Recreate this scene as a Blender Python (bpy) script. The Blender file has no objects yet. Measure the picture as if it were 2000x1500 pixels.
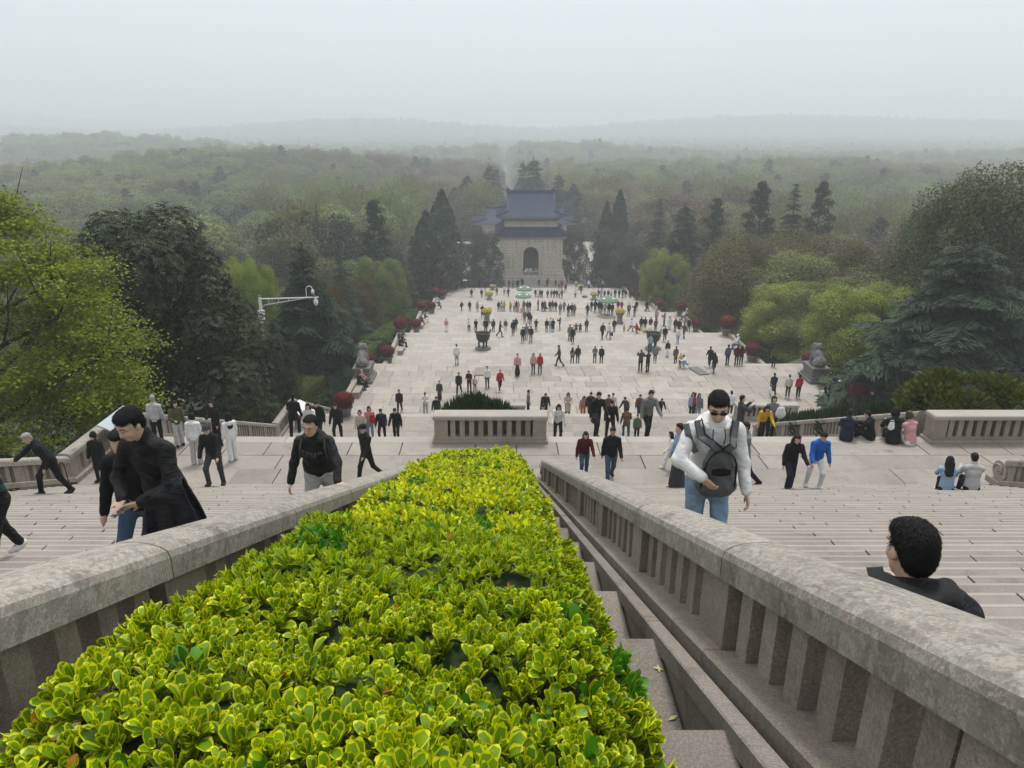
import bpy, bmesh, math, random
import numpy as np
from mathutils import Vector, Matrix

R = math.radians
rnd = random.Random(7)
rng = np.random.default_rng(7)
S = bpy.context.scene
COL = S.collection

# ------------------------------------------------------------------ camera
F = 1444.0            # focal length in pixels of the 2000 px wide photograph
U0 = 975.0            # column of the point straight ahead down the axis
PITCH = R(19.45)
CP, SP = math.cos(PITCH), math.sin(PITCH)
cam = bpy.data.cameras.new('camera')
cam.sensor_width = 36.0
cam.lens = 36.0 * F / 2000.0
cam.shift_x = (1000.0 - U0) / 2000.0
cam.clip_start = 0.05
cam.clip_end = 14000.0
camo = bpy.data.objects.new('camera', cam)
camo.location = (0, 0, 0)
camo.rotation_euler = (math.pi / 2 - PITCH, 0, 0)
COL.objects.link(camo)
S.camera = camo

# ------------------------------------------------------------------ sky, sun, exposure
SUN_EL, SUN_AZ = R(70), R(12)      # hazy sun in front of the camera, high
W = bpy.data.worlds.new('World')
S.world = W
W.use_nodes = True
nt = W.node_tree
nt.nodes.clear()
sky = nt.nodes.new('ShaderNodeTexSky')
sky.sky_type = 'NISHITA'
sky.sun_disc = False
sky.sun_elevation = SUN_EL
sky.sun_rotation = SUN_AZ
sky.air_density = 1.0
sky.dust_density = 6.0
sky.ozone_density = 1.0
hs = nt.nodes.new('ShaderNodeHueSaturation')
hs.inputs['Saturation'].default_value = 0.2
cloud = nt.nodes.new('ShaderNodeMix')
cloud.data_type = 'RGBA'
cloud.inputs[0].default_value = 0.86          # overcast: an even grey cloud sheet over the clear sky
cloud.inputs[7].default_value = (5.75, 6.1, 6.5, 1)
bg = nt.nodes.new('ShaderNodeBackground')
bg.inputs['Strength'].default_value = 0.096
wo = nt.nodes.new('ShaderNodeOutputWorld')
nt.links.new(sky.outputs[0], hs.inputs['Color'])
nt.links.new(hs.outputs[0], cloud.inputs[6])
nt.links.new(cloud.outputs[2], bg.inputs['Color'])
nt.links.new(bg.outputs[0], wo.inputs[0])

sl = bpy.data.lights.new('sun', 'SUN')
sl.energy = 1.5
sl.angle = R(12)
sl.color = (1.0, 0.965, 0.91)
slo = bpy.data.objects.new('sun', sl)
sd = Vector((math.sin(SUN_AZ) * math.cos(SUN_EL), math.cos(SUN_AZ) * math.cos(SUN_EL), math.sin(SUN_EL)))
slo.rotation_euler = (-sd).to_track_quat('-Z', 'Y').to_euler()
slo.location = (0, 0, 60)
COL.objects.link(slo)

vs = S.view_settings
vs.view_transform = 'Standard'
vs.look = 'None'
vs.exposure = 0.72
vs.gamma = 1.0
S.render.engine = 'CYCLES'
S.cycles.max_bounces = 5
S.cycles.diffuse_bounces = 2
S.cycles.glossy_bounces = 2
S.cycles.transmission_bounces = 3
S.cycles.volume_bounces = 2
S.cycles.transparent_max_bounces = 6
S.cycles.use_denoising = True

# ------------------------------------------------------------------ pixels and ground
def ray(u, v):
    xc, yc = (u - U0) / F, (v - 750.0) / F
    return xc, CP - yc * SP, -SP - yc * CP       # per unit depth

def atD(u, v, D):
    x, y, z = ray(u, v)
    k = D / y
    return Vector((x * k, D, z * k))

AX = 7.2                      # axis of the stairway
HW = 18.0                     # half width of the terraces
SL = 0.44
# landings: (y start, y end, z)
LAND = [(-6.0, 0.7, -1.6), (17.75, 20.9, -9.1), (35.0, 38.6, -15.4), (46.3, 58.6, -18.9), (65.9, 80.1, -22.2),
        (86.8, 101.8, -25.2), (109.3, 125.5, -28.6), (132.5, 149.0, -31.8), (156.0, 232.0, -34.9)]

def G(y):
    """height of the stairway surface"""
    for i, (a, b, z) in enumerate(LAND):
        if y <= b:
            if y >= a or i == 0:
                return z
            pa, pb, pz = LAND[i - 1]
            n = max(1, round((pz - z) / 0.15))
            k = int((y - pb) / ((a - pb) / n))
            return pz - (pz - z) / n * min(k + 1, n)
    return LAND[-1][2]

def Gs(y):
    """smooth version"""
    for i, (a, b, z) in enumerate(LAND):
        if y <= b:
            if y >= a or i == 0:
                return z
            pa, pb, pz = LAND[i - 1]
            return pz + (z - pz) * (y - pb) / (a - pb)
    return LAND[-1][2]

_PY = np.array([-80, -6, 0.7, 17.75, 35, 46, 66, 87, 109, 132, 156, 232, 300, 420, 600, 900, 1500, 2500, 14000], float)
_PZ = np.array([12, -1.6, -1.8, -9.4, -15.5, -18.9, -22.3, -25.4, -28.7, -31.9, -35, -36.5, -42, -49, -55, -61, -66, -70, -74], float)
HILLS = [(-150, 470, 140, 120, 16), (-480, 900, 220, 170, 24), (170, 480, 150, 130, 9), (60, 900, 170, 120, 15),
         (-2600, 3500, 1000, 500, 105), (-1300, 4300, 1200, 420, 150), (450, 5200, 1500, 480, 205), (1500, 2500, 800, 320, 44),
         (3600, 5600, 1200, 500, 190), (720, 2500, 500, 260, 40), (-420, 2300, 500, 260, 48), (-1800, 2150, 500, 320, 56),
         (2400, 3800, 1000, 360, 82), (3400, 4300, 800, 400, 92), (560, 800, 240, 120, 8), (-4300, 5600, 1300, 500, 165)]

def T(x, y):
    """natural ground beside and beyond the stairway"""
    x = np.asarray(x, float); y = np.asarray(y, float)
    z = np.interp(y, _PY, _PZ)
    side = np.clip(np.abs(x - AX) - HW - 2, 0, 400)
    near = np.clip(1 - (y - 150) / 200, 0, 1)
    z = z - near * np.minimum(side * 0.10, 9)
    for hx, hy, sx, sy, h in HILLS:
        z = z + h * np.exp(-((x - hx) / sx) ** 2 - ((y - hy) / sy) ** 2)
    z = z + 0.25 * np.sin(x * 0.21 + 1.3) * np.cos(y * 0.17) * np.clip(side / 8, 0, 1)
    ins = (np.abs(x - AX) < HW + 0.6) & (y < 232)
    return np.where(ins, z - 2.2, z)

def Tz(x, y):
    return float(T(x, y))

def hit(u, v, fn=None):
    """where the pixel's ray meets the stairway (or another ground function)"""
    x, y, z = ray(u, v)
    s = 1.0
    while s < 900:
        p = (x * s, y * s, z * s)
        g = Gs(p[1]) if fn is None else fn(p[0], p[1])
        if p[2] <= g:
            return Vector((p[0], p[1], g))
        s *= 1.0015
    return Vector((x * s, y * s, z * s))

def head_hit(u, v, H):
    """where somebody H tall stands whose head top shows at the pixel"""
    x, y, z = ray(u, v)
    s = 1.5
    while s < 900:
        p = (x * s, y * s, z * s)
        if p[2] - Gs(p[1]) <= H:
            return Vector((p[0], p[1], G(p[1])))
        s *= 1.0015
    return Vector((x * s, y * s, z * s))

# ------------------------------------------------------------------ objects
def link(o, parent=None):
    COL.objects.link(o)
    if parent is not None:
        o.parent = parent
    return o

def tag(o, label=None, cat=None, group=None, kind=None):
    if label: o['label'] = label
    if cat: o['category'] = cat
    if group: o['group'] = group
    if kind: o['kind'] = kind
    return o

def empty(name, loc=(0, 0, 0), rz=0.0, scale=None):
    o = bpy.data.objects.new(name, None)
    o.empty_display_size = 0.3
    o.location = loc
    o.rotation_euler = (0, 0, rz)
    if scale: o.scale = scale if hasattr(scale, '__len__') else (scale,) * 3
    COL.objects.link(o)
    return o

def mesh(name, V, Fc, mats=(), midx=None, smooth=False):
    me = bpy.data.meshes.new(name)
    if isinstance(Fc, np.ndarray):
        V = np.asarray(V, np.float32)
        n, k = Fc.shape
        me.vertices.add(len(V)); me.vertices.foreach_set('co', V.ravel())
        me.loops.add(n * k); me.loops.foreach_set('vertex_index', Fc.astype(np.int32).ravel())
        me.polygons.add(n)
        me.polygons.foreach_set('loop_start', np.arange(0, n * k, k, dtype=np.int32))
        me.update(calc_edges=True)
    else:
        me.from_pydata([tuple(v) for v in V], [], Fc)
        me.update()
    for m in (mats if isinstance(mats, (list, tuple)) else [mats]):
        me.materials.append(m)
    if midx is not None:
        me.polygons.foreach_set('material_index', np.asarray(midx, np.int32))
    if smooth:
        me.polygons.foreach_set('use_smooth', np.ones(len(me.polygons), bool))
    return me

def ob(name, me, parent=None, loc=(0, 0, 0), rot=(0, 0, 0), scale=(1, 1, 1)):
    o = bpy.data.objects.new(name, me)
    o.location = loc; o.rotation_euler = rot; o.scale = scale
    return link(o, parent)

class MB:
    """collects boxes, prisms, tubes, lathes for ONE piece"""
    def __init__(s): s.V = []; s.F = []; s.M = []
    def add(s, V, Fs, m=0):
        b = len(s.V); s.V += [tuple(v) for v in V]
        s.F += [tuple(i + b for i in f) for f in Fs]; s.M += [m] * len(Fs)
        return s
    def box(s, x0, x1, y0, y1, z0, z1, c=0.0, m=0, sl=0.0):
        """box, chamfered upper edges c, sheared by slope sl along y"""
        def q(x, y, z): return (x, y, z - sl * (y - y0))
        if c <= 0:
            V = [q(x0, y0, z0), q(x1, y0, z0), q(x1, y1, z0), q(x0, y1, z0), q(x0, y0, z1), q(x1, y0, z1), q(x1, y1, z1), q(x0, y1, z1)]
            Fs = [(3, 2, 1, 0), (4, 5, 6, 7), (0, 1, 5, 4), (1, 2, 6, 5), (2, 3, 7, 6), (3, 0, 4, 7)]
        else:
            V = [q(x0, y0, z0), q(x1, y0, z0), q(x1, y1, z0), q(x0, y1, z0),
                 q(x0, y0, z1 - c), q(x1, y0, z1 - c), q(x1, y1, z1 - c), q(x0, y1, z1 - c),
                 q(x0 + c, y0 + c, z1), q(x1 - c, y0 + c, z1), q(x1 - c, y1 - c, z1), q(x0 + c, y1 - c, z1)]
            Fs = [(3, 2, 1, 0), (0, 1, 5, 4), (1, 2, 6, 5), (2, 3, 7, 6), (3, 0, 4, 7),
                  (4, 5, 9, 8), (5, 6, 10, 9), (6, 7, 11, 10), (7, 4, 8, 11), (8, 9, 10, 11)]
        return s.add(V, Fs, m)
    def tube(s, P, rad, n=6, m=0, cap=True):
        P = [Vector(p) for p in P]
        if not hasattr(rad, '__len__'): rad = [rad] * len(P)
        V = []; Fs = []
        for i, p in enumerate(P):
            d = (P[min(i + 1, len(P) - 1)] - P[max(i - 1, 0)]).normalized()
            a = d.cross(Vector((0, 0, 1)) if abs(d.z) < 0.9 else Vector((1, 0, 0))).normalized()
            b = d.cross(a)
            for k in range(n):
                t = 2 * math.pi * k / n
                V.append(p + (a * math.cos(t) + b * math.sin(t)) * rad[i])
        for i in range(len(P) - 1):
            for k in range(n):
                k2 = (k + 1) % n
                Fs.append((i * n + k, i * n + k2, (i + 1) * n + k2, (i + 1) * n + k))
        if cap:
            Fs.append(tuple(range(n))); Fs.append(tuple(reversed(range((len(P) - 1) * n, len(P) * n))))
        return s.add(V, Fs, m)
    def lathe(s, prof, n=16, c=(0, 0, 0), m=0):
        V = []; Fs = []
        for r, z in prof:
            for k in range(n):
                t = 2 * math.pi * k / n
                V.append((c[0] + r * math.cos(t), c[1] + r * math.sin(t), c[2] + z))
        for i in range(len(prof) - 1):
            for k in range(n):
                k2 = (k + 1) % n
                Fs.append((i * n + k, i * n + k2, (i + 1) * n + k2, (i + 1) * n + k))
        Fs.append(tuple(reversed(range(n)))); Fs.append(tuple(range((len(prof) - 1) * n, len(prof) * n)))
        return s.add(V, Fs, m)
    def mesh(s, name, mats, smooth=False):
        return mesh(name, s.V, s.F, mats, s.M, smooth)
    def build(s, name, mats, parent=None, smooth=False, loc=(0, 0, 0), rot=(0, 0, 0)):
        return ob(name, s.mesh(name, mats, smooth), parent, loc, rot)

# ------------------------------------------------------------------ materials
def newmat(name):
    m = bpy.data.materials.new(name); m.use_nodes = True
    n = m.node_tree; n.nodes.clear()
    out = n.nodes.new('ShaderNodeOutputMaterial')
    return m, n, out

def nd(n, kind, **kw):
    x = n.nodes.new(kind)
    for k, v in kw.items():
        if k.startswith('_'): setattr(x, k[1:], v)
        else: x.inputs[k].default_value = v
    return x

def mixc(n, fac, a, b, blend='MIX'):
    x = n.nodes.new('ShaderNodeMix'); x.data_type = 'RGBA'; x.blend_type = blend
    for sock, val in ((0, fac), (6, a), (7, b)):
        if hasattr(val, 'links') or isinstance(val, bpy.types.NodeSocket): n.links.new(val, x.inputs[sock])
        elif sock == 0: x.inputs[0].default_value = val
        else: x.inputs[sock].default_value = (*val, 1) if len(val) == 3 else val
    return x.outputs[2]

def ramp(n, src, p0, p1, c0=0.0, c1=1.0):
    x = n.nodes.new('ShaderNodeMapRange'); x.clamp = True
    n.links.new(src, x.inputs[0])
    x.inputs[1].default_value = p0; x.inputs[2].default_value = p1
    x.inputs[3].default_value = c0; x.inputs[4].default_value = c1
    return x.outputs[0]

def noise(n, vec, scale, detail=3, rough=0.6):
    x = nd(n, 'ShaderNodeTexNoise', Scale=scale, Detail=detail, Roughness=rough)
    n.links.new(vec, x.inputs['Vector'])
    return x.outputs['Fac']

def stone(name, col, var=0.12, speck=0.5, stain=0.35, lichen=0.0, stretch=None, rough=0.85, bump=0.25, piece=0.10, staincol=(0.07, 0.062, 0.055), sscale=140):
    """granite: fine speckle, blotches, weather stains, optional pale lichen patches, each piece a little different"""
    m, n, out = newmat(name)
    geo = n.nodes.new('ShaderNodeNewGeometry'); pos = geo.outputs['Position']
    oi = n.nodes.new('ShaderNodeObjectInfo')
    vec = pos
    if stretch:
        mp = nd(n, 'ShaderNodeMapping'); mp.inputs['Scale'].default_value = stretch
        n.links.new(pos, mp.inputs['Vector']); vec = mp.outputs[0]
    c = mixc(n, ramp(n, noise(n, pos, 0.9, 4), 0.3, 0.7), tuple(k * (1 - var) for k in col), tuple(min(1, k * (1 + var)) for k in col))
    sp = noise(n, pos, sscale, 2, 0.8)
    c = mixc(n, ramp(n, sp, 0.32, 0.62, speck, 0.0), c, tuple(k * 0.45 for k in col))
    c = mixc(n, ramp(n, sp, 0.55, 0.75, 0.0, speck * 0.6), c, tuple(min(1, k * 1.5) for k in col))
    if stain:
        f = ramp(n, noise(n, vec, 2.2, 6, 0.72), 0.52, 0.72, 0.0, stain)
        c = mixc(n, f, c, staincol)
    if lichen:
        vo = nd(n, 'ShaderNodeTexVoronoi', Scale=27.0); vo.feature = 'F1'
        wv = nd(n, 'ShaderNodeVectorMath'); wv.operation = 'ADD'
        nn = nd(n, 'ShaderNodeTexNoise', Scale=16.0, Detail=4.0); n.links.new(vec, nn.inputs['Vector'])
        sc = nd(n, 'ShaderNodeVectorMath'); sc.operation = 'SCALE'; sc.inputs['Scale'].default_value = 0.11
        n.links.new(nn.outputs['Color'], sc.inputs[0])
        n.links.new(vec, wv.inputs[0]); n.links.new(sc.outputs[0], wv.inputs[1]); n.links.new(wv.outputs[0], vo.inputs['Vector'])
        rv = n.nodes.new('ShaderNodeSeparateColor'); n.links.new(vo.outputs['Color'], rv.inputs[0])
        c = mixc(n, ramp(n, rv.outputs[0], 0.70, 0.74, 0.0, lichen * 0.6), c, (0.40, 0.39, 0.345))
        c = mixc(n, ramp(n, rv.outputs[1], 0.70, 0.74, 0.0, lichen * 0.6), c, (0.15, 0.15, 0.132))
        c = mixc(n, ramp(n, rv.outputs[2], 0.93, 0.95, 0.0, lichen * 0.5), c, (0.30, 0.22, 0.165))
    hv = nd(n, 'ShaderNodeHueSaturation')
    n.links.new(c, hv.inputs['Color'])
    n.links.new(ramp(n, oi.outputs['Random'], 0, 1, 1 - piece, 1 + piece), hv.inputs['Value'])
    b = nd(n, 'ShaderNodeBsdfPrincipled', Roughness=rough)
    n.links.new(hv.outputs[0], b.inputs['Base Color'])
    if bump:
        bp = nd(n, 'ShaderNodeBump', Strength=bump, Distance=0.01)
        n.links.new(noise(n, pos, 60, 4, 0.75), bp.inputs['Height'])
        n.links.new(bp.outputs[0], b.inputs['Normal'])
    n.links.new(b.outputs[0], out.inputs[0])
    return m

def plain(name, col, rough=0.8, metal=0.0, var=0.0, scale=30.0, bump=0.0, spec=0.3):
    m, n, out = newmat(name)
    b = nd(n, 'ShaderNodeBsdfPrincipled', Roughness=rough, Metallic=metal)
    b.inputs['Specular IOR Level'].default_value = spec
    b.inputs['Base Color'].default_value = (*col, 1)
    if var or bump:
        tc = n.nodes.new('ShaderNodeTexCoord')
        f = noise(n, tc.outputs['Object'], scale, 4, 0.65)
        if var:
            c = mixc(n, ramp(n, f, 0.3, 0.7), tuple(k * (1 - var) for k in col), tuple(min(1, k * (1 + var)) for k in col))
            n.links.new(c, b.inputs['Base Color'])
        if bump:
            bp = nd(n, 'ShaderNodeBump', Strength=bump, Distance=0.02)
            n.links.new(f, bp.inputs['Height']); n.links.new(bp.outputs[0], b.inputs['Normal'])
    n.links.new(b.outputs[0], out.inputs[0])
    return m

def leafmat(name, c1, c2, trans=0.3, rough=0.55, piece=0.18, spec=0.25):
    """foliage: each leaf picks a tone between c1 and c2; light passes through"""
    m, n, out = newmat(name)
    at = nd(n, 'ShaderNodeAttribute', _attribute_name='tint')
    oi = n.nodes.new('ShaderNodeObjectInfo')
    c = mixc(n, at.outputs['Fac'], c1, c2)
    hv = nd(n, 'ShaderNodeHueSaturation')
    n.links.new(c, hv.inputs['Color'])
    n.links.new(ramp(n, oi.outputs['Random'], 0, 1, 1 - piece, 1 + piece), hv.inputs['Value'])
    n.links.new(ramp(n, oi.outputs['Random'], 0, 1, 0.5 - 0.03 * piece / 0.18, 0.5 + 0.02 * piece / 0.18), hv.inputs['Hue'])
    b = nd(n, 'ShaderNodeBsdfPrincipled', Roughness=rough)
    b.inputs['Specular IOR Level'].default_value = spec
    t = n.nodes.new('ShaderNodeBsdfTranslucent')
    mx = nd(n, 'ShaderNodeMixShader', Fac=trans)
    n.links.new(hv.outputs[0], b.inputs['Base Color']); n.links.new(hv.outputs[0], t.inputs['Color'])
    n.links.new(b.outputs[0], mx.inputs[1]); n.links.new(t.outputs[0], mx.inputs[2])
    n.links.new(mx.outputs[0], out.inputs[0])
    return m

M = {}
M['slab'] = stone('paving_granite', (0.312, 0.276, 0.238), stain=0.40, speck=0.4, piece=0.13, bump=0.1)
M['slab_far'] = stone('terrace_granite', (0.352, 0.312, 0.27), stain=0.28, speck=0.2, piece=0.15, bump=0.0)
M['band'] = stone('edge_granite', (0.385, 0.352, 0.312), stain=0.10, speck=0.3, piece=0.06, bump=0.1)
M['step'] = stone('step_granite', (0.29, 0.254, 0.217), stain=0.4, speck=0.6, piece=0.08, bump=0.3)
M['nose'] = stone('worn_highlit_nose', (0.38, 0.34, 0.298), stain=0.12, speck=0.45, piece=0.06, bump=0.2)  # pale from wear, with the edge highlight also put into the colour
M['joint'] = plain('joint_grime', (0.085, 0.077, 0.068), 0.95)
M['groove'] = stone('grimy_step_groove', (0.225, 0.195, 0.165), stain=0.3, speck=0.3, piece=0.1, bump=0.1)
M['coping'] = stone('weathered_coping', (0.36, 0.32, 0.27), stain=0.85, lichen=0.75, speck=0.75, sscale=80, stretch=(1.6, 1.0, 0.9), bump=0.4, piece=0.07)
M['bal'] = stone('baluster_granite', (0.36, 0.302, 0.245), stain=0.5, lichen=0.25, speck=0.75, sscale=85, bump=0.35, stretch=(1, 1, 0.5), piece=0.14)
M['gutter'] = stone('worn_granite', (0.285, 0.248, 0.212), stain=0.85, speck=0.7, sscale=85, bump=0.35, piece=0.12)
M['darkstone'] = stone('dark_carved_stone', (0.165, 0.158, 0.148), stain=0.5, speck=0.4, bump=0.4, piece=0.05)
M['wallstone'] = stone('pavilion_granite', (0.50, 0.455, 0.38), stain=0.32, speck=0.15, bump=0.0, piece=0.06, stretch=(1, 1, 0.25))
# ================================================================== the large structure
# ---- natural ground, one sheet to the horizon
def build_ground():
    xs = np.concatenate([-np.geomspace(7000, 62, 52), np.arange(-60, 76, 2.0), np.geomspace(78, 7000, 52)])
    ys = np.concatenate([np.arange(-30, 240, 2.0), np.geomspace(242, 7800, 125)])
    X, Y = np.meshgrid(xs, ys)
    Z = T(X, Y)
    far = np.clip((Y - 900) / 800, 0, 1)
    Z = Z + far * (6 * np.sin(X * 0.02 + Y * 0.004) * np.sin(Y * 0.017) + 4 * np.sin(X * 0.051 + 1) * np.cos(Y * 0.043))
    V = np.stack([X, Y, Z], -1).reshape(-1, 3)
    nx, ny = len(xs), len(ys)
    i = np.arange(nx * ny).reshape(ny, nx)
    Fc = np.stack([i[:-1, :-1], i[:-1, 1:], i[1:, 1:], i[1:, :-1]], -1).reshape(-1, 4)
    m, n, out = newmat('forest_floor')
    geo = n.nodes.new('ShaderNodeNewGeometry')
    c = mixc(n, ramp(n, noise(n, geo.outputs['Position'], 0.35, 5), 0.35, 0.65), (0.028, 0.038, 0.016), (0.05, 0.046, 0.028))
    c = mixc(n, ramp(n, noise(n, geo.outputs['Position'], 3.0, 4), 0.5, 0.7, 0, 0.6), c, (0.03, 0.055, 0.014))
    b = nd(n, 'ShaderNodeBsdfPrincipled', Roughness=0.95)
    n.links.new(c, b.inputs['Base Color']); n.links.new(b.outputs[0], out.inputs[0])
    tag(ob('ground', mesh('ground', V, Fc, m, smooth=True)), kind='structure')
build_ground()

XO = AX - HW - 0.7            # outer balustrade line on the near flights (west side)
PL0, PL1 = -1.95, 1.42        # planting strip on this side of the central stairs, outer faces
PR0, PR1 = 2 * AX - PL1, 2 * AX - PL0

# ---- flights as plain stepped bodies
def flight_body(name, x0, x1, ya, yb, za, zb, mt):
    n = max(1, round((za - zb) / 0.15))
    V = []; Fs = []
    dy, dz = (yb - ya) / n, (za - zb) / n
    for k in range(n):
        y0, y1, z = ya + k * dy, ya + (k + 1) * dy, za - (k + 1) * dz
        b = len(V)
        V += [(x0, y0, z + dz), (x1, y0, z + dz), (x1, y0, z), (x0, y0, z), (x0, y1, z), (x1, y1, z)]
        Fs += [(b, b + 1, b + 2, b + 3), (b + 3, b + 2, b + 5, b + 4)]
    return tag(ob(name, mesh(name, V, Fs, mt)), kind='structure')

def slab_mesh(w, d, h, c=0.008, mt='slab'):
    return MB().box(0, w, 0, d, -h, 0, c).mesh('slab_stone', M[mt])

# ---- near flight: every step stone is a piece of its own
def near_flight(name, x0, x1, nper, ya, yb, za, zb, y_from):
    n = round((za - zb) / 0.15)
    dy, dz = (yb - ya) / n, (za - zb) / n
    body = flight_body(name, x0, x1, ya, yb, za - 0.05, zb - 0.05, M['joint'])
    w = (x1 - x0) / nper
    cache = {}
    r = random.Random(hash(name) % 1000 if False else 11 + nper)
    for k in range(n):
        y0, z = ya + k * dy, za - (k + 1) * dz
        if y0 < y_from:
            continue
        off = (0.5 if k % 2 else 0.0) * w + r.uniform(-0.1, 0.1) * w
        cuts = [x0] + [x0 + off + i * w for i in range(0 if off > 0.3 * w else 1, nper) if x0 + 0.3 * w < x0 + off + i * w < x1 - 0.2 * w] + [x1]
        for a, b in zip(cuts[:-1], cuts[1:]):
            key = round((b - a) / 0.05)
            if key not in cache:
                w_ = key * 0.05 - 0.0035
                e = dy + 0.03; k_ = e - .052; g_ = e - .036; c_ = 0.008
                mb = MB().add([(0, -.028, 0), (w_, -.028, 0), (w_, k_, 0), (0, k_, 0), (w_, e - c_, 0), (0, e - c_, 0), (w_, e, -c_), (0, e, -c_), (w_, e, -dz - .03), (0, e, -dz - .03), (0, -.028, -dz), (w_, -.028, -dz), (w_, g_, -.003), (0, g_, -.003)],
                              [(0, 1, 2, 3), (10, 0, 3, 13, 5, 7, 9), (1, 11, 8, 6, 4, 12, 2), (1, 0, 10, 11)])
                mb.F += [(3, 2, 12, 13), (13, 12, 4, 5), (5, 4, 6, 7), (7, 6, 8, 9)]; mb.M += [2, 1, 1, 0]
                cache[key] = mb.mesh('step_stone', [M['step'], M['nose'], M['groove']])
            o = ob('step_stone', cache[key], body, (a + 0.006 + r.uniform(-.002, .002), y0 + r.uniform(-.006, .006), z + r.uniform(-.004, .004)))
    return body

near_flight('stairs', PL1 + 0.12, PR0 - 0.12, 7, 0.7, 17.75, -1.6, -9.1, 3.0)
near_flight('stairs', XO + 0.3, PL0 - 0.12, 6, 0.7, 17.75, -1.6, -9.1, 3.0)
for i in range(1, len(LAND) - 1):
    za, zb = LAND[i][2], LAND[i + 1][2]
    ya, yb = LAND[i][1], LAND[i + 1][0]
    if i == 1:
        flight_body('stairs', XO, PL0 - .1, ya, yb, za, zb, M['step'])
        flight_body('stairs', PL1 + .1, PR0 - .1, ya, yb, za, zb, M['step'])
        flight_body('stairs', PR1 + .1, 2 * AX - XO, ya, yb, za, zb, M['step'])
    else:
        flight_body('stairs', AX - HW, AX + HW, ya, yb, za, zb, M['step'])

# ---- landings
def landing_body(i, x0, x1, mt, name='landing'):
    a, b, z = LAND[i]
    return tag(MB().box(x0, x1, a - 0.02, b, z - 1.6, z - (0.05 if mt is M['joint'] else 0)).build(name, mt), kind='structure')

def paved(i, x0, x1, rows, w, mt, r, band=0.42, holes=()):
    a, b, z = LAND[i]
    body = landing_body(i, x0, x1, M['joint'])
    cache = {}
    def put(xa, xb, ya, yb, mt2):
        key = (round((xb - xa) / 0.05), round((yb - ya) / 0.02), mt2)
        if key not in cache:
            cache[key] = MB().box(0, key[0] * 0.05 - 0.008, 0, key[1] * 0.02 - 0.008, -0.06, 0, 0.006).mesh('paving_slab', M[mt2])
        ob('paving_slab', cache[key], body, (xa, ya, z + r.uniform(-.003, .003)))
    yend = b - band
    d = (yend - a) / rows
    for k in range(rows):
        x = x0 + r.uniform(-0.9, 0) * w
        while x < x1:
            ww = w * r.choice([0.8, 1.0, 1.0, 1.25])
            xa, xb = max(x, x0), min(x + ww, x1)
            if xb - xa > 0.25:
                put(xa, xb, a + k * d, a + (k + 1) * d, mt)
            x += ww
    x = x0
    while x < x1:
        ww = min(2.6, x1 - x)
        put(x, x + ww, yend, b + 0.02, 'band')
        x += ww
    return body

rl = random.Random(3)
paved(1, XO - 0.2, 2 * AX - XO + 0.2, 3, 1.22, 'slab', rl)
paved(2, XO - 0.2, 2 * AX - XO + 0.2, 3, 1.35, 'slab', rl)
paved(3, AX - HW, AX + HW, 9, 1.32, 'slab_far', rl, 0.6)

def terrace_mat():
    """paving on the far terraces, too small to lay slab by slab"""
    m, n, out = newmat('far_terrace_paving')
    geo = n.nodes.new('ShaderNodeNewGeometry')
    br = nd(n, 'ShaderNodeTexBrick', Scale=1.0)
    br.inputs['Brick Width'].default_value = 1.3; br.inputs['Row Height'].default_value = 1.15
    br.inputs['Mortar Size'].default_value = 0.02; br.inputs['Mortar Smooth'].default_value = 0.2; br.inputs['Bias'].default_value = 0.0
    br.inputs['Color1'].default_value = (0.325, 0.289, 0.251, 1); br.inputs['Color2'].default_value = (0.42, 0.382, 0.337, 1)
    br.inputs['Mortar'].default_value = (0.22, 0.195, 0.17, 1)
    n.links.new(geo.outputs['Position'], br.inputs['Vector'])
    c = mixc(n, ramp(n, noise(n, geo.outputs['Position'], 0.25, 5), 0.35, 0.7, 0, 0.3), br.outputs['Color'], (0.31, 0.285, 0.255))
    b = nd(n, 'ShaderNodeBsdfPrincipled', Roughness=0.85)
    n.links.new(c, b.inputs['Base Color']); n.links.new(b.outputs[0], out.inputs[0])
    return m
M['terrace'] = terrace_mat()
for i in (4, 5, 6, 7):
    landing_body(i, AX - HW, AX + HW, M['terrace'])
    a, b, z = LAND[i]
    tag(MB().box(AX - HW + .01, AX + HW - .01, b - 0.7, b + 0.03, z - 0.1, z + 0.006).build('landing_edge', M['band']), kind='structure')
landing_body(0, XO, 2 * AX - XO, M['slab'])
# plaza in front of and round the pavilion, path arms to both sides, avenue beyond
tag(MB().box(AX - HW - 11, AX + HW + 11, 155.95, 232, -36.5, -34.9).build('plaza', M['terrace']), kind='structure')
def avenue():
    V = []; Fs = []
    ys = np.concatenate([np.linspace(231, 300, 8), np.geomspace(310, 1150, 30)])
    for k, y in enumerate(ys):
        z = Tz(AX, y) + (0.25 if y > 240 else -0.2)
        V += [(AX - 1.8, y, z), (AX + 1.8, y, z)]
        if k: Fs.append((2 * k - 2, 2 * k - 1, 2 * k + 1, 2 * k))
    tag(ob('avenue', mesh('avenue', V, Fs, plain('avenue_paving', (0.12, 0.115, 0.105), 0.9, var=0.12, scale=0.4))), kind='structure')
avenue()

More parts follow.
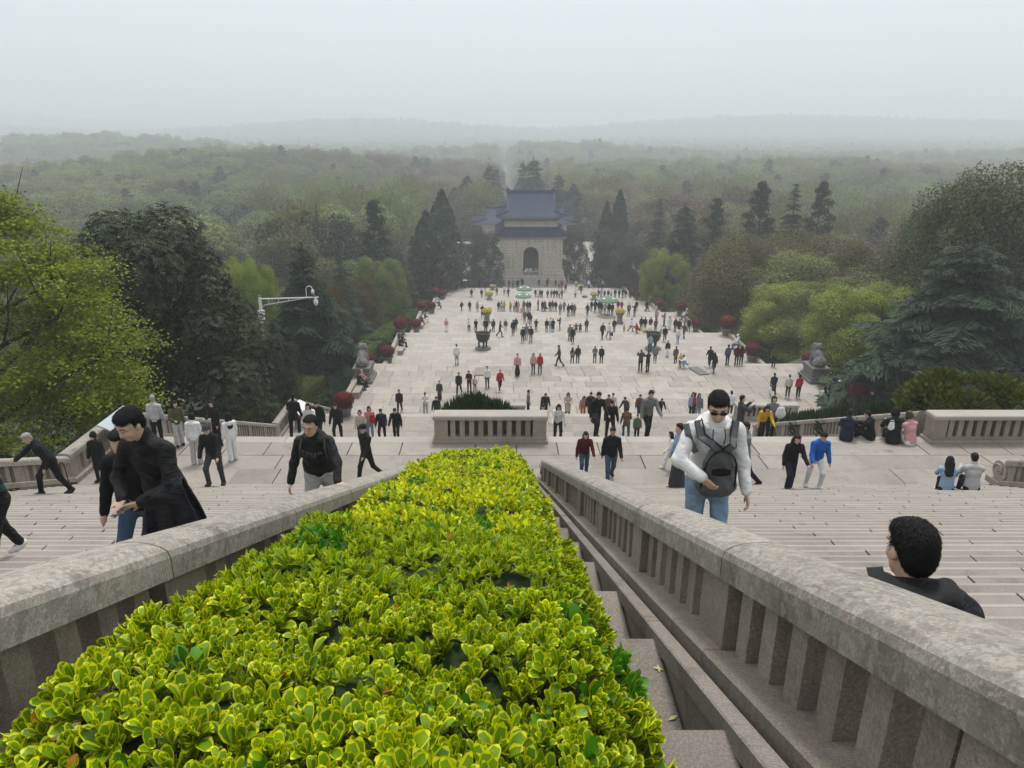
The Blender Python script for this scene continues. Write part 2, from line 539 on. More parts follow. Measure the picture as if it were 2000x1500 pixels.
# ------------------------------------------------------------------ balustrades
def coping_piece(w, L, sl, side=0.115, crown=0.085, n=9, gap=0.006, wob=0):
    """coping stone with a rounded back, length L along y, sheared by the slope"""
    prof = [(-w / 2, -side)] + [(-w / 2 * math.cos(math.pi * k / n) if 0 < k < n else (-w / 2 if k == 0 else w / 2), crown * math.sin(math.pi * k / n) ** 0.8 if 0 < k < n else 0.0) for k in range(n + 1)] + [(w / 2, -side)]
    V = []; Fs = []
    N = len(prof)
    for y in (gap, L - gap):
        V += [(x, y, z - sl * y) for x, z in prof]
    for k in range(N):
        k2 = (k + 1) % N
        Fs.append((k, k2, N + k2, N + k))
    Fs.append(tuple(reversed(range(N)))); Fs.append(tuple(range(N, 2 * N)))
    return mesh('coping', V, Fs, M['coping'])

def balustrade(label, xc, ya, yb, za, sl, w=0.36, bay=1.98, hbase=None, hcop=0.0, scroll=None, detail=True, nb=6, group='stone balustrades of the stairway', height=0.0):
    """za: height of the coping side-top line at ya, falling by sl. Posts between a plinth and rounded coping stones."""
    t = empty('balustrade', (xc, ya, za))
    L = yb - ya
    nbay = max(1, round(L / bay)); bl = L / nbay
    ct, pt = -0.115, -0.54 - height
    cm = coping_piece(w, bl, sl)
    pm = MB().box(-0.13, 0.13, -0.17, 0.17, pt - 0.02 + 0.17 * 0, ct, 0, 0, sl).mesh('pier', M['bal'])
    # plumb posts with sloping ends
    gap = (bl - 0.34) / nb
    bm_ = MB().box(-0.085, 0.085, -0.068, 0.068, pt - 0.01, ct, 0, 0, sl).mesh('baluster', M['bal'])
    plm = MB().box(-w / 2 - 0.045, w / 2 + 0.045, 0.004, bl - 0.004, pt - 0.13, pt, 0.012, 0, sl).mesh('plinth', M['bal'])
    for k in range(nbay):
        y = k * bl
        ob('coping', cm, t, (0, y, -sl * y))
        ob('plinth', plm, t, (0, y, -sl * y))
        ob('pier', pm, t, (0, y + 0.17, -sl * (y + 0.0)))
        for j in range(nb):
            yy = y + 0.34 + gap * (j + 0.5)
            ob('baluster', bm_, t, (0, yy, -sl * (yy - 0.068)))
    y = L
    ob('pier', pm, t, (0, y - 0.18, -sl * (y - 0.35)))
    if scroll:
        # rolled end stone: a drum lying across the balustrade
        mb = MB(); r0 = 0.27
        P = []
        zc = -sl * L - 0.33
        n = 18
        V = []; Fs = []
        for x in (-w / 2 + .02, w / 2 - .02):
            V += [(x, L + 0.16 + r0 * math.cos(a), zc + r0 * math.sin(a)) for a in [2 * math.pi * i / n for i in range(n)]]
        Fs += [(i, (i + 1) % n, n + (i + 1) % n, n + i) for i in range(n)] + [tuple(range(n)), tuple(reversed(range(n, 2 * n)))]
        mb.add(V, Fs)
        for s in (-1, 1):
            pts = [(s * (w / 2), L + 0.16 + (r0 - 0.05 - 0.018 * q) * math.cos(q * 0.55), zc + (r0 - 0.05 - 0.018 * q) * math.sin(q * 0.55)) for q in range(12)]
            mb.tube(pts, 0.02, 5)
        mb.build('scroll', M['bal'], t, smooth=False)
        MB().box(-w / 2 - 0.06, w / 2 + 0.06, L - 0.02, L + 0.5, zc - r0 - 0.16, zc - r0 + 0.01, 0.01).build('scroll_base', M['bal'], t)
    return tag(t, label, 'balustrade', group)

def zs(y): return -1.29 - SL * y          # line through the step noses of the near flight
COPX = 0.18
# both sides of the hedge strip in front of the camera
HB = 0.67
balustrade('weathered stone balustrade with lichened round coping, beside the seated man in black', 1.255, -0.95, 17.2, zs(-0.95) + HB, SL, scroll=True)
balustrade('weathered stone balustrade behind the yellow hedge, by the man with a hand on it', -1.765, -0.95, 17.2, zs(-0.95) + HB, SL, scroll=True)
balustrade('stone balustrade ending in a carved scroll, beside the seated couple', PR0 + 0.17, 5.0, 17.2, zs(5.0) + HB, SL, scroll=True)
balustrade('stone balustrade the old man in black holds on to', XO, 3.0, 17.75, zs(3.0) + HB + 0.06, SL)
balustrade('level stone balustrade along the upper landing, beside the woman in a black hood', XO, 17.75, 20.9, -9.1 + 0.80, 0.0, bay=1.55, nb=4, height=0.12)
balustrade('sloping stone balustrade behind the group of young women in white', XO, 20.9, 35.0, -9.1 + 0.78, (15.4 - 9.1) / 14.1, height=0.1)
balustrade('level stone balustrade with the white slanted board in front of it', XO, 35.0, 38.6, -15.4 + 0.85, 0.0, bay=1.8, nb=5, height=0.15)
balustrade('stone balustrade running down below the white slanted board', XO, 38.6, 46.3, -15.4 + 0.8, 3.5 / 7.7, height=0.1)
balustrade('sloping stone balustrade the four seated people lean against', PR0 + 0.17, 21.3, 35.0, -9.1 - 0.18 + 0.80, (15.4 - 9.1) / 14.1, height=0.1)
for nm, x in (('sloping stone balustrade below the planter, hidden by the dark juniper', PL1 - 0.17),):
    balustrade(nm, x, 21.3, 35.0, -9.1 - 0.18 + 0.80, (15.4 - 9.1) / 14.1, height=0.1)

# planter heads: a level balustraded box at the lower edge of a landing
def planter_head(label, x0, x1, y, z, h=0.90, depth=0.5, nb=9):
    t = empty('stone_planter', ((x0 + x1) / 2, y, z))
    w = (x1 - x0) / 2
    MB().box(-w - .05, w + .05, -0.05, depth + .05, 0, 0.10, 0.01).build('plinth', M['bal'], t)
    MB().box(-w, w, 0, depth, 0.10, 0.20, 0.008).build('sill', M['bal'], t)
    MB().box(-w - .03, w + .03, -0.04, depth + 0.02, h - 0.13, h, 0.03).build('coping', M['band'], t)
    pm = MB().box(-0.20, 0.20, 0.01, depth - .01, 0.20, h - 0.13).mesh('pier', M['bal'])
    for s in (-1, 1):
        ob('pier', pm, t, (s * (w - 0.21), 0, 0))
    bm_ = MB().box(-0.075, 0.075, 0.06, 0.24, 0.20, h - 0.13).mesh('baluster', M['bal'])
    n = nb
    for k in range(n):
        ob('baluster', bm_, t, (-(w - 0.42) + (2 * w - 0.84) * (k + 0.5) / n, 0, 0))
    MB().box(-w + .4, w - .4, depth - 0.12, depth - 0.02, 0.2, h - 0.13).build('back_panel', M['bal'], t)
    return tag(t, label, 'planter', 'stone planters at the landings')
planter_head('long stone balustraded planter below the hedge, in front of the dark round juniper', PL0, PL1, 20.38, -9.1)
planter_head('long stone balustraded planter next to the woman in a striped top', PR0, PR1, 20.38, -9.1)
planter_head('stone planter mostly hidden behind the dark round juniper', PL0, PL1, 37.6, -15.4)
planter_head('small stone planter edged with yellow flowers, behind the woman in a yellow jacket', PR0, PR1, 37.6, -15.4)

# ------------------------------------------------------------------ gutter steps beside the hedge
def gutter():
    t = tag(MB().box(-1.6, 1.1, -1.0, 17.3, -2.1 - 0.6, -2.1, 0, 0, SL).build('gutter', M['gutter'], None), kind='structure')
    t.location = (0, 0, 0)
    run = 1.22
    y = 2.30 - 3 * run
    r = random.Random(5)
    stm = MB().box(0, 0.78, 0, run * 0.58 - 0.008, -0.25, 0, 0.008).mesh('gutter_slab', M['gutter'])
    stm2 = MB().box(0, 0.78, 0, run * 0.42 - 0.008, -0.25, 0, 0.008).mesh('gutter_slab', M['gutter'])
    wm = MB().box(0, 0.05, 0, run, -0.7, 0, 0, 0, SL).mesh('string_wall', M['gutter'])
    sm = MB().box(0, 0.085, 0.006, 2 * run - 0.006, -0.11, 0, 0.008, 0, SL).mesh('string_course', M['gutter'])
    k = 0
    while y < 17.3:
        zf = -1.235 - SL * (y + run)
        ob('gutter_slab', stm2, t, (0.12, y, zf - 0.008 + r.uniform(-.006, .006)))
        ob('gutter_slab', stm, t, (0.12, y + run * 0.42, zf))
        ob('string_wall', wm, t, (0.905, y, -1.31 - SL * y))
        if k % 2 == 0:
            ob('string_course', sm, t, (0.885, y + 0.2, -1.19 - SL * (y + 0.2)))
        y += run; k += 1
gutter()
# fallen leaves on the worn steps
lf = mesh('fallen_leaf', [(-.012, 0, .004), (0, -.03, 0), (.012, 0, .004), (0, .03, .006)], [(0, 1, 2, 3)], plain('fallen_leaf', (0.50, 0.46, 0.16), .7))
for k, (u, v, w) in enumerate(((1286, 1354, 'beside the stringer on the nearest whole step'), (1336, 1357, 'next to the dark stain on the nearest whole step'), (1268, 1314, 'lying green on the second step'), (1195, 1176, 'small one at the end of the third step'), (1408, 1436, 'pale one on the plinth by the big pier'))):
    yy = {1354: 3.25, 1357: 3.25, 1314: 3.9, 1176: 5.0, 1436: 2.9}[v]
    q = atD(u, v, yy); zt = None
    kk = math.floor((q.y - (2.30 - 3 * 1.22)) / 1.22); zf = -1.235 - SL * (2.30 - 3 * 1.22 + (kk + 1) * 1.22)
    tag(ob('fallen_leaf', lf, None, (min(q.x, .86), q.y, zf + .006), (0, 0, k * 1.3)), 'fallen yellow leaf, ' + w, 'leaf', 'fallen leaves on the gutter steps')
# ================================================================== planting
def norm(a): return a / np.maximum(np.linalg.norm(a, axis=-1, keepdims=True), 1e-9)

def frames(N, r, spin=None):
    """two tangent axes for each normal, turned by a random angle"""
    ref = np.where(np.abs(N[:, 2:3]) < 0.95, np.array([[0, 0, 1.0]]), np.array([[1.0, 0, 0]]))
    a = norm(np.cross(N, ref)); b = np.cross(N, a)
    th = r.uniform(0, 2 * np.pi, len(N)) if spin is None else spin
    c, s = np.cos(th)[:, None], np.sin(th)[:, None]
    return a * c + b * s, b * c - a * s

def leafquads(P, N, ln, wd, r, tint=None, spin=None, fold=0.18):
    """one pointed leaf (two triangles joined at the midrib, slightly folded) for each point"""
    n = len(P)
    A, B = frames(N, r, spin)
    ln = np.broadcast_to(np.asarray(ln, float), (n,))[:, None]; wd = np.broadcast_to(np.asarray(wd, float), (n,))[:, None]
    V = np.empty((n, 4, 3), np.float32)
    V[:, 0] = P - A * ln * 0.5
    V[:, 1] = P + B * wd * 0.5 + N * ln * fold * 0.5
    V[:, 2] = P + A * ln * 0.5
    V[:, 3] = P - B * wd * 0.5 + N * ln * fold * 0.5
    Fc = np.arange(n * 4).reshape(n, 4)
    t = r.uniform(0, 1, n) if tint is None else tint
    return V.reshape(-1, 3), Fc, np.repeat(t.astype(np.float32), 4)

def leafmesh(name, chunks, mt):
    V = np.concatenate([c[0] for c in chunks]); t = np.concatenate([c[2] for c in chunks])
    Fs = []; b = 0
    for c in chunks:
        Fs.append(c[1] + b); b += len(c[0])
    me = mesh(name, V, np.concatenate(Fs), mt)
    a = me.attributes.new('tint', 'FLOAT', 'POINT'); a.data.foreach_set('value', t)
    return me

# ------------------------------------------------------------------ the variegated hedge
def vleaf(L, Wd, rows, curl, cup):
    """spindle leaf with a yellow margin: verts, quads, material index (0 green, 1 yellow)"""
    V = []; Fs = []; mi = []
    prof = {4: [(0, .12), (.34, .76), (.66, 1.0), (.90, .68), (1.0, .18)], 2: [(0, .15), (.55, 1.0), (1.0, .15)]}[rows]
    for s, w in prof:
        z = curl * s * s * L
        for q in (-1, -0.72, 0.72, 1):
            V.append((q * w * Wd / 2, s * L, z + cup * Wd * (abs(q) * w) ** 2))
    for i in range(len(prof) - 1):
        for j in range(3):
            Fs.append((i * 4 + j, i * 4 + j + 1, i * 4 + 5 + j, i * 4 + 4 + j))
            mi.append(1 if j != 1 or i == len(prof) - 2 else 0)
    if rows == 2:
        mi = [1, 0, 1, 1, 0, 1]
    return np.array(V), np.array(Fs), np.array(mi)

def hedge_top(x, y):
    """height of the clipped top, over the sloping strip"""
    t = y * 1.09 + 0.4
    h0 = np.interp(t, [1.0, 1.9, 2.4, 3.0, 8, 12, 16, 19], [0.96, 0.85, 0.76, 0.68, 0.60, 0.44, 0.30, 0.28]) + np.clip((x + 1.4) / 1.8, 0, 1) * np.interp(t, [3, 9], [.13, .0])
    b = 0.040 * np.sin(x * 7.1 + y * 2.3) + 0.036 * np.sin(y * 5.3 + x * 3.1 + 1) + 0.03 * np.sin(y * 11.7 + 5 * x) + 0.04 * np.sin(y * 1.9 + 0.7)
    return -h0 - SL * y + b

def build_hedge():
    r = np.random.default_rng(21)
    t = empty('hedge', (-0.42, 1.0, -2.3))
    tag(t, 'clipped hedge with glossy green leaves edged in yellow, between the two balustrades', 'hedge')
    T0 = np.array([-0.42, 1.0, -2.3])
    g, n, out = newmat('spindle_leaf_green')
    oi = n.nodes.new('ShaderNodeObjectInfo'); geo = n.nodes.new('ShaderNodeNewGeometry')
    rn = nd(n, 'ShaderNodeAttribute', _attribute_name='tint')
    def fin(n, out, c, spec=0.45, rough=0.36, tr=0.22):
        b = nd(n, 'ShaderNodeBsdfPrincipled', Roughness=rough); b.inputs['Specular IOR Level'].default_value = spec
        tt = n.nodes.new('ShaderNodeBsdfTranslucent'); mx = nd(n, 'ShaderNodeMixShader', Fac=tr)
        n.links.new(c, b.inputs['Base Color']); n.links.new(c, tt.inputs['Color'])
        n.links.new(b.outputs[0], mx.inputs[1]); n.links.new(tt.outputs[0], mx.inputs[2]); n.links.new(mx.outputs[0], out.inputs[0])
    c = mixc(n, rn.outputs['Fac'], (0.075, 0.17, 0.004), (0.29, 0.46, 0.008))
    fin(n, out, c)
    yl, n, out = newmat('spindle_leaf_margin')
    rn = nd(n, 'ShaderNodeAttribute', _attribute_name='tint')
    fin(n, out, mixc(n, rn.outputs['Fac'], (0.46, 0.53, 0.006), (0.88, 0.86, 0.008)), 0.3)
    gg, n, out = newmat('spindle_leaf_reverted')
    rn = nd(n, 'ShaderNodeAttribute', _attribute_name='tint')
    fin(n, out, mixc(n, rn.outputs['Fac'], (0.045, 0.17, 0.006), (0.13, 0.36, 0.012)))
    dry = plain('spindle_leaf_dry', (0.40, 0.17, 0.02), .6, var=.4, scale=40)
    mats = [g, yl, gg, dry]
    # rosette positions over the top and the two sides
    y0, y1 = 0.55, 16.75
    xl, xr = -1.45, 0.42
    pts = []
    def add(x, y, dz, nx):
        pts.append((x, y, dz, nx))
    # density falls with distance
    for (ya, yb, dens) in ((0.25, 1.7, 520), (1.7, 3.0, 430), (3.0, 6.0, 350), (6.0, 11.0, 270), (11.0, 16.75, 210)):
        k = int((yb - ya) * (xr - xl) * dens)
        for _ in range(k):
            x, y = r.uniform(xl, xr), r.uniform(ya, yb)
            edge = min(x - xl, xr - x)
            dz = -0.16 * max(0, 1 - edge / 0.22) ** 2 - (r.uniform(0.02, 0.10) if r.random() < 0.5 else 0)
            nx = (-1 if x - xl < xr - x else 1) * max(0, 1 - edge / 0.3) * 0.6
            add(x, y, dz, nx)
        k = int((yb - ya) * dens * 0.5)
        for _ in range(k):
            d = r.uniform(0.05, 0.6)
            add(xr + 0.03 + 0.05 * r.random() + 0.07 * math.sin(d * 4), r.uniform(ya, yb), -0.1 - d, 0.9)
            if r.random() < 0.6:
                d = r.uniform(0.05, 0.6)
                add(xl - 0.03 - 0.05 * r.random(), r.uniform(ya, yb), -0.1 - d, -0.9)
    # far end face
    for _ in range(520):
        d = r.uniform(0, 0.9)
        pts.append((r.uniform(xl, xr), y1 + 0.05 + 0.1 * r.random(), -d, 0.0))
    pts = np.array(pts)
    Z = hedge_top(pts[:, 0], pts[:, 1]) + pts[:, 2]
    depth = pts[:, 1] * CP - Z * SP
    # sizes: near rosettes a little larger shoots
    tmpl4 = [vleaf(1.0, w_, 4, c_, 0.30) for c_, w_ in ((0.10, .50), (0.28, .44), (-0.14, .54))]
    tmpl2 = [vleaf(1.0, 0.52, 2, c_, 0.30) for c_ in (0.15, -0.05)]
    tmpl1 = [(np.array([(0, 0, 0), (.27, .6, .06), (0, 1, .05), (-.27, .6, .06)], float), np.array([[0, 1, 2, 3]]), np.array([mq])) for mq in (0, 1, 1)]
    order = np.argsort(depth)
    big = []
    chunks = {4: [], 2: []}
    leaf_obj_data = []
    for oi_, k in enumerate(order):
        x, y, dz, nx = pts[k]; z = Z[k]
        near = 2 if depth[k] < 3.3 and dz > -.035 - .25 * abs(nx) else 1 if depth[k] < 5.5 else 0
        tp = tmpl4 if near == 2 else tmpl2 if near == 1 else tmpl1
        rev = (math.sin(x * 5.1 + 2 + y * 1.3) + math.sin(y * 2.7 + x * 2) > 1.6 and r.random() < 0.7) or r.random() < 0.015
        nl = int(r.integers(7, 11)) if near else int(r.integers(6, 9))
        size = r.choice([.046, .058, .068, .080], p=[.22, .38, .28, .12]) * r.uniform(.88, 1.12) * (1.15 if rev else 1.0)
        axis = norm(np.array([nx + r.normal(0, .22), r.normal(0, .25) - 0.1, 1.0 - 0.6 * abs(nx)]))
        A, B = frames(axis[None], r)
        A, B = A[0], B[0]
        base = np.array([x, y, z - 0.035])
        tn = r.uniform(0, 0.65)
        for j in range(nl):
            layer = j / nl                      # inner leaves upright, outer leaves spread
            az = j * 2.4 + r.normal(0, .2)
            el = R(82) - layer * R(52) + r.normal(0, .12)
            radial = A * math.cos(az) + B * math.sin(az)
            d = radial * math.cos(el) + axis * math.sin(el)
            side = np.cross(d, axis); side = side / max(np.linalg.norm(side), 1e-6)
            up = np.cross(side, d)
            L = size * (0.55 + 0.55 * min(1, layer * 1.6)) * r.uniform(.85, 1.15)
            org = base - axis * layer * 0.045 + d * 0.004
            ti = int(r.integers(len(tp)))
            tv = float(np.clip(tn + r.uniform(-.25, .35) + 0.25 * (1 - layer), 0, 1))
            leaf_obj_data.append((depth[k], near, ti, org, side, d, up, L, tv, 2 if r.random() < .004 else rev))
    # the 300 largest are leaves of their own, the rest one mass
    near_ids = [i for i, q in enumerate(leaf_obj_data) if q[1] == 2]
    near_ids.sort(key=lambda i: leaf_obj_data[i][0] / leaf_obj_data[i][7])
    # choose the ones inside the picture
    def inpic(q):
        o = q[3]; dd = o[1] * CP - o[2] * SP
        u = U0 + F * o[0] / dd; v = 750 + F * (-o[2] * CP - o[1] * SP) / dd
        return 0 < u < 2000 and 0 < v < 1500 and q[3][2] > hedge_top(o[0], o[1]) - 0.075
    own = set([i for i in near_ids if inpic(leaf_obj_data[i])][:300])
    lm = {}
    for ti, (V, Fq, mi) in enumerate(tmpl4):
        for rv in (0, 1):
            for tb in range(4):
                me = mesh('leaf', V, Fq, mats, np.where(mi >= 0, 2, mi) if rv else mi, smooth=True)
                a = me.attributes.new('tint', 'FLOAT', 'POINT'); a.data.foreach_set('value', np.full(len(V), 0.15 + tb * 0.25, np.float32))
                lm[(ti, rv, tb)] = me
    for i in own:
        _, _, ti, org, side, d, up, L, tv, rev = leaf_obj_data[i]
        o = bpy.data.objects.new('leaf', lm[(ti, int(bool(rev)), min(3, int(tv * 4)))])
        mw = Matrix(((side[0] * L, d[0] * L, up[0] * L, org[0] - T0[0]), (side[1] * L, d[1] * L, up[1] * L, org[1] - T0[1]), (side[2] * L, d[2] * L, up[2] * L, org[2] - T0[2]), (0, 0, 0, 1)))
        link(o, t); o.matrix_local = mw
    VV = []; FF = []; MI = []; TT = []; b = 0
    for nearflag, tp in ((2, tmpl4), (1, tmpl2), (0, tmpl1)):
        for ti in range(len(tp)):
            ids = [i for i, q in enumerate(leaf_obj_data) if q[1] == nearflag and q[2] == ti and i not in own]
            if not ids: continue
            V, Fq, mi = tp[ti]
            org = np.array([leaf_obj_data[i][3] for i in ids]) - T0
            sd_ = np.array([leaf_obj_data[i][4] for i in ids]); d = np.array([leaf_obj_data[i][5] for i in ids]); up = np.array([leaf_obj_data[i][6] for i in ids])
            L = np.array([leaf_obj_data[i][7] for i in ids])[:, None, None]
            P = org[:, None] + L * (V[None, :, 0:1] * sd_[:, None] + V[None, :, 1:2] * d[:, None] + V[None, :, 2:3] * up[:, None])
            n_ = len(ids)
            VV.append(P.reshape(-1, 3)); FF.append((Fq[None] + (np.arange(n_) * len(V))[:, None, None]).reshape(-1, 4) + b)
            b += n_ * len(V)
            rv = np.array([int(leaf_obj_data[i][9]) for i in ids])
            MI.append(np.where(rv[:, None] == 2, 3, np.where(rv[:, None] == 1, 2, mi[None])).reshape(-1))
            TT.append(np.repeat([leaf_obj_data[i][8] for i in ids], len(V)))
    me = mesh('foliage', np.concatenate(VV), np.concatenate(FF), mats, np.concatenate(MI), smooth=True)
    a = me.attributes.new('tint', 'FLOAT', 'POINT'); a.data.foreach_set('value', np.concatenate(TT).astype(np.float32))
    tag(ob('foliage', me, t), kind='stuff')
    # dark body under the leaves: shade in the gaps put into its colour
    xs = np.linspace(xl + .02, xr - .02, 9); ys = np.linspace(y0 - .6, y1, 90)
    X, Y = np.meshgrid(xs, ys); e = np.minimum(X - xl, xr - X)
    Zt = hedge_top(X, Y) - 0.105 - 0.30 * np.clip(1 - e / 0.2, 0, 1) ** 2
    V = np.stack([X, Y, Zt], -1).reshape(-1, 3) - T0
    i = np.arange(len(V)).reshape(len(ys), len(xs))
    Fq = np.stack([i[:-1, :-1], i[:-1, 1:], i[1:, 1:], i[1:, :-1]], -1).reshape(-1, 4)
    Vb = np.stack([X, Y, Zt - 1.0], -1)
    L0 = len(V)
    V = np.concatenate([V, (Vb[:, 0] - T0), (Vb[:, -1] - T0)])
    m_ = len(ys)
    li = L0 + np.arange(m_); ri = L0 + m_ + np.arange(m_)
    Fq = np.concatenate([Fq, np.stack([li[:-1], i[:-1, 0], i[1:, 0], li[1:]], -1), np.stack([i[:-1, -1], ri[:-1], ri[1:], i[1:, -1]], -1)])
    ob('dark_core', mesh('dark_core', V, Fq, plain('hedge_gap_shade', (0.020, 0.036, 0.008), 0.95)), t)
    # small twigs reaching up between the shoots
build_hedge()

# ------------------------------------------------------------------ trees
M['bark'] = plain('bark', (0.055, 0.045, 0.036), 0.95, var=0.35, scale=9, bump=0.4)
M['bark_grey'] = plain('grey_bark', (0.13, 0.12, 0.105), 0.95, var=0.3, scale=9, bump=0.4)
LM = {
    'maple': leafmat('maple_leaf', (0.095, 0.14, 0.005), (0.28, 0.325, 0.012), 0.35, piece=0.05),
    'magnolia': leafmat('magnolia_leaf', (0.010, 0.020, 0.007), (0.042, 0.062, 0.020), 0.08, rough=0.6, piece=0.05, spec=0.2),
    'deodar': leafmat('cedar_needle', (0.020, 0.042, 0.026), (0.062, 0.095, 0.052), 0.12, rough=0.7, piece=0.15),
    'camphor': leafmat('camphor_leaf', (0.07, 0.108, 0.020), (0.21, 0.27, 0.055), 0.25, piece=0.16),
    'camphor_lime': leafmat('camphor_new_leaf', (0.115, 0.175, 0.018), (0.30, 0.37, 0.05), 0.3, piece=0.1),
    'olive': leafmat('olive_leaf', (0.036, 0.048, 0.014), (0.105, 0.125, 0.036), 0.2, piece=0.12),
    'osmanthus': leafmat('osmanthus_leaf', (0.050, 0.046, 0.012), (0.125, 0.095, 0.024), 0.2, piece=0.15),
    'darkgreen': leafmat('dark_evergreen_leaf', (0.014, 0.028, 0.013), (0.042, 0.065, 0.026), 0.12, piece=0.2),
    'cypress': leafmat('cypress_scale', (0.012, 0.030, 0.018), (0.036, 0.060, 0.032), 0.1, rough=0.75, piece=0.15),
    'brown': leafmat('budding_twig', (0.085, 0.068, 0.036), (0.195, 0.155, 0.085), 0.25, piece=0.35),
    'springgreen': leafmat('spring_leaf', (0.10, 0.125, 0.028), (0.24, 0.265, 0.075), 0.35, piece=0.3),
    'midgreen': leafmat('woodland_leaf', (0.050, 0.072, 0.022), (0.155, 0.185, 0.058), 0.28, piece=0.38),
    'juniper': leafmat('juniper_scale', (0.016, 0.036, 0.012), (0.055, 0.085, 0.022), 0.12, rough=0.7, piece=0.15),
    'privet': leafmat('clipped_hedge_leaf', (0.050, 0.082, 0.008), (0.125, 0.165, 0.014), 0.25, piece=0.2),
    'redshrub': leafmat('red_shrub_leaf', (0.085, 0.010, 0.010), (0.30, 0.030, 0.026), 0.25, piece=0.12),
    'yellowflower': leafmat('yellow_flower', (0.45, 0.40, 0.01), (0.78, 0.66, 0.02), 0.25, piece=0.05),
    'agave': leafmat('agave_leaf', (0.035, 0.062, 0.045), (0.085, 0.12, 0.085), 0.1, piece=0.1),
}

def lobes_crown(r, W, H, z0, nl, dens, ln, wd, flat=0.75, inner=0.25, lobe=0.34, droop=0.0, top_bias=0.35, spread=(0.45, 0.88), bite=0.0):
    """leaves on and inside many overlapping lobes; W width, H crown height, z0 crown base"""
    ch = []
    for k in range(nl):
        # spread lobe centres through an egg-shaped volume
        a = k * 2.39996 + r.normal(0, .3); f = (k + 0.5) / nl
        zz = (f ** 0.85) * 0.92
        rad = math.sqrt(max(0.0, 1 - (abs(zz - 0.38) / 0.64) ** 2.2)) * r.uniform(*spread)
        c = np.array([math.cos(a) * rad * W / 2, math.sin(a) * rad * W / 2, z0 + zz * H])
        s = lobe * W / 2 * (r.uniform(0.7, 1.25) if not bite else r.uniform(0.5, 1.5))
        n = int(dens * s * s)
        d = norm(r.normal(0, 1, (n, 3)) + np.array([0, 0, top_bias]))
        d = d[(d[:, 2] > -.35 - r.random(n) * .6) | (r.random(n) > bite)]; n = len(d)
        rr = np.where(r.random(n) < inner, r.uniform(0.35, 0.9, n), r.normal(1.0, 0.075 if not bite else .13, n))
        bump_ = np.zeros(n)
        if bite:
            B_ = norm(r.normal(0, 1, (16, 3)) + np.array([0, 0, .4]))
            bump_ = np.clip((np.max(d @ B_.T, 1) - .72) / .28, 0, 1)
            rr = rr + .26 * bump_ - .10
        P = c + d * rr[:, None] * np.array([s, s, s * flat])
        N = norm(d * 0.7 + np.array([0, 0, 0.55]) + r.normal(0, .45, (n, 3)))
        tint = np.clip(r.uniform(0, 0.45) + (0.12 * d[:, 2] + .42 * bump_ - .15 if bite else 0) + r.normal(0.15, 0.2, n), 0, 1)  # clump shading put into the tint: lighter on bumps and upward, darker between
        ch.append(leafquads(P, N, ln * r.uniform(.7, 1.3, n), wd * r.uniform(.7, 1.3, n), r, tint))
    return ch

def limbs(mb, r, H, rad, z0, W, n=7, crook=0.25, m=0):
    P = [(0, 0, -0.6)]; x = y = 0
    top = z0 + (H - z0) * 0.55
    for k in range(1, 6):
        x += r.normal(0, crook * 0.3); y += r.normal(0, crook * 0.3)
        P.append((x, y, top * k / 5))
    mb.tube(P, [rad * (1.25 if k == 0 else 1 - 0.13 * k) for k in range(6)], 7, m)
    for k in range(n):
        a = k * 2.4 + r.uniform(-.4, .4); h = z0 * 0.75 + (top - z0 * 0.75) * k / n
        i = min(4, int(h / top * 5)); b = Vector(P[i]).lerp(Vector(P[i + 1]), (h / top * 5) % 1)
        L = W / 2 * r.uniform(0.6, 0.95)
        p1 = b + Vector((math.cos(a) * L * .4, math.sin(a) * L * .4, L * 0.28)); p2 = b + Vector((math.cos(a + .2) * L * .75, math.sin(a + .2) * L * .75, L * 0.45))
        p3 = b + Vector((math.cos(a + .1) * L, math.sin(a + .1) * L, L * 0.72))
        mb.tube([b, p1, p2, p3], [rad * .45, rad * .32, rad * .2, rad * .07], 5, m)
        for q in (p1, p2):
            a2 = a + r.uniform(-1.2, 1.2)
            mb.tube([q, q + Vector((math.cos(a2) * L * .22, math.sin(a2) * L * .22, L * .2)), q + Vector((math.cos(a2) * L * .36, math.sin(a2) * L * .36, L * .46))], [rad * .2, rad * .12, rad * .04], 4, m)

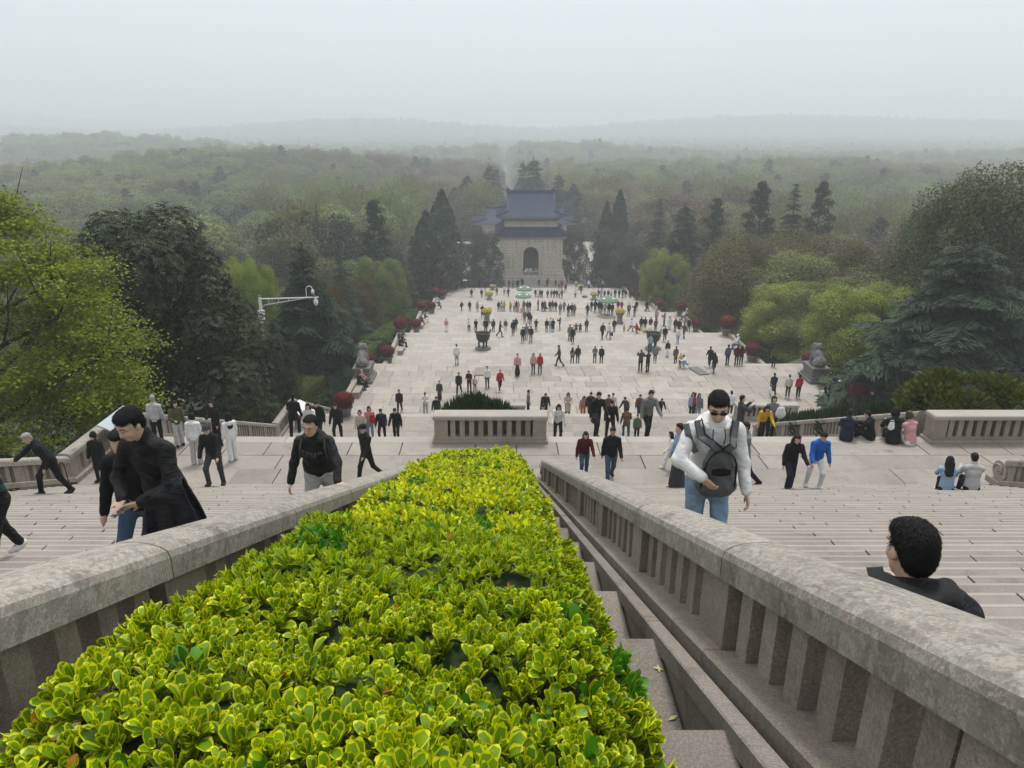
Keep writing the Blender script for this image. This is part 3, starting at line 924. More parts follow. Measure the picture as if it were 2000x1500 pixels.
def deodar_meshes(seed, H, Rb, mt, tiers=22, per=8, sub=16, z0=0.07, droop=0.35, nw=1.0, power=.82):
    """cedar: tiers of boughs that reach out flat and hang at the tips, needles in flat sprays"""
    r = np.random.default_rng(seed)
    mb = MB(); mb.tube([(0, 0, -0.6), (0, 0, H * .3), (0.05, 0, H * .7), (0, 0, H)], [Rb * .055 + .05, Rb * .045, Rb * .022, .02], 7)
    ch = []
    for i in range(tiers):
        f = i / (tiers - 1)
        z = H * (z0 + (1 - z0) * f ** 1.05)
        L0 = Rb * (1 - f) ** power * r.uniform(0.72, 1.1) + 0.12
        k = max(4, int(per * (1 - 0.45 * f)))
        a0 = r.uniform(0, 6.28)
        for j in range(k):
            a = a0 + 6.283 * j / k + r.normal(0, .16)
            L = L0 * r.uniform(0.55, 1.15); z = z + r.normal(0, H * .008)
            ns = max(4, int(sub * L / Rb) + 3)
            s = np.linspace(0.12, 1, ns)
            lift = 0.13 * (1 - f) + 0.3 * f
            zz = L * (lift * s - (droop + 0.10 * r.normal()) * s ** 2.3)
            bend = r.normal(0, .12)
            ang = a + bend * s
            P = np.stack([np.cos(ang) * L * s, np.sin(ang) * L * s, z + zz], 1)
            mb.tube([tuple(P[0] * [0.1, 0.1, 1]), tuple(P[len(P) // 2]), tuple(P[-1])], [Rb * .014 * (1 - f) + .012, Rb * .008, .006], 4, cap=False)
            # side sprays
            tang = np.stack([np.cos(ang), np.sin(ang), np.gradient(zz) / max(L / ns, 1e-3)], 1); tang = norm(tang)
            lat = np.stack([-np.sin(ang), np.cos(ang), np.zeros(ns)], 1)
            for sgn in (-1, 1):
                wl = L * 0.30 * np.sin(np.pi * np.clip(s * 0.85 + .12, 0, 1)) + 0.14
                for q in (0.18, 0.42, 0.68, 0.95, 1.15):
                    d = norm(lat * sgn + tang * 0.65 + np.array([0, 0, -0.22 - 0.2 * q]))
                    C = P + d * (wl * q * r.uniform(.75, 1.15, ns))[:, None] * 0.8
                    N = norm(np.array([0, 0, 1.0]) + r.normal(0, .28, (ns, 3)) + lat * sgn * 0.2)
                    A = norm(d - N * np.sum(d * N, 1, keepdims=True)); B = np.cross(N, A)
                    ln = (wl * 0.5 + 0.10)[:, None] * r.uniform(.8, 1.25, (ns, 1)); wd = (0.026 + 0.020 * L / 3) * nw
                    V = np.empty((ns, 4, 3), np.float32)
                    V[:, 0] = C - A * ln * .5; V[:, 1] = C + B * wd; V[:, 2] = C + A * ln * .5 - np.array([0, 0, 1]) * ln * .12; V[:, 3] = C - B * wd
                    tint = np.clip(0.25 + 0.5 * s * q + r.normal(0, .2, ns), 0, 1).astype(np.float32)
                    ch.append((V.reshape(-1, 3), np.arange(ns * 4).reshape(ns, 4), np.repeat(tint, 4)))
            d = tang
    top = leafquads(np.stack([r.normal(0, .12, 60), r.normal(0, .12, 60), H - r.uniform(0, .1 * H, 60)], 1), norm(r.normal(0, 1, (60, 3))), .3, .08, r)
    ch.append(top)
    return mb.mesh('trunk', M['bark']), leafmesh('crown', ch, LM[mt])

def cypress_meshes(seed, H, Wd, mt, n=2600, pointed=1.0):
    r = np.random.default_rng(seed)
    mb = MB(); mb.tube([(0, 0, -.6), (0, 0, H * .5), (0, 0, H * .95)], [Wd * .07 + .06, Wd * .05, .02], 6)
    f = r.random(n) ** 0.9
    prof = np.where(f < .25, 0.62 + 1.5 * f, (1 - ((f - .25) / .75) ** (1.7 * pointed)) ** 0.9)
    az = r.uniform(0, 6.283, n); lump = 1 + .13 * np.sin(az * 5 + f * 17) + .1 * np.sin(az * 3 - f * 29)
    rr = prof * Wd / 2 * lump * np.where(r.random(n) < .25, r.uniform(.4, .9, n), r.normal(1, .06, n))
    P = np.stack([np.cos(az) * rr, np.sin(az) * rr, H * (.05 + .95 * f)], 1)
    out = np.stack([np.cos(az), np.sin(az), np.full(n, .45)], 1)
    N = norm(out + r.normal(0, .4, (n, 3)))
    return mb.mesh('trunk', M['bark']), leafmesh('crown', [leafquads(P, N, H * .055 * r.uniform(.7, 1.3, n), H * .03, r, None)], LM[mt])

def bare_meshes(seed, H, Wd, mt, n=1500, haze=True):
    """budding deciduous tree: many fine rising twigs, small new leaves"""
    r = np.random.default_rng(seed)
    mb = MB(); limbs(mb, r, H, H * .014 + .05, H * .3, Wd, 9)
    ch = []
    # twig slivers
    nt_ = n
    d = norm(r.normal(0, 1, (nt_, 3)) + np.array([0, 0, .5])); rr = .35 + .65 * r.random(nt_) ** .6
    P = np.array([0, 0, H * .62]) + d * rr[:, None] * np.array([Wd / 2, Wd / 2, H * .38])
    dirv = norm(d * 1.0 + np.array([0, 0, .35]) + r.normal(0, .45, (nt_, 3)))
    side = norm(np.cross(dirv, r.normal(0, 1, (nt_, 3))))
    ln = (H * .055 * r.uniform(.5, 1.4, nt_))[:, None]; wd = H * .004
    V = np.empty((nt_, 4, 3), np.float32)
    V[:, 0] = P - side * wd; V[:, 1] = P + side * wd; V[:, 2] = P + dirv * ln + side * wd * .4; V[:, 3] = P + dirv * ln - side * wd * .4
    ch.append((V.reshape(-1, 3), np.arange(nt_ * 4).reshape(nt_, 4), np.repeat(np.clip(r.normal(.35, .25, nt_), 0, 1).astype(np.float32), 4)))
    nl = int(n * 2.6)
    k = r.integers(0, nt_, nl)
    P2 = P[k] + dirv[k] * ln[k] * r.uniform(.2, 1.1, (nl, 1)) + r.normal(0, H * .008, (nl, 3))
    ch.append(leafquads(P2, norm(r.normal(0, 1, (nl, 3)) + np.array([0, 0, .8])), H * .024, H * .015, r, np.clip(r.normal(.55, .28, nl), 0, 1)))
    return mb.mesh('trunk', M['bark_grey']), leafmesh('crown', ch, LM[mt])

def broad_meshes(seed, H, Wd, mt, nl=26, dens=260, ln=.16, wd=.09, base=.22, bark='bark', **kw):
    r = np.random.default_rng(seed)
    mb = MB(); limbs(mb, r, H, H * .018 + .06, H * (base + .05), Wd)
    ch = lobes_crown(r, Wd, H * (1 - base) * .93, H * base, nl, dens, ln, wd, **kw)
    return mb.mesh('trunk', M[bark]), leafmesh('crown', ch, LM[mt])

def pine_meshes(seed, H, Wd, mt='darkgreen', pads=30):
    r = np.random.default_rng(seed)
    mb = MB(); P = [(0, 0, -.6), (.1, 0, H * .35), (-.05, .1, H * .7), (0, 0, H * .95)]
    mb.tube(P, [.22, .18, .11, .03], 6)
    ch = []
    for k in range(pads):
        f = (k + .5) / pads; a = k * 2.4 + r.normal(0, .4)
        z = H * (.36 + .62 * f); rad = Wd / 2 * (1 - f) ** .6 * r.uniform(.35, 1.0)
        c = np.array([math.cos(a) * rad, math.sin(a) * rad, z]); s = Wd * .13 * (1.2 - .6 * f) * r.uniform(.6, 1.4)
        mb.tube([(0, 0, z - rad * .25), tuple(c)], [.07, .02], 4)
        n = 150
        d = norm(r.normal(0, 1, (n, 3)) + np.array([0, 0, .6]))
        ch.append(leafquads(c + d * np.array([s * 1.3, s * 1.3, s * .5]) * r.uniform(.3, 1.15, (n, 1)), norm(d + r.normal(0, .6, (n, 3))), .42, .14, r, np.clip(r.normal(.4, .3, n), 0, 1)))
    return mb.mesh('trunk', M['bark']), leafmesh('crown', ch, LM[mt])

def plant_tree(name, label, meshes, loc, rz=0.0, sc=1.0, group=None, cat='tree'):
    t = empty(name, loc, rz, sc)
    ob('trunk', meshes[0], t); ob('crown', meshes[1], t)
    return tag(t, label, cat, group)

def tree_at(name, label, fn, u, vtop, D, wpx=None, group=None, zbase=None, rz=None, **kw):
    """a tree whose top shows at (u, vtop), standing D ahead"""
    p = atD(u, vtop, D)
    zb = Tz(p.x, D) if zbase is None else zbase
    H = p.z - zb
    dep = D * CP - p.z * SP
    return p.x, zb, H, (wpx * dep / F if wpx else None)

# templates, modelled at their own size and copied with a scale
TP = {}
def tpl(key, fn, *a, **k):
    if key not in TP: TP[key] = fn(*a, **k)
    return TP[key]
tpl('deodar_a', deodar_meshes, 1, 12.0, 4.6, 'deodar', 30, 10, 22)
tpl('deodar_big', deodar_meshes, 14, 13.0, 8.2, 'deodar', 34, 12, 40, .05, .30, 1.25, .62)
tpl('deodar_b', deodar_meshes, 2, 12.0, 3.6, 'deodar', 40, 9, 16, droop=0.30)
tpl('cypress', cypress_meshes, 3, 12.0, 3.6, 'cypress')
tpl('cypress_slim', cypress_meshes, 4, 12.0, 2.6, 'cypress', 2400, 1.6)
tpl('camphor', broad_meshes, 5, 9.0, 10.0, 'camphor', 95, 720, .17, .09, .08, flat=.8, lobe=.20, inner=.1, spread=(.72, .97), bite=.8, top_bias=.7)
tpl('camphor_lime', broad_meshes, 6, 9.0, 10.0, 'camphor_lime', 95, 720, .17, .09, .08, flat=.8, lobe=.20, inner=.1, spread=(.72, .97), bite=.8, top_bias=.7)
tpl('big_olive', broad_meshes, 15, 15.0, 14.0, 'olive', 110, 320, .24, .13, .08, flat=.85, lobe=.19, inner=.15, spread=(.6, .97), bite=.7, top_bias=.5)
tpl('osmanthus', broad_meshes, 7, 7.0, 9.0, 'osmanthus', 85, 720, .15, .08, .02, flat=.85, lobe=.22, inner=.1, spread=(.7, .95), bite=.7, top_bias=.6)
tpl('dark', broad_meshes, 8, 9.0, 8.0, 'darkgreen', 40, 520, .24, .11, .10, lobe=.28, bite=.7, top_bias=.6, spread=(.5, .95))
tpl('mid', broad_meshes, 9, 12.0, 9.0, 'midgreen', 26, 150, .34, .2, .25, 'bark_grey')
tpl('spring', broad_meshes, 10, 12.0, 9.0, 'springgreen', 28, 150, .32, .2, .25, 'bark_grey', inner=.4)
tpl('bare_a', bare_meshes, 11, 13.0, 8.0, 'brown')
tpl('bare_b', bare_meshes, 12, 13.0, 9.0, 'springgreen', 1300)
tpl('pine', pine_meshes, 13, 13.0, 6.0)
SIZE = {'big_olive': (15, 14), 'deodar_a': (12, 9.2), 'deodar_b': (12, 7.2), 'deodar_big': (13, 16.4), 'cypress': (12, 3.6), 'cypress_slim': (12, 2.6), 'camphor': (9, 10), 'camphor_lime': (9, 10),
        'osmanthus': (7, 9), 'dark': (9, 8), 'mid': (12, 9), 'spring': (12, 9), 'bare_a': (13, 8), 'bare_b': (13, 9), 'pine': (13, 6)}
PLACED = []      # (x, y, radius) of trees, so that the wood keeps clear of them

def put(kind, name, label, u, vtop, D, wpx, group=None, zbase=None, cat='tree'):
    x, zb, H, w = tree_at(name, label, None, u, vtop, D, wpx, zbase=zbase)
    h0, w0 = SIZE[kind]
    PLACED.append((x, D, w / 2))
    return plant_tree(name, label, TP[kind], (x, D, zb), rnd.uniform(0, 6.28), (w / w0, w / w0, H / h0), group, cat)

# -- the two big trees at the near left
def near_left():
    r = np.random.default_rng(31)
    # maple: layered sprays of small bright leaves over dark crooked limbs
    H, Wd = 11.4, 12.6
    mb = MB(); limbs(mb, r, H, .26, 2.2, Wd, 12, .6)
    ch = []
    for k in range(520):
        a = r.uniform(0, 6.28); f = r.random() ** .7
        z = -.2 + f * 11.0
        env = math.sqrt(max(0, 1 - ((z - 3.9) / 7.1) ** 2))
        rad = Wd / 2 * env * math.sqrt(r.uniform(.12, 1))
        c = np.array([math.cos(a) * rad, math.sin(a) * rad, z - .05 * rad])
        s = r.uniform(.55, 1.15); n = int(240 * s)
        q = r.normal(0, 1, (n, 3)) * np.array([s * .52, s * .52, s * .16])
        P = c + q - np.array([0, 0, 1.0]) * (np.sum(q[:, :2] ** 2, 1) * .16)[:, None]
        N = norm(np.array([0, 0, 1.0]) + r.normal(0, .45, (n, 3)))
        ch.append(leafquads(P, N, .14 * r.uniform(.7, 1.3, n), .10, r, np.clip(r.uniform(0, .5) + r.normal(.2, .2, n), 0, 1)))
    x, D = -19.5, 25.5
    plant_tree('maple_tree', 'bright yellow-green maple with layered leaves at the edge of the stairs', (mb.mesh('trunk', M['bark']), leafmesh('crown', ch, LM['maple'])), (x, D, Tz(x, D)))
    PLACED.append((x, D, 5.5))
    # magnolia: dense dark crown of long glossy leaves in whorls
    H, Wd = 13.2, 12.2
    mb = MB(); limbs(mb, r, H, .3, 2.2, Wd, 9, .5)
    ch = []
    for k in range(52):
        a = k * 2.4 + r.normal(0, .3); f = (k + .5) / 52
        zz = f ** .9
        rad = (math.sqrt(max(0, 1 - (abs(zz - .30) / .72) ** 2.3))) * r.uniform(.5, .9) * Wd / 2
        c = np.array([math.cos(a) * rad, math.sin(a) * rad, 1.2 + zz * (H - 2.4)])
        s = r.uniform(1.0, 1.8)
        nw = int(115 * s * s)
        d = norm(r.normal(0, 1, (nw, 3)) + np.array([0, 0, .4]))
        C = c + d * (s * r.normal(1, .09, nw))[:, None] * np.array([1, 1, .85])
        ax = norm(d + np.array([0, 0, .5]) + r.normal(0, .25, (nw, 3)))
        A, B = frames(ax, r)
        for j in range(6):
            t_ = j * 1.047 + r.uniform(0, .5, nw)
            rdl = A * np.cos(t_)[:, None] + B * np.sin(t_)[:, None]
            dr = norm(rdl + ax * .35)
            N = norm(ax - rdl * .35); sd_ = np.cross(dr, N)
            L = .24 * r.uniform(.7, 1.25, (nw, 1)); wd = .082
            V = np.empty((nw, 4, 3), np.float32)
            V[:, 0] = C; V[:, 1] = C + dr * L * .55 + sd_ * wd * .5; V[:, 2] = C + dr * L - N * L * .12; V[:, 3] = C + dr * L * .55 - sd_ * wd * .5
            ch.append((V.reshape(-1, 3), np.arange(nw * 4).reshape(nw, 4), np.repeat(np.clip(r.normal(.4, .28, nw), 0, 1).astype(np.float32), 4)))
    n = 9000
    dd = norm(r.normal(0, 1, (n, 3))); dd = dd * (r.random((n, 1)) ** .4) * np.array([Wd * .40, Wd * .40, H * .38]) + np.array([0, 0, H * .52])
    ch.append(leafquads(dd, norm(r.normal(0, 1, (n, 3))), .34, .16, r, np.clip(r.normal(.15, .15, n), 0, 1)))
    x, D = -18.9, 39.0
    plant_tree('magnolia_tree', 'large dark glossy evergreen magnolia behind the bright maple', (mb.mesh('trunk', M['bark']), leafmesh('crown', ch, LM['magnolia'])), (x, D, Tz(x, D)))
    PLACED.append((x, D, 5.5))
near_left()

GL, GR = 'trees along the west side of the terraces', 'trees along the east side of the terraces'
# west side, near to far: (kind, name, label, u, vtop, D, width px)
for a in [
    ('deodar_big', 'deodar_cedar', 'broad dark cedar behind the white camera pole', 588, 478, 60, 235),
    ('dark', 'leafy_tree', 'dark bushy tree hiding the foot of the camera pole', 522, 638, 47, 105),
    ('camphor_lime', 'leafy_tree', 'small lime-green tree between the magnolia and the cedar', 482, 500, 66, 110),
    ('osmanthus', 'leafy_tree', 'rusty brown-green rounded tree behind the cedar by the camera pole', 630, 545, 76, 95),
    ('deodar_b', 'deodar_cedar', 'drooping green cedar behind the hedge, next to the rusty rounded tree', 662, 500, 88, 130),
    ('osmanthus', 'leafy_tree', 'olive brown rounded tree above the light green hedge', 690, 532, 94, 90),
    ('camphor', 'leafy_tree', 'pale green round-headed tree below the tall dark pine', 738, 498, 104, 105),
    ('deodar_b', 'deodar_cedar', 'blue-green cedar left of the plaza, under the dark conical trees', 785, 500, 120, 100),
    ('cypress', 'conifer_tree', 'dark conical conifer standing left of the plaza, shorter of two', 832, 415, 138, 80),
    ('cypress', 'conifer_tree', 'tall dark conical conifer left of the pavilion, tallest there', 862, 374, 150, 78),
    ('pine', 'pine_tree', 'tall dark green pine left of the conical conifers', 728, 388, 112, 95),
    ('deodar_b', 'conifer_tree', 'dark spire of a conifer above the camera pole cedar', 617, 402, 130, 70),
    ('dark', 'leafy_tree', 'dark evergreen tree standing against the left corner of the pavilion', 950, 447, 160, 72),
    ('dark', 'leafy_tree', 'smaller dark evergreen tree left of the pavilion, by the path', 915, 468, 166, 55),
    ('dark', 'leafy_tree', 'dark shaded tree at the foot of the tall conifers, beside the path', 846, 490, 148, 95),
    ('dark', 'leafy_tree', 'dark bushy tree under the tall pine', 745, 470, 120, 110),
    ('mid', 'leafy_tree', 'grey-green tree between the magnolia and the tall pine', 560, 440, 120, 150),
]:
    put(*a[:3], *a[3:], group=GL)
# east side
for a in [
    ('deodar_big', 'deodar_cedar', 'huge spreading cedar with drooping boughs at the east edge', 1905, 470, 47, 520),
    ('big_olive', 'leafy_tree', 'tall olive tree rising behind the huge cedar, its top against the haze', 1985, 300, 62, 330),
    ('big_olive', 'leafy_tree', 'tall rounded tree on the slope left of the tallest olive tree', 1890, 372, 70, 260),
    ('camphor_lime', 'leafy_tree', 'bright lime-green round tree behind the right stone lion', 1715, 552, 64, 235),
    ('camphor', 'leafy_tree', 'pale green round tree in front of the brown-green trees', 1625, 490, 88, 300),
    ('camphor_lime', 'leafy_tree', 'light green tree beside the clipped hedge, left of the lime-green tree', 1575, 552, 76, 210),
    ('camphor', 'leafy_tree', 'mid green round tree between two lighter green trees', 1655, 545, 72, 220),
    ('osmanthus', 'leafy_tree', 'wide brown-green dome of a tree above the clipped hedge', 1500, 462, 98, 260),
    ('osmanthus', 'leafy_tree', 'brown-green rounded tree behind the pale green round tree', 1600, 452, 104, 240),
    ('osmanthus', 'leafy_tree', 'olive rounded tree beside the huge cedar, far side', 1740, 470, 88, 230),
    ('osmanthus', 'leafy_tree', 'brown rounded tree left of the huge cedar', 1700, 525, 80, 180),
    ('osmanthus', 'leafy_tree', 'small brown-green rounded tree at the hedge, left of the wide dome', 1405, 500, 108, 110),
    ('deodar_big', 'deodar_cedar', 'grey-green cedar at the far right corner of the terraces', 1340, 400, 128, 170),
    ('camphor_lime', 'leafy_tree', 'small yellow-green tree at the foot of the grey-green cedar', 1305, 485, 124, 95),
    ('pine', 'pine_tree', 'dark pine leaning over the grey-green cedar', 1402, 385, 132, 75),
    ('pine', 'pine_tree', 'tall ragged dark pine with a broken top', 1492, 352, 126, 90),
    ('deodar_b', 'deodar_cedar', 'pointed cedar standing between two ragged pines', 1556, 360, 130, 150),
    ('pine', 'pine_tree', 'ragged dark pine right of the pointed cedar', 1610, 352, 136, 80),
    ('cypress_slim', 'conifer_tree', 'slim column of a conifer right of the pavilion', 1212, 374, 172, 36),
    ('cypress', 'conifer_tree', 'small dark conifer left of the slim column', 1186, 396, 180, 40),
    ('dark', 'leafy_tree', 'dark evergreen tree at the right corner of the pavilion', 1122, 448, 172, 60),
    ('dark', 'leafy_tree', 'dark evergreen tree over the crowded path', 1200, 448, 160, 110),
    ('dark', 'leafy_tree', 'dark evergreen tree right of the crowded path', 1240, 470, 152, 95),
    ('deodar_b', 'deodar_cedar', 'cedar behind the crowded path, right of the slim column', 1290, 388, 160, 110),
    ('dark', 'leafy_tree', 'small dark pine bush on the slope left of the huge cedar', 1812, 412, 110, 70),
]:
    put(*a[:3], *a[3:], group=GR)
# cedars flanking the avenue beyond the roof
for k, a in enumerate([
    ('deodar_big', 'deodar_cedar', 'big hazy cedar left of the avenue behind the pavilion roof', 955, 322, 258, 100),
    ('deodar_big', 'deodar_cedar', 'biggest hazy cedar right of the avenue behind the pavilion roof', 1042, 310, 262, 125),
    ('deodar_big', 'deodar_cedar', 'hazy cedar spreading right behind the roof', 1092, 340, 252, 95),
    ('cypress', 'conifer_tree', 'hazy conical tree at the right end of the avenue cedars', 1120, 362, 246, 62),
    ('cypress', 'conifer_tree', 'hazy conical tree left of the avenue cedars', 912, 346, 262, 66),
    ('cypress', 'conifer_tree', 'second hazy conical tree left of the avenue cedars', 888, 368, 250, 56),
    ('deodar_big', 'deodar_cedar', 'small hazy cedar close to the avenue on its left', 968, 328, 300, 70),
    ('deodar_big', 'deodar_cedar', 'small hazy cedar close to the avenue on its right', 1022, 316, 300, 70),
]):
    put(*a[:3], *a[3:], group='cedars along the avenue')
# ================================================================== buildings
def course_mat():
    m, n, out = newmat('coursed_granite')
    geo = n.nodes.new('ShaderNodeNewGeometry')
    mp = nd(n, 'ShaderNodeMapping'); mp.inputs['Rotation'].default_value = (R(90), 0, 0)
    n.links.new(geo.outputs['Position'], mp.inputs['Vector'])
    br = nd(n, 'ShaderNodeTexBrick', Scale=1.0)
    br.inputs['Brick Width'].default_value = 1.5; br.inputs['Row Height'].default_value = 0.62; br.inputs['Mortar Size'].default_value = 0.035
    br.inputs['Color1'].default_value = (0.50, 0.455, 0.38, 1); br.inputs['Color2'].default_value = (0.56, 0.51, 0.43, 1); br.inputs['Mortar'].default_value = (0.27, 0.235, 0.185, 1)
    n.links.new(mp.outputs[0], br.inputs['Vector'])
    st = nd(n, 'ShaderNodeMapping'); st.inputs['Scale'].default_value = (1.2, 1.2, 0.12)
    n.links.new(geo.outputs['Position'], st.inputs['Vector'])
    c = mixc(n, ramp(n, noise(n, st.outputs[0], 1.3, 5, .7), .5, .72, 0, .55), br.outputs['Color'], (0.17, 0.15, 0.125))
    b = nd(n, 'ShaderNodeBsdfPrincipled', Roughness=.9)
    n.links.new(c, b.inputs['Base Color']); n.links.new(b.outputs[0], out.inputs[0])
    return m
M['course'] = course_mat()
M['tile'] = plain('blue_glazed_tile', (0.032, 0.043, 0.088), 0.6, var=0.3, scale=1.2, spec=0.15)
M['ridge'] = plain('blue_ridge_tile', (0.038, 0.05, 0.098), 0.6, var=0.25, scale=2.0, spec=0.15)
M['eave'] = plain('painted_eave', (0.25, 0.245, 0.20), 0.9, var=0.3, scale=3)

def hip_roof(t, hx, hy, ze, zr, gx, s0=0.34, pw=1.35, lift=0.5, rib=0.36, hip_only=None):
    """Chinese hip-and-gable roof centred on t; hip_only=(ix, iy, zt) makes just a skirt round an upper storey"""
    n = 7
    ribs = MB(); body = MB(); rg = MB()
    def corner(x, y, ox, oy):            # upturned eave corners
        return lift * (max(0, abs(x) / ox - .62) / .38) ** 2 * (max(0, abs(y) / oy - .62) / .38) ** 2
    if hip_only: ix, iy, zt = hip_only
    else:
        ix = gx; iy = hy * (1 - s0); zt = ze + (zr - ze) * s0 ** pw
    def skirt(q, f):                     # q: side 0..3 param; f 0 eave .. 1 inner
        return f
    # four skirt faces
    for side in range(4):
        V = []; Fs = []; m = 9
        for i in range(n + 1):
            f = i / n
            ox, oy = hx + (ix - hx) * f, hy + (iy - hy) * f
            z = ze + (zt - ze) * f ** (1.25 if hip_only else pw * .9)
            for k in range(m + 1):
                s = -1 + 2 * k / m
                if side == 0: x, y = s * ox, -oy
                elif side == 1: x, y = ox, s * oy
                elif side == 2: x, y = -s * ox, oy
                else: x, y = -ox, -s * oy
                V.append((x, y, z + corner(x, y, hx, hy) * (1 - f)))
        for i in range(n):
            for k in range(m):
                a = i * (m + 1) + k
                Fs.append((a, a + 1, a + m + 2, a + m + 1))
        body.add(V, Fs)
    # ribs of round tiles
    for sgn in (-1, 1):
        nr = int(2 * hx / rib)
        for k in range(nr + 1):
            x = -hx + 2 * hx * k / nr
            P = []
            for i in range(n + 1):
                f = i / n; ox = hx + (ix - hx) * f
                if abs(x) > ox + 1e-6: break
                P.append((x, sgn * (hy + (iy - hy) * f), ze + (zt - ze) * f ** (1.25 if hip_only else pw * .9) + corner(x, hy, hx, hy) * (1 - f) + .03))
            if not hip_only and abs(x) <= gx - .25:
                for i in range(1, n + 1):
                    s = s0 + (1 - s0) * i / n
                    P.append((x, sgn * hy * (1 - s), ze + (zr - ze) * s ** pw + .03))
            if len(P) > 1: ribs.tube(P, .085, 4, cap=False)
        nr = int(2 * hy / rib)
        for k in range(nr + 1):
            y = -hy + 2 * hy * k / nr
            P = []
            for i in range(n + 1):
                f = i / n; oy = hy + (iy - hy) * f
                if abs(y) > oy + 1e-6: break
                P.append((sgn * (hx + (ix - hx) * f), y, ze + (zt - ze) * f ** (1.25 if hip_only else pw * .9) + corner(hx, y, hx, hy) * (1 - f) + .03))
            if len(P) > 1: ribs.tube(P, .085, 4, cap=False)
    if not hip_only:
        for sgn in (-1, 1):
            V = []; Fs = []
            for i in range(n + 1):
                s = s0 + (1 - s0) * i / n
                for x in (-gx, gx): V.append((x, sgn * hy * (1 - s), ze + (zr - ze) * s ** pw))
            for i in range(n): Fs.append((2 * i, 2 * i + 1, 2 * i + 3, 2 * i + 2))
            body.add(V, Fs)
            # gable wall
            V = [(sgn * (gx - .2), y_ * hy, z_) for y_, z_ in [(-(1 - s), ze + (zr - ze) * s ** pw) for s in np.linspace(s0, 1, 6)] + [((1 - s), ze + (zr - ze) * s ** pw) for s in np.linspace(1, s0, 6)[1:]]]
            body.add(V, [tuple(range(len(V)))], 0)
            # ridges down the gable edges
            for s2 in (-1, 1):
                P = [(sgn * gx, s2 * hy * (1 - s), ze + (zr - ze) * s ** pw + .16) for s in np.linspace(s0 - .03, 1, 8)]
                rg.tube(P, .23, 6)
        rg.box(-gx - .1, gx + .1, -.22, .22, zr - .1, zr + .45)
        for sgn in (-1, 1):
            rg.box(sgn * (gx - .1) - .45, sgn * (gx - .1) + .45, -.3, .3, zr - .1, zr + .75)
            rg.tube([(sgn * (gx - .1), 0, zr + .65), (sgn * (gx + .1), 0, zr + .9), (sgn * (gx - .2), 0, zr + 1.0)], [.28, .2, .06], 6)
    for sx in (-1, 1):
        for sy in (-1, 1):
            P = []
            for i in range(n + 1):
                f = i / n
                P.append((sx * (hx + (ix - hx) * f), sy * (hy + (iy - hy) * f), ze + (zt - ze) * f ** (1.25 if hip_only else pw * .9) + lift * (1 - f) + .14))
            rg.tube(P, .2, 6)
    body.build('roof', M['tile'], t); r_ = bpy.data.objects[-1] if False else None
    ribs.build('roof_tile_rows', M['tile'], t)
    rg.build('roof_ridge', M['ridge'], t)
    MB().box(-hx + .25, hx - .25, -hy + .25, hy - .25, ze - .30, ze - .04).build('eave_soffit', M['eave'], t)

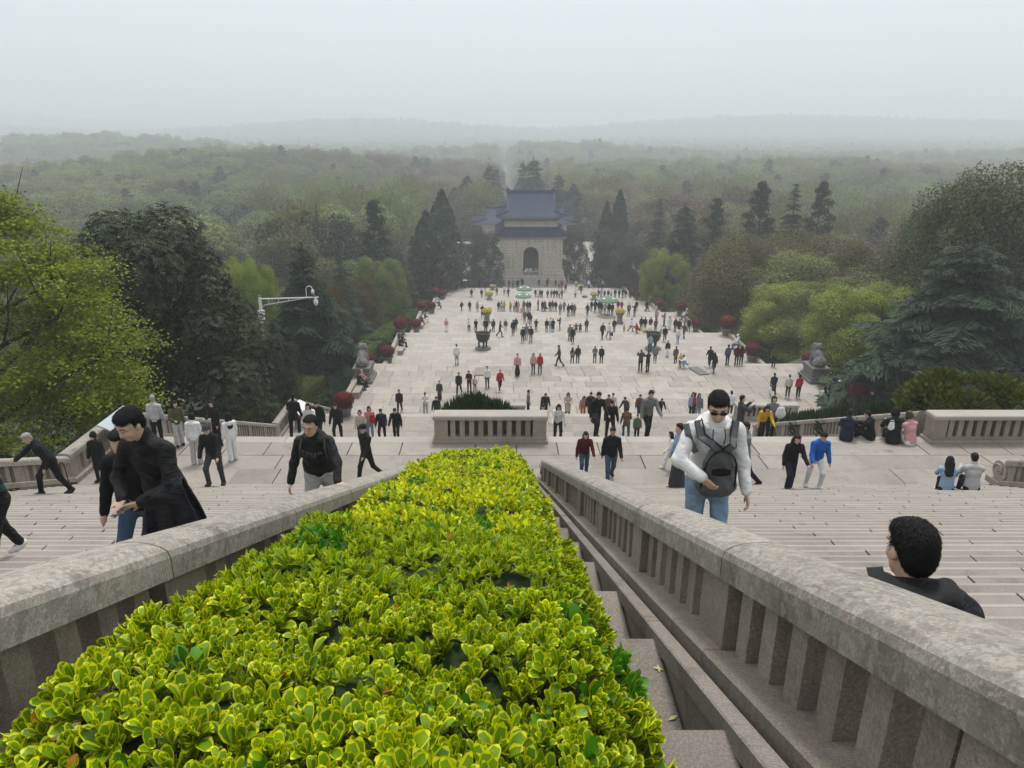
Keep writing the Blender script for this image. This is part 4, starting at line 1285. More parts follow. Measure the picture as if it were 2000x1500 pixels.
def pavilion():
    y0, z0 = 168.0, -34.9
    hw = 7.45
    t = empty('pavilion', (AX, y0 + hw, z0))
    MB().box(-8.1, 8.1, -8.1, 8.1, 0, 1.25, .06).build('plinth', M['course'], t)
    MB().box(-7.85, 7.85, -7.85, 7.85, 1.25, 1.85, .06).build('plinth_step', M['course'], t)
    # battered walls with arched openings front and back
    aw, ah, spring = 1.8, 6.6, 4.8
    zb, zt = 1.85, 10.4
    def wall(rot):
        mb = MB(); n = 10; th = 1.6
        arch = [(-aw, zb)] + [(-aw * math.cos(math.pi * k / n), zb + spring + (ah - spring) * math.sin(math.pi * k / n)) for k in range(n + 1)] + [(aw, zb)]
        def hwz(z): return 7.2 - .0 * z
        fr = [(x, -7.2, z) for x, z in arch]; bk = [(x, -7.2 + th, z) for x, z in arch]
        N = len(arch)
        # outer contour split in left / right / top strips
        V = fr + bk; Fs = []
        for k in range(N - 1):
            Fs.append((k, k + 1, N + k + 1, N + k))           # reveal
        b = len(V)
        V += [(-7.2, -7.2, zb), (-7.2, -7.2, zt), (7.2, -7.2, zt), (7.2, -7.2, zb)]
        half = N // 2
        left = [b, 0] + list(range(1, half + 1))
        # left fan and right fan
        V += [(0, -7.2, zt)]
        Fs.append(tuple([b] + list(range(0, half + 1)) + [b + 4, b + 1]))
        Fs.append(tuple([b + 4] + list(range(half, N)) + [b + 3, b + 2]))
        mb.add(V, Fs)
        return mb
    for k in range(4):
        o = wall(k).build('wall', M['course'], t); o.rotation_euler = (0, 0, k * math.pi / 2)
    # raised surround of the arch, base courses, corner battered feet
    for k in (0, 2):
        mb = MB(); n = 12; P = [(-aw - .42, -7.28, zb)] + [(-(aw + .42) * math.cos(math.pi * q / n), -7.28, zb + spring + (ah - spring + .42) * math.sin(math.pi * q / n)) for q in range(n + 1)] + [(aw + .42, -7.28, zb)]
        V = []; Fs = []
        for p in P:
            sx = p[0] * (aw / (aw + .42)); sz = p[2] if p[2] <= zb + .01 else zb + spring + (p[2] - zb - spring) * ((ah - spring) / (ah - spring + .42)) if p[2] > zb + spring else p[2]
            V += [(p[0], -7.36, p[2]), (sx, -7.36, sz), (p[0], -7.19, p[2])]
        for q in range(len(P) - 1):
            a = 3 * q
            Fs += [(a, a + 1, a + 4, a + 3), (a + 2, a, a + 3, a + 5)]
        o = mb.add(V, Fs).build('arch_surround', M['wallstone'], t); o.rotation_euler = (0, 0, k * math.pi / 2)
    for sx in (-1, 1):
        MB().box(min(sx * 2.75, sx * 7.62), max(sx * 2.75, sx * 7.62), -7.62, -7.0, zb, zb + .75, .12).build('base_course', M['course'], t)
        MB().box(min(sx * 2.75, sx * 7.42), max(sx * 2.75, sx * 7.42), -7.42, -7.0, zb + .75, zb + 1.5, .2).build('base_course', M['course'], t)
        MB().box(min(sx * 7.0, sx * 7.6), max(sx * 7.0, sx * 7.6), -6.98, 7.5, zb, zb + 1.3, .15).build('base_course', M['course'], t)
    MB().box(-7.45, 7.45, -7.45, 7.45, zt - .02, zt + .32).build('cornice', M['wallstone'], t)
    MB().box(-7.0, 7.0, -5.2, 5.2, 1.86, 2.0).build('inner_floor', M['darkstone'], t)
    MB().box(-1.5, 1.5, -.5, .5, 2.0, 9.0, .1).build('stele', M['darkstone'], t)
    hip_roof(t, 8.15, 8.15, 10.75, 0, 0, hip_only=(6.0, 6.0, 12.75), lift=.35)
    MB().box(-6.05, 6.05, -6.05, 6.05, 12.5, 14.0).build('upper_wall', M['wallstone'], t)
    MB().box(-6.2, 6.2, -6.2, 6.2, 14.0, 14.2).build('architrave', M['eave'], t)
    bm_ = MB().box(-.16, .16, -.5, .3, -.45, .45).mesh('bracket', M['eave'])
    for k in range(15):
        for s in (-1, 1):
            ob('bracket', bm_, t, (-5.9 + 11.8 * k / 14, s * 6.35, 14.62), (0, 0, 0 if s < 0 else math.pi))
    for k in range(13):
        for s in (-1, 1):
            ob('bracket', bm_, t, (s * 6.35, -5.6 + 11.2 * k / 12, 14.62), (0, 0, s * math.pi / 2))
    MB().box(-6.1, 6.1, -6.1, 6.1, 14.2, 15.1).build('bracket_wall', M['eave'], t)
    hip_roof(t, 7.95, 7.95, 15.0, 19.9, 5.3)
    # low railing across the arch
    rl_ = plain('white_railing', (0.62, 0.62, 0.6), .6)
    mb = MB(); mb.box(-1.8, 1.8, -7.3, -7.22, 2.75, 2.85)
    mb.build('railing_rail', rl_, t)
    pm = MB().box(-.05, .05, -7.29, -7.23, 1.86, 2.75).mesh('railing_post', rl_)
    for k in range(10): ob('railing_post', pm, t, (-1.7 + 3.4 * k / 9, 0, 0))
    tag(t, 'stone pavilion with an arched opening and a double blue tiled roof', 'pavilion')
    # side ramp wall
    tag(MB().add([(0, 0, 0), (.3, 0, 0), (.3, 7, 0), (0, 7, 0), (0, 0, .8), (.3, 0, .8), (.3, 7, 2.4), (0, 7, 2.4)], [(3, 2, 1, 0), (4, 5, 6, 7), (0, 1, 5, 4), (1, 2, 6, 5), (2, 3, 7, 6), (3, 0, 4, 7)]).build('ramp_wall', M['course'], loc=(AX + 8.6, 168.5, -34.9)), 'low sloping stone wall at the right foot of the pavilion', 'wall')
pavilion()

def gate_house():
    t = empty('gatehouse', (AX, 217.5, -36.5))
    mb = MB()
    for x0, x1 in ((-12, -8.2), (-5.2, -2.2), (2.2, 5.2), (8.2, 12)):
        mb.box(x0, x1, -4.5, 4.5, 0, 7.0)
    mb.box(-12, 12, -4.4, 4.4, 6.6, 9.6)
    mb.build('wall', M['course'], t)
    hip_roof(t, 14.7, 7.4, 9.9, 13.4, 10.9, s0=.4, rib=.42)
    tag(t, 'wide gatehouse with a blue tiled roof showing behind the pavilion', 'gatehouse')
gate_house()

# ================================================================== gardens beside the terraces
def hedge_tpl(seed, L, Wd, H, mt, n, ln=.13):
    r = np.random.default_rng(seed)
    # points on a rounded box, top and four sides
    top = int(n * .55); sd_ = n - top
    P1 = np.stack([r.uniform(-Wd / 2, Wd / 2, top), r.uniform(0, L, top), np.full(top, H) + r.normal(0, .03, top)], 1)
    e = np.minimum(Wd / 2 - np.abs(P1[:, 0]), np.minimum(P1[:, 1], L - P1[:, 1])); P1[:, 2] -= .14 * np.clip(1 - e / .3, 0, 1) ** 2 - .04 * np.sin(P1[:, 1] * 3 + P1[:, 0] * 2)
    N1 = norm(np.array([0, 0, 1.0]) + r.normal(0, .45, (top, 3)))
    s = r.uniform(0, 2 * (L + Wd), sd_)
    x = np.where(s < L, -Wd / 2, np.where(s < 2 * L, Wd / 2, (s - 2 * L) % Wd - Wd / 2)); y = np.where(s < L, s, np.where(s < 2 * L, s - L, np.where(s < 2 * L + Wd, 0, L)))
    P2 = np.stack([x + r.normal(0, .04, sd_), y + r.normal(0, .04, sd_), r.uniform(0, H, sd_)], 1)
    o2 = norm(np.stack([np.where(s < L, -1.0, np.where(s < 2 * L, 1.0, 0)), np.where(s < 2 * L, 0, np.where(s < 2 * L + Wd, -1.0, 1.0)), np.full(sd_, .4)], 1))
    N2 = norm(o2 + r.normal(0, .4, (sd_, 3)))
    ch = [leafquads(np.concatenate([P1, P2]), np.concatenate([N1, N2]), ln * r.uniform(.7, 1.3, n), ln * .6, r, np.clip(r.normal(.5, .25, n), 0, 1))]
    core = MB().box(-Wd / 2 + .07, Wd / 2 - .07, .07, L - .07, -.6, H - .09).mesh('dark_core', plain('hedge_inside', (0.012, 0.018, 0.006), .95))
    return core, leafmesh('foliage', ch, LM[mt])
HT = {k: hedge_tpl(s, 8.0, 2.6, 1.0, k, n, .14) for k, s, n in (('privet', 41, 7000),)}
HT['near'] = hedge_tpl(44, 8.0, 3.0, 1.1, 'privet', 22000, .115)

def put_hedge(kind, label, x, y, L, Wd, H, group, slope=None, z=None):
    zz = Tz(x, y) if z is None else z
    z2 = Tz(x, y + L) if slope is None else zz - slope * L
    t = empty('clipped_hedge', (x, y, zz), 0, (Wd / 2.6, L / 8.0, H))
    t.rotation_euler = (math.atan2(z2 - zz, L), 0, 0)
    ob('foliage', HT[kind][1], t); ob('dark_core', HT[kind][0], t)
    return tag(t, label, 'hedge', group)

GH = 'clipped hedges stepping down beside the terraces'
segs = [(36, 8.5), (46, 11), (59, 8), (68, 12), (82, 7), (90, 12), (104, 9), (115, 12), (129, 10), (141, 9)]
words = ['first', 'second', 'third', 'fourth', 'fifth', 'sixth', 'seventh', 'eighth', 'ninth', 'tenth']
for k, (y, L) in enumerate(segs):
    put_hedge('near' if y < 60 else 'privet', f'light green clipped hedge, {words[k]} segment down the west side from the magnolia', AX - HW - 3.5 - (1.2 if k < 2 else 0), y, L, 2.5, 1.45, GH)
    if y >= 46:
        put_hedge('near' if y < 60 else 'privet', f'light green clipped hedge, {words[k - 1]} segment down the east side from the cedar', AX + HW + 3.5, y, L, 2.6, 1.45, GH)
# the bed by the right planter
# lawn-green shrubs under the maple and behind the near balustrade
put_hedge('near', 'low bright hedge behind the balustrade, under the magnolia', XO - 2.2, 24.5, 10.0, 2.6, .9, GH)

def mound_tpl(seed, mt, n=2600, ln=.2, wd=.06, spiky=.9):
    r = np.random.default_rng(seed)
    ch = []
    for k in range(9):
        c = np.array([r.uniform(-.62, .62), r.uniform(-.62, .62), r.uniform(.05, .35)]); s = r.uniform(.38, .62)
        m_ = n // 9
        d = norm(r.normal(0, 1, (m_, 3)) + np.array([0, 0, .5]))
        P = c + d * s * np.array([1, 1, .9]) * r.uniform(.8, 1.05, (m_, 1))
        P[:, 2] = np.maximum(P[:, 2], .02)
        dr = norm(d + np.array([0, 0, spiky]) + r.normal(0, .25, (m_, 3))); sdv = norm(np.cross(dr, r.normal(0, 1, (m_, 3))))
        L = ln * r.uniform(.7, 1.4, (m_, 1))
        V = np.empty((m_, 4, 3), np.float32)
        V[:, 0] = P - dr * L * .4; V[:, 1] = P + sdv * wd * .5; V[:, 2] = P + dr * L * .6; V[:, 3] = P - sdv * wd * .5
        ch.append((V.reshape(-1, 3), np.arange(m_ * 4).reshape(m_, 4), np.repeat(np.clip(r.normal(.35, .28, m_), 0, 1).astype(np.float32), 4)))
    core = MB()
    n2 = 10
    core.lathe([(.78, -.3), (.8, .06), (.66, .3), (.38, .5), (.1, .58)], 12)
    return core.mesh('dark_core', plain('shrub_inside', (0.010, 0.016, 0.007), .95)), leafmesh('foliage', ch, LM[mt])
MT = {'juniper': mound_tpl(51, 'juniper'), 'juniper_fine': mound_tpl(52, 'juniper', 6500, .16, .045, 1.5), 'privet': mound_tpl(55, 'privet', 9000, .12, .07, .3), 'dark': mound_tpl(53, 'darkgreen', 2600, .16, .09, .4), 'agave_like': mound_tpl(54, 'agave', 500, .9, .07, .7)}

def mound(kind, name, label, x, y, w, h, group, z=None, dy=None):
    zz = Tz(x, y) if z is None else z
    t = empty(name, (x, y, zz), rnd.uniform(0, 6.28), (w / 2, (dy or w) / 2, h / .95))
    if dy: t.rotation_euler = (0, 0, 0)
    ob('foliage', MT[kind][1], t); ob('dark_core', MT[kind][0], t)
    return tag(t, label, 'shrub', group)

mound('privet', 'clipped_bush', 'bright green rounded hedge growing over the long stone planter at the right', 15.3, 22.7, 3.6, 1.5, 'junipers', z=-8.95, dy=4.4)
mound('juniper_fine', 'juniper_bush', 'dark round juniper rising behind the long stone planter', -0.55, 24.0, 2.7, 1.95, 'junipers', z=-10.6)
for k in range(4):
    y = 24.6 + 2.5 * k
    mound('juniper_fine', 'juniper_bush', f'dark juniper in the bed behind the seated four, {words[k]} down the slope', 14.7, y, 3.3, 1.75, 'junipers', z=-9.1 - .447 * (y - 20.9) - .35, dy=2.9)
    mound('juniper_fine', 'juniper_bush', f'dark juniper hidden down the slope behind the round juniper, {words[k]} of its row', -.3, y + .8, 2.6, 1.0, 'junipers', z=-9.1 - .447 * (y - 20.1) - .5, dy=2.6)
r_ = random.Random(17)
zones = [(38.6, 'the second landing'), (58.6, 'the lions'), (80.1, 'the tripod cauldrons'), (101.8, 'the lower flower urns'), (125.5, 'the upper flower urns'), (149, 'the plaza')]
nth = {}
for sidew, x0, sg in (('west', AX - HW - 1.7, -1), ('east', AX + HW + 1.7, 1)):
    y = 39.5
    while y < 150:
        w = r_.uniform(1.7, 2.9)
        zone = next(zn for ye, zn in zones if y <= ye + 8)
        kd = r_.choice(['juniper', 'juniper', 'dark', 'agave_like']) if y < 60 else r_.choice(['juniper', 'juniper', 'dark'])
        what = {'juniper': 'spreading juniper', 'dark': 'rounded evergreen shrub', 'agave_like': 'spiky grey-green agave'}[kd]
        nth[(sidew, zone, kd)] = nth.get((sidew, zone, kd), 0) + 1
        mound(kd, {'juniper': 'juniper_bush', 'dark': 'evergreen_shrub', 'agave_like': 'agave_plant'}[kd], f'{what} on the {sidew} edge near {zone}, {words[min(9, nth[(sidew, zone, kd)] - 1)]} down',
              x0 + sg * r_.uniform(-.6, .2), y, w * .85, w * r_.uniform(.3, .5), 'shrubs beside the terraces')
        y += w * .95

# kerb walls along the terraces
for sg, nm in ((-1, 'west'), (1, 'east')):
    for i in range(3, 8):
        a, b, z = LAND[i]
        x = AX + sg * (HW + .22)
        tag(MB().box(x - .2, x + .2, a, b + 0.2, z - .8, z + .42, .02).build('kerb_wall', M['bal']), f'low stone kerb wall on the {nm} edge of landing number {i} down the stairway', 'wall', 'kerb walls of the terraces')
        pb = LAND[i - 1][1] + .2; pz = LAND[i - 1][2]
        s = (pz - z) / (a - pb)
        tag(MB().box(x - .2, x + .2, pb, a, pz - 1.2, pz + .42, .0, 0, s).build('kerb_wall', M['bal']), f'sloping stone kerb on the {nm} edge above landing number {i}', 'wall', 'kerb walls of the terraces')

# ------------------------------------------------------------------ potted red shrubs
def red_tpl():
    r = np.random.default_rng(61)
    n = 2600
    d = norm(r.normal(0, 1, (n, 3))); d = d[d[:, 2] > -.75]; n = len(d)
    P = d * (1 + r.normal(0, .035, n))[:, None] * np.array([1, 1, .82]) + np.array([0, 0, .78])
    N = norm(d + r.normal(0, .4, (n, 3)))
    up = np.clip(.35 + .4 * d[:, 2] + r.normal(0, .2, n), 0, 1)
    core = MB().lathe([(.3, .02), (.75, .25), (.93, .75), (.75, 1.25), (.3, 1.5)], 14).mesh('dark_core', plain('red_shrub_inside', (0.03, 0.012, 0.010), .95))
    pot = MB().lathe([(.52, -.95), (.58, -.9), (.66, -.35), (.85, -.06), (.88, .0), (.78, .02), (.7, -.05)], 18).mesh('pot', M['darkstone'], True)
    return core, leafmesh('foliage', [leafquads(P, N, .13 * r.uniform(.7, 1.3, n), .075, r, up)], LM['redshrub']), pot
RT = red_tpl()
def red_shrub(u, vbase, rpx, label, Dguess=None):
    p = hit(u, vbase) if Dguess is None else atD(u, vbase, Dguess)
    dep = p.y * CP - p.z * SP
    rad = rpx * dep / F
    zg = p.z
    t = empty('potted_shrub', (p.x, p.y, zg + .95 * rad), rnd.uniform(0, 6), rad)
    ob('pot', RT[2], t); ob('foliage', RT[1], t); ob('dark_core', RT[0], t)
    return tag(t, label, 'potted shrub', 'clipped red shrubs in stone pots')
for a in [(674, 812, 19, 'largest red ball shrub in a stone pot, near the stone bench'),
          (757, 709, 14, 'red ball shrub in a stone pot just below the left lion'),
          (722, 722, 12, 'red ball shrub half hidden behind the left lion'),
          (783, 654, 13.5, 'round red shrub beside the person in a white hood, west edge'),
          (813, 648, 10, 'flat red shrub behind the seated people on the west edge'),
          (823, 612, 9, 'small red shrub on the west edge below the cauldrons, outer of two'),
          (843, 611, 8.5, 'small red shrub on the west edge below the cauldrons, inner of two'),
          (851, 584, 8.5, 'small red shrub high on the west edge near the plaza, outer of two'),
          (864, 584, 7, 'small red shrub high on the west edge near the plaza, inner of two'),
          (868, 565, 7.5, 'farthest red shrub on the west side, at the plaza corner'),
          (1468, 706, 14.5, 'red ball shrub in a stone pot near the man in a red jacket'),
          (1577, 722, 13, 'red ball shrub half hidden behind the right lion'),
          (1420, 655, 15.5, 'tall round red shrub in a stone pot on the east edge'),
          (1360, 648, 10, 'smaller red shrub left of the tall round one, east edge'),
          (1329, 616, 10.5, 'round red shrub in a pot above the crowd on the east edge'),
          (1288, 608, 9, 'dark red shrub behind the man in red, east edge'),
          (1266, 584, 8.5, 'small red shrub on the east edge near the plaza'),
          (1243, 585, 6.5, 'tiny dark red shrub left of the small red one near the plaza'),
          (1224, 565, 6.5, 'farthest red shrub on the east side, at the plaza corner')]:
    red_shrub(a[0], a[1], a[2], a[3])
red_shrub(1672, 800, 21, 'wide red shrub behind the juniper bed at the right', 47.0)

# ------------------------------------------------------------------ flower urns
def urn(u, vb, label, kind, h, w):
    p = hit(u, vb)
    t = empty('flower_urn', p, 0, 1)
    MB().lathe([(.42 * w, 0), (.42 * w, .14), (.3 * w, .2), (.27 * w, .5 * h), (.36 * w, .55 * h), (.48 * w, .75 * h), (.5 * w, .8 * h), (.44 * w, .82 * h)], 16).build('pot', M['darkstone'] if kind == 'dark' else M['bal'], t, True)
    r = np.random.default_rng(int(u))
    n = 420; d = norm(r.normal(0, 1, (n, 3)) + np.array([0, 0, .6])); d[:, 2] = np.abs(d[:, 2])
    P = d * np.array([w * .56, w * .56, h * .24]) * r.uniform(.8, 1.05, (n, 1)) + np.array([0, 0, h * .8])
    ob('flowers', leafmesh('flowers', [leafquads(P, norm(d + r.normal(0, .5, (n, 3))), .16, .12, r)], LM['yellowflower']), t)
    return tag(t, label, 'flower urn', 'urns of yellow flowers')
urn(951, 630, 'dark stone urn of yellow-green flowers on a pedestal, left of the crowd', 'dark', 1.9, 1.25)
urn(1210, 631, 'dark stone urn of yellow-green flowers on a pedestal under the right umbrella', 'dark', 1.9, 1.25)
urn(956, 585, 'pale stone bowl of yellow flowers, left of the green umbrellas', 'pale', 1.25, 1.3)
urn(1160, 585, 'pale stone bowl of yellow flowers, right of the upper crowd', 'pale', 1.25, 1.3)
urn(962, 566, 'small bowl of yellow flowers at the top of the plaza steps, left', 'pale', 1.0, 1.2)
urn(1133, 566, 'small bowl of yellow flowers at the top of the plaza steps, right', 'pale', 1.0, 1.2)

# ------------------------------------------------------------------ bronze tripod cauldrons
M['bronze'] = plain('dark_bronze', (0.045, 0.05, 0.042), .5, .6, var=.3, scale=6)
def cauldron(u, vb, label):
    p = hit(u, vb)
    t = empty('tripod_cauldron', p, .2)
    MB().lathe([(.85, 0), (.85, .1), (.8, .13)], 20).build('base_disc', M['darkstone'], t)
    MB().lathe([(.15, .72), (.45, .78), (.66, 1.05), (.72, 1.4), (.7, 1.62), (.78, 1.66), (.78, 1.74), (.68, 1.74), (.62, 1.5), (.5, 1.2)], 22).build('bowl', M['bronze'], t, True)
    MB().lathe([(.735, 1.36), (.75, 1.39), (.75, 1.45), (.735, 1.48)], 22).build('band', M['bronze'], t, True)
    for k in range(3):
        a = k * 2.094 + .5
        MB().tube([(.42 * math.cos(a), .42 * math.sin(a), .95), (.47 * math.cos(a), .47 * math.sin(a), .55), (.44 * math.cos(a), .44 * math.sin(a), .3), (.48 * math.cos(a), .48 * math.sin(a), .12)], [.13, .1, .085, .11], 8).build('leg', M['bronze'], t, True)
    for s in (-1, 1):
        mb = MB(); mb.tube([(s * .72, -.16, 1.68), (s * .82, -.16, 2.02), (s * .82, .16, 2.02), (s * .72, .16, 1.68)], .055, 6)
        mb.build('handle', M['bronze'], t)
    return tag(t, label, 'cauldron', 'bronze tripod cauldrons')
cauldron(943.5, 681, 'dark bronze tripod cauldron on a round base, the one standing alone at the left')
cauldron(1275, 681, 'dark bronze tripod cauldron on a round base, right one with people before it')

# ------------------------------------------------------------------ umbrellas
M['umbrella'] = plain('green_canvas', (0.15, 0.23, 0.17), .8, var=.12, scale=2)
M['white'] = plain('white_paint', (0.72, 0.73, 0.73), .5)
M['steel'] = plain('brushed_steel', (0.45, 0.46, 0.47), .35, .8)
def umbrella(u, v, D, rad, label):
    p = atD(u, v, D)
    t = empty('parasol', (p.x, p.y, G(p.y)))
    h = p.z - G(p.y)
    mb = MB(); n = 8
    V = [(0, 0, h)]; Fs = []
    for ring, (f, dz) in enumerate(((.5, .16), (.86, .42), (1.0, .58), (1.0, .72))):
        for k in range(n * 2):
            a = math.pi * k / n; sc = 1.0 if k % 2 == 0 else .955
            V.append((rad * f * sc * math.cos(a), rad * f * sc * math.sin(a), h - dz * rad * .80 - (.0 if k % 2 == 0 else .02)))
    m_ = 2 * n
    Fs += [(0, 1 + k, 1 + (k + 1) % m_) for k in range(m_)]
    for q in range(3):
        Fs += [(1 + q * m_ + k, 1 + (q + 1) * m_ + k, 1 + (q + 1) * m_ + (k + 1) % m_, 1 + q * m_ + (k + 1) % m_) for k in range(m_)]
    mb.add(V, Fs).build('canopy', M['umbrella'], t)
    for k in range(4):
        a = math.pi / 4 + k * math.pi / 2
        x, y = rad * .62 * math.cos(a), rad * .62 * math.sin(a); z = h - .27 * rad * .80
        MB().lathe([(.17, 0), (.17, .01)], 12, (0, 0, 0)).build('round_mark', M['white'], t, loc=(x, y, z + .03), rot=(-.42 * math.sin(a), .42 * math.cos(a), 0))
    MB().tube([(0, 0, 0), (0, 0, h - .05)], .03, 6).build('pole', M['steel'], t)
    MB().lathe([(.3, 0), (.3, .1), (.06, .16)], 12).build('base', M['darkstone'], t)
    return tag(t, label, 'umbrella', 'green sun umbrellas')
umbrella(1024, 557, 113, 1.25, 'green umbrella with white spots over the crowd, upper of the overlapping two')
umbrella(1022, 571, 103, 1.15, 'green umbrella with white spots over the crowd, lower of the overlapping two')
umbrella(1188, 577, 100, 1.45, 'green umbrella with white spots over the crowd at the right')

def hand_umbrella(u, v, D, label):
    p = atD(u, v, D)
    t = empty('hand_umbrella', p)
    MB().lathe([(.5, -.2), (.42, -.09), (.25, -.02), (.02, .02)], 10).build('canopy', M['white'], t)
    MB().tube([(0, 0, .05), (0, 0, -.75)], .012, 5).build('shaft', M['steel'], t)
    return tag(t, label, 'umbrella', 'white hand umbrellas')
hand_umbrella(908, 546, 158, 'small white umbrella held over a visitor left of the pavilion')
hand_umbrella(1195, 506, 196, 'white umbrella at the far end of the crowded path')

# ------------------------------------------------------------------ camera pole, boards, benches, ramps
def camera_pole():
    D = 52.0
    a = atD(507, 582, D); b = atD(622, 582, D); L = b.x - a.x
    zb = Tz(a.x, D); H = a.z - zb
    t = empty('camera_pole', (a.x, D, zb))
    MB().lathe([(.16, 0), (.14, 2), (.11, H), (.11, H + .05)], 12).build('post', M['white'], t, True)
    MB().tube([(0, 0, H - .08), (L, 0, H + .05)], .05, 8).build('arm', M['white'], t)
    MB().tube([(0, 0, H - .75), (.35, 0, H - .5), (L * .8, 0, H)], .03, 6).build('brace', M['white'], t)
    mb = MB()
    for k in range(4): mb.tube([(L * (.15 + .17 * k), 0, H - .5 + .14 * k), (L * (.15 + .17 * k), 0, H - .04)], .02, 5)
    mb.build('strut', M['white'], t)
    P = [(L * .8, 0, H), (L * .8, 0, H + .62)] + [(L * .8 + .23 - .23 * math.cos(q), 0, H + .62 + .25 * math.sin(q)) for q in np.linspace(.3, 2.9, 7)] + [(L * .8 + .46, 0, H + .55)]
    MB().tube(P, .03, 6).build('gooseneck', M['white'], t)
    MB().lathe([(.05, .16), (.1, .12), (.12, 0), (.11, -.1), (.05, -.17)], 12, (L * .8 + .46, 0, H + .46)).build('camera_housing', M['white'], t, True)
    MB().lathe([(.06, .3), (.08, .22), (.15, .1), (.17, -.05), (.13, -.2), (.05, -.27)], 12, (L * .95, 0, H - .28)).build('dome_camera', M['white'], t, True)
    MB().lathe([(.04, 0), (.09, .1), (.09, .2)], 8, (L * .93, 0, H + .07)).build('lamp', M['darkstone'], t)
    MB().lathe([(.09, 0), (.1, .12), (.03, .2)], 8, (0, 0, H + .02)).build('cap', M['darkstone'], t)
    MB().box(-.2, .2, -.16, .16, H - 1.6, H - .9, .02).build('junction_box', M['white'], t)
    tag(t, 'white street pole with a long arm carrying two surveillance cameras', 'camera pole')
camera_pole()

M['panelglass'] = plain('pale_sign_panel', (0.42, 0.46, 0.47), .25, .1, var=.08, scale=5, spec=.6)
M['redpanel'] = plain('dark_red_panel', (0.16, 0.03, 0.025), .6)
def board(x, y, z, rz, label, w=1.5, mt='panelglass'):
    t = empty('information_board', (x, y, z), rz)
    mb = MB(); n = 5; V = []
    for k in range(n + 1):
        s = k / n
        V += [(-w / 2, -.36 + .58 * s, .88 + .36 * s + .05 * math.sin(math.pi * s)), (w / 2, -.36 + .58 * s, .88 + .36 * s + .05 * math.sin(math.pi * s))]
    V += [(a, b, c - .04) for a, b, c in V]
    m_ = 2 * (n + 1)
    Fs = [(2 * k, 2 * k + 1, 2 * k + 3, 2 * k + 2) for k in range(n)] + [(m_ + 2 * k + 2, m_ + 2 * k + 3, m_ + 2 * k + 1, m_ + 2 * k) for k in range(n)]
    Fs += [(2 * k + 2, 2 * k, m_ + 2 * k, m_ + 2 * k + 2) for k in range(n)] + [(2 * k + 1, 2 * k + 3, m_ + 2 * k + 3, m_ + 2 * k + 1) for k in range(n)] + [(0, 1, m_ + 1, m_), (m_ - 1, m_ - 2, 2 * m_ - 2, 2 * m_ - 1)]
    mb.add(V, Fs).build('panel', M[mt], t)
    for s in (-1, 1):
        MB().box(s * (w / 2 - .18) - .04, s * (w / 2 - .18) + .04, -.04, .04, 0, .95).build('leg', M['darkstone'], t)
    MB().box(-w / 2 + .2, w / 2 - .2, -.02, .02, .25, .85).build('front_panel', M['redpanel'], t)
    return tag(t, label, 'information board', 'slanted information boards')
board(XO + .62, 19.6, -9.1, R(90), 'grey glass-topped information board leaning by the upper landing balustrade', 1.5)
board(XO + .75, 36.9, -15.4, R(80), 'white slanted information board by the second landing balustrade', 1.3, 'white')
p = atD(1680, 783, 47); board(p.x, p.y, p.z - 1.3, R(-70), 'white slanted information board beside the wide red shrub', 1.1, 'white')

def bench(u, v, label, w=.55, L=1.5, rz=0.0):
    p = hit(u, v)
    t = empty('stone_bench', p, rz)
    MB().box(-w / 2, w / 2, -L / 2, L / 2, .36, .48, .02).build('seat', M['bal'], t)
    lm_ = MB().box(-w / 2 + .06, w / 2 - .06, -.12, .12, 0, .36).mesh('leg', M['bal'])
    ob('leg', lm_, t, (0, -L / 2 + .22, 0)); ob('leg', lm_, t, (0, L / 2 - .22, 0))
    return tag(t, label, 'bench', 'stone benches at the terrace edges')
bench(699, 772, 'stone bench with people sitting on it below the left lion')
bench(783, 690, 'stone bench under the people sitting by the second red shrub')
bench(823, 640, 'stone bench under the seated people in white helmets, west edge')
bench(1440, 690, 'stone bench on the east edge with a seated person in white')
bench(1632, 775, 'stone bench below the right lion, crowded with people')

# access ramps lying on the steps
for u, v, rz, nm in ((938, 722, 0, 'left'), (1357, 721, .25, 'right')):
    p = hit(u, v)
    tag(MB().box(-.42, .42, -1.6, .3, .02, .09, .01).build('ramp_plate', M['darkstone'] if nm == 'right' else M['bal'], loc=p, rot=(0, 0, rz)), f'flat plate laid over the landing edge, {"pale one" if nm == "left" else "dark one"} near the middle of the terrace', 'ramp plate')
p = hit(1142, 581); tag(MB().lathe([(.5, 0), (.5, .25), (.3, .35)], 14).build('drum', M['redpanel'], loc=p), 'low dark red drum on the terrace near the right flower bowl', 'drum')
p = hit(954, 605); tag(MB().lathe([(.5, 0), (.5, .2), (.3, .3)], 14).build('drum', M['redpanel'], loc=p), 'low dark red drum behind the left flower urn', 'drum')
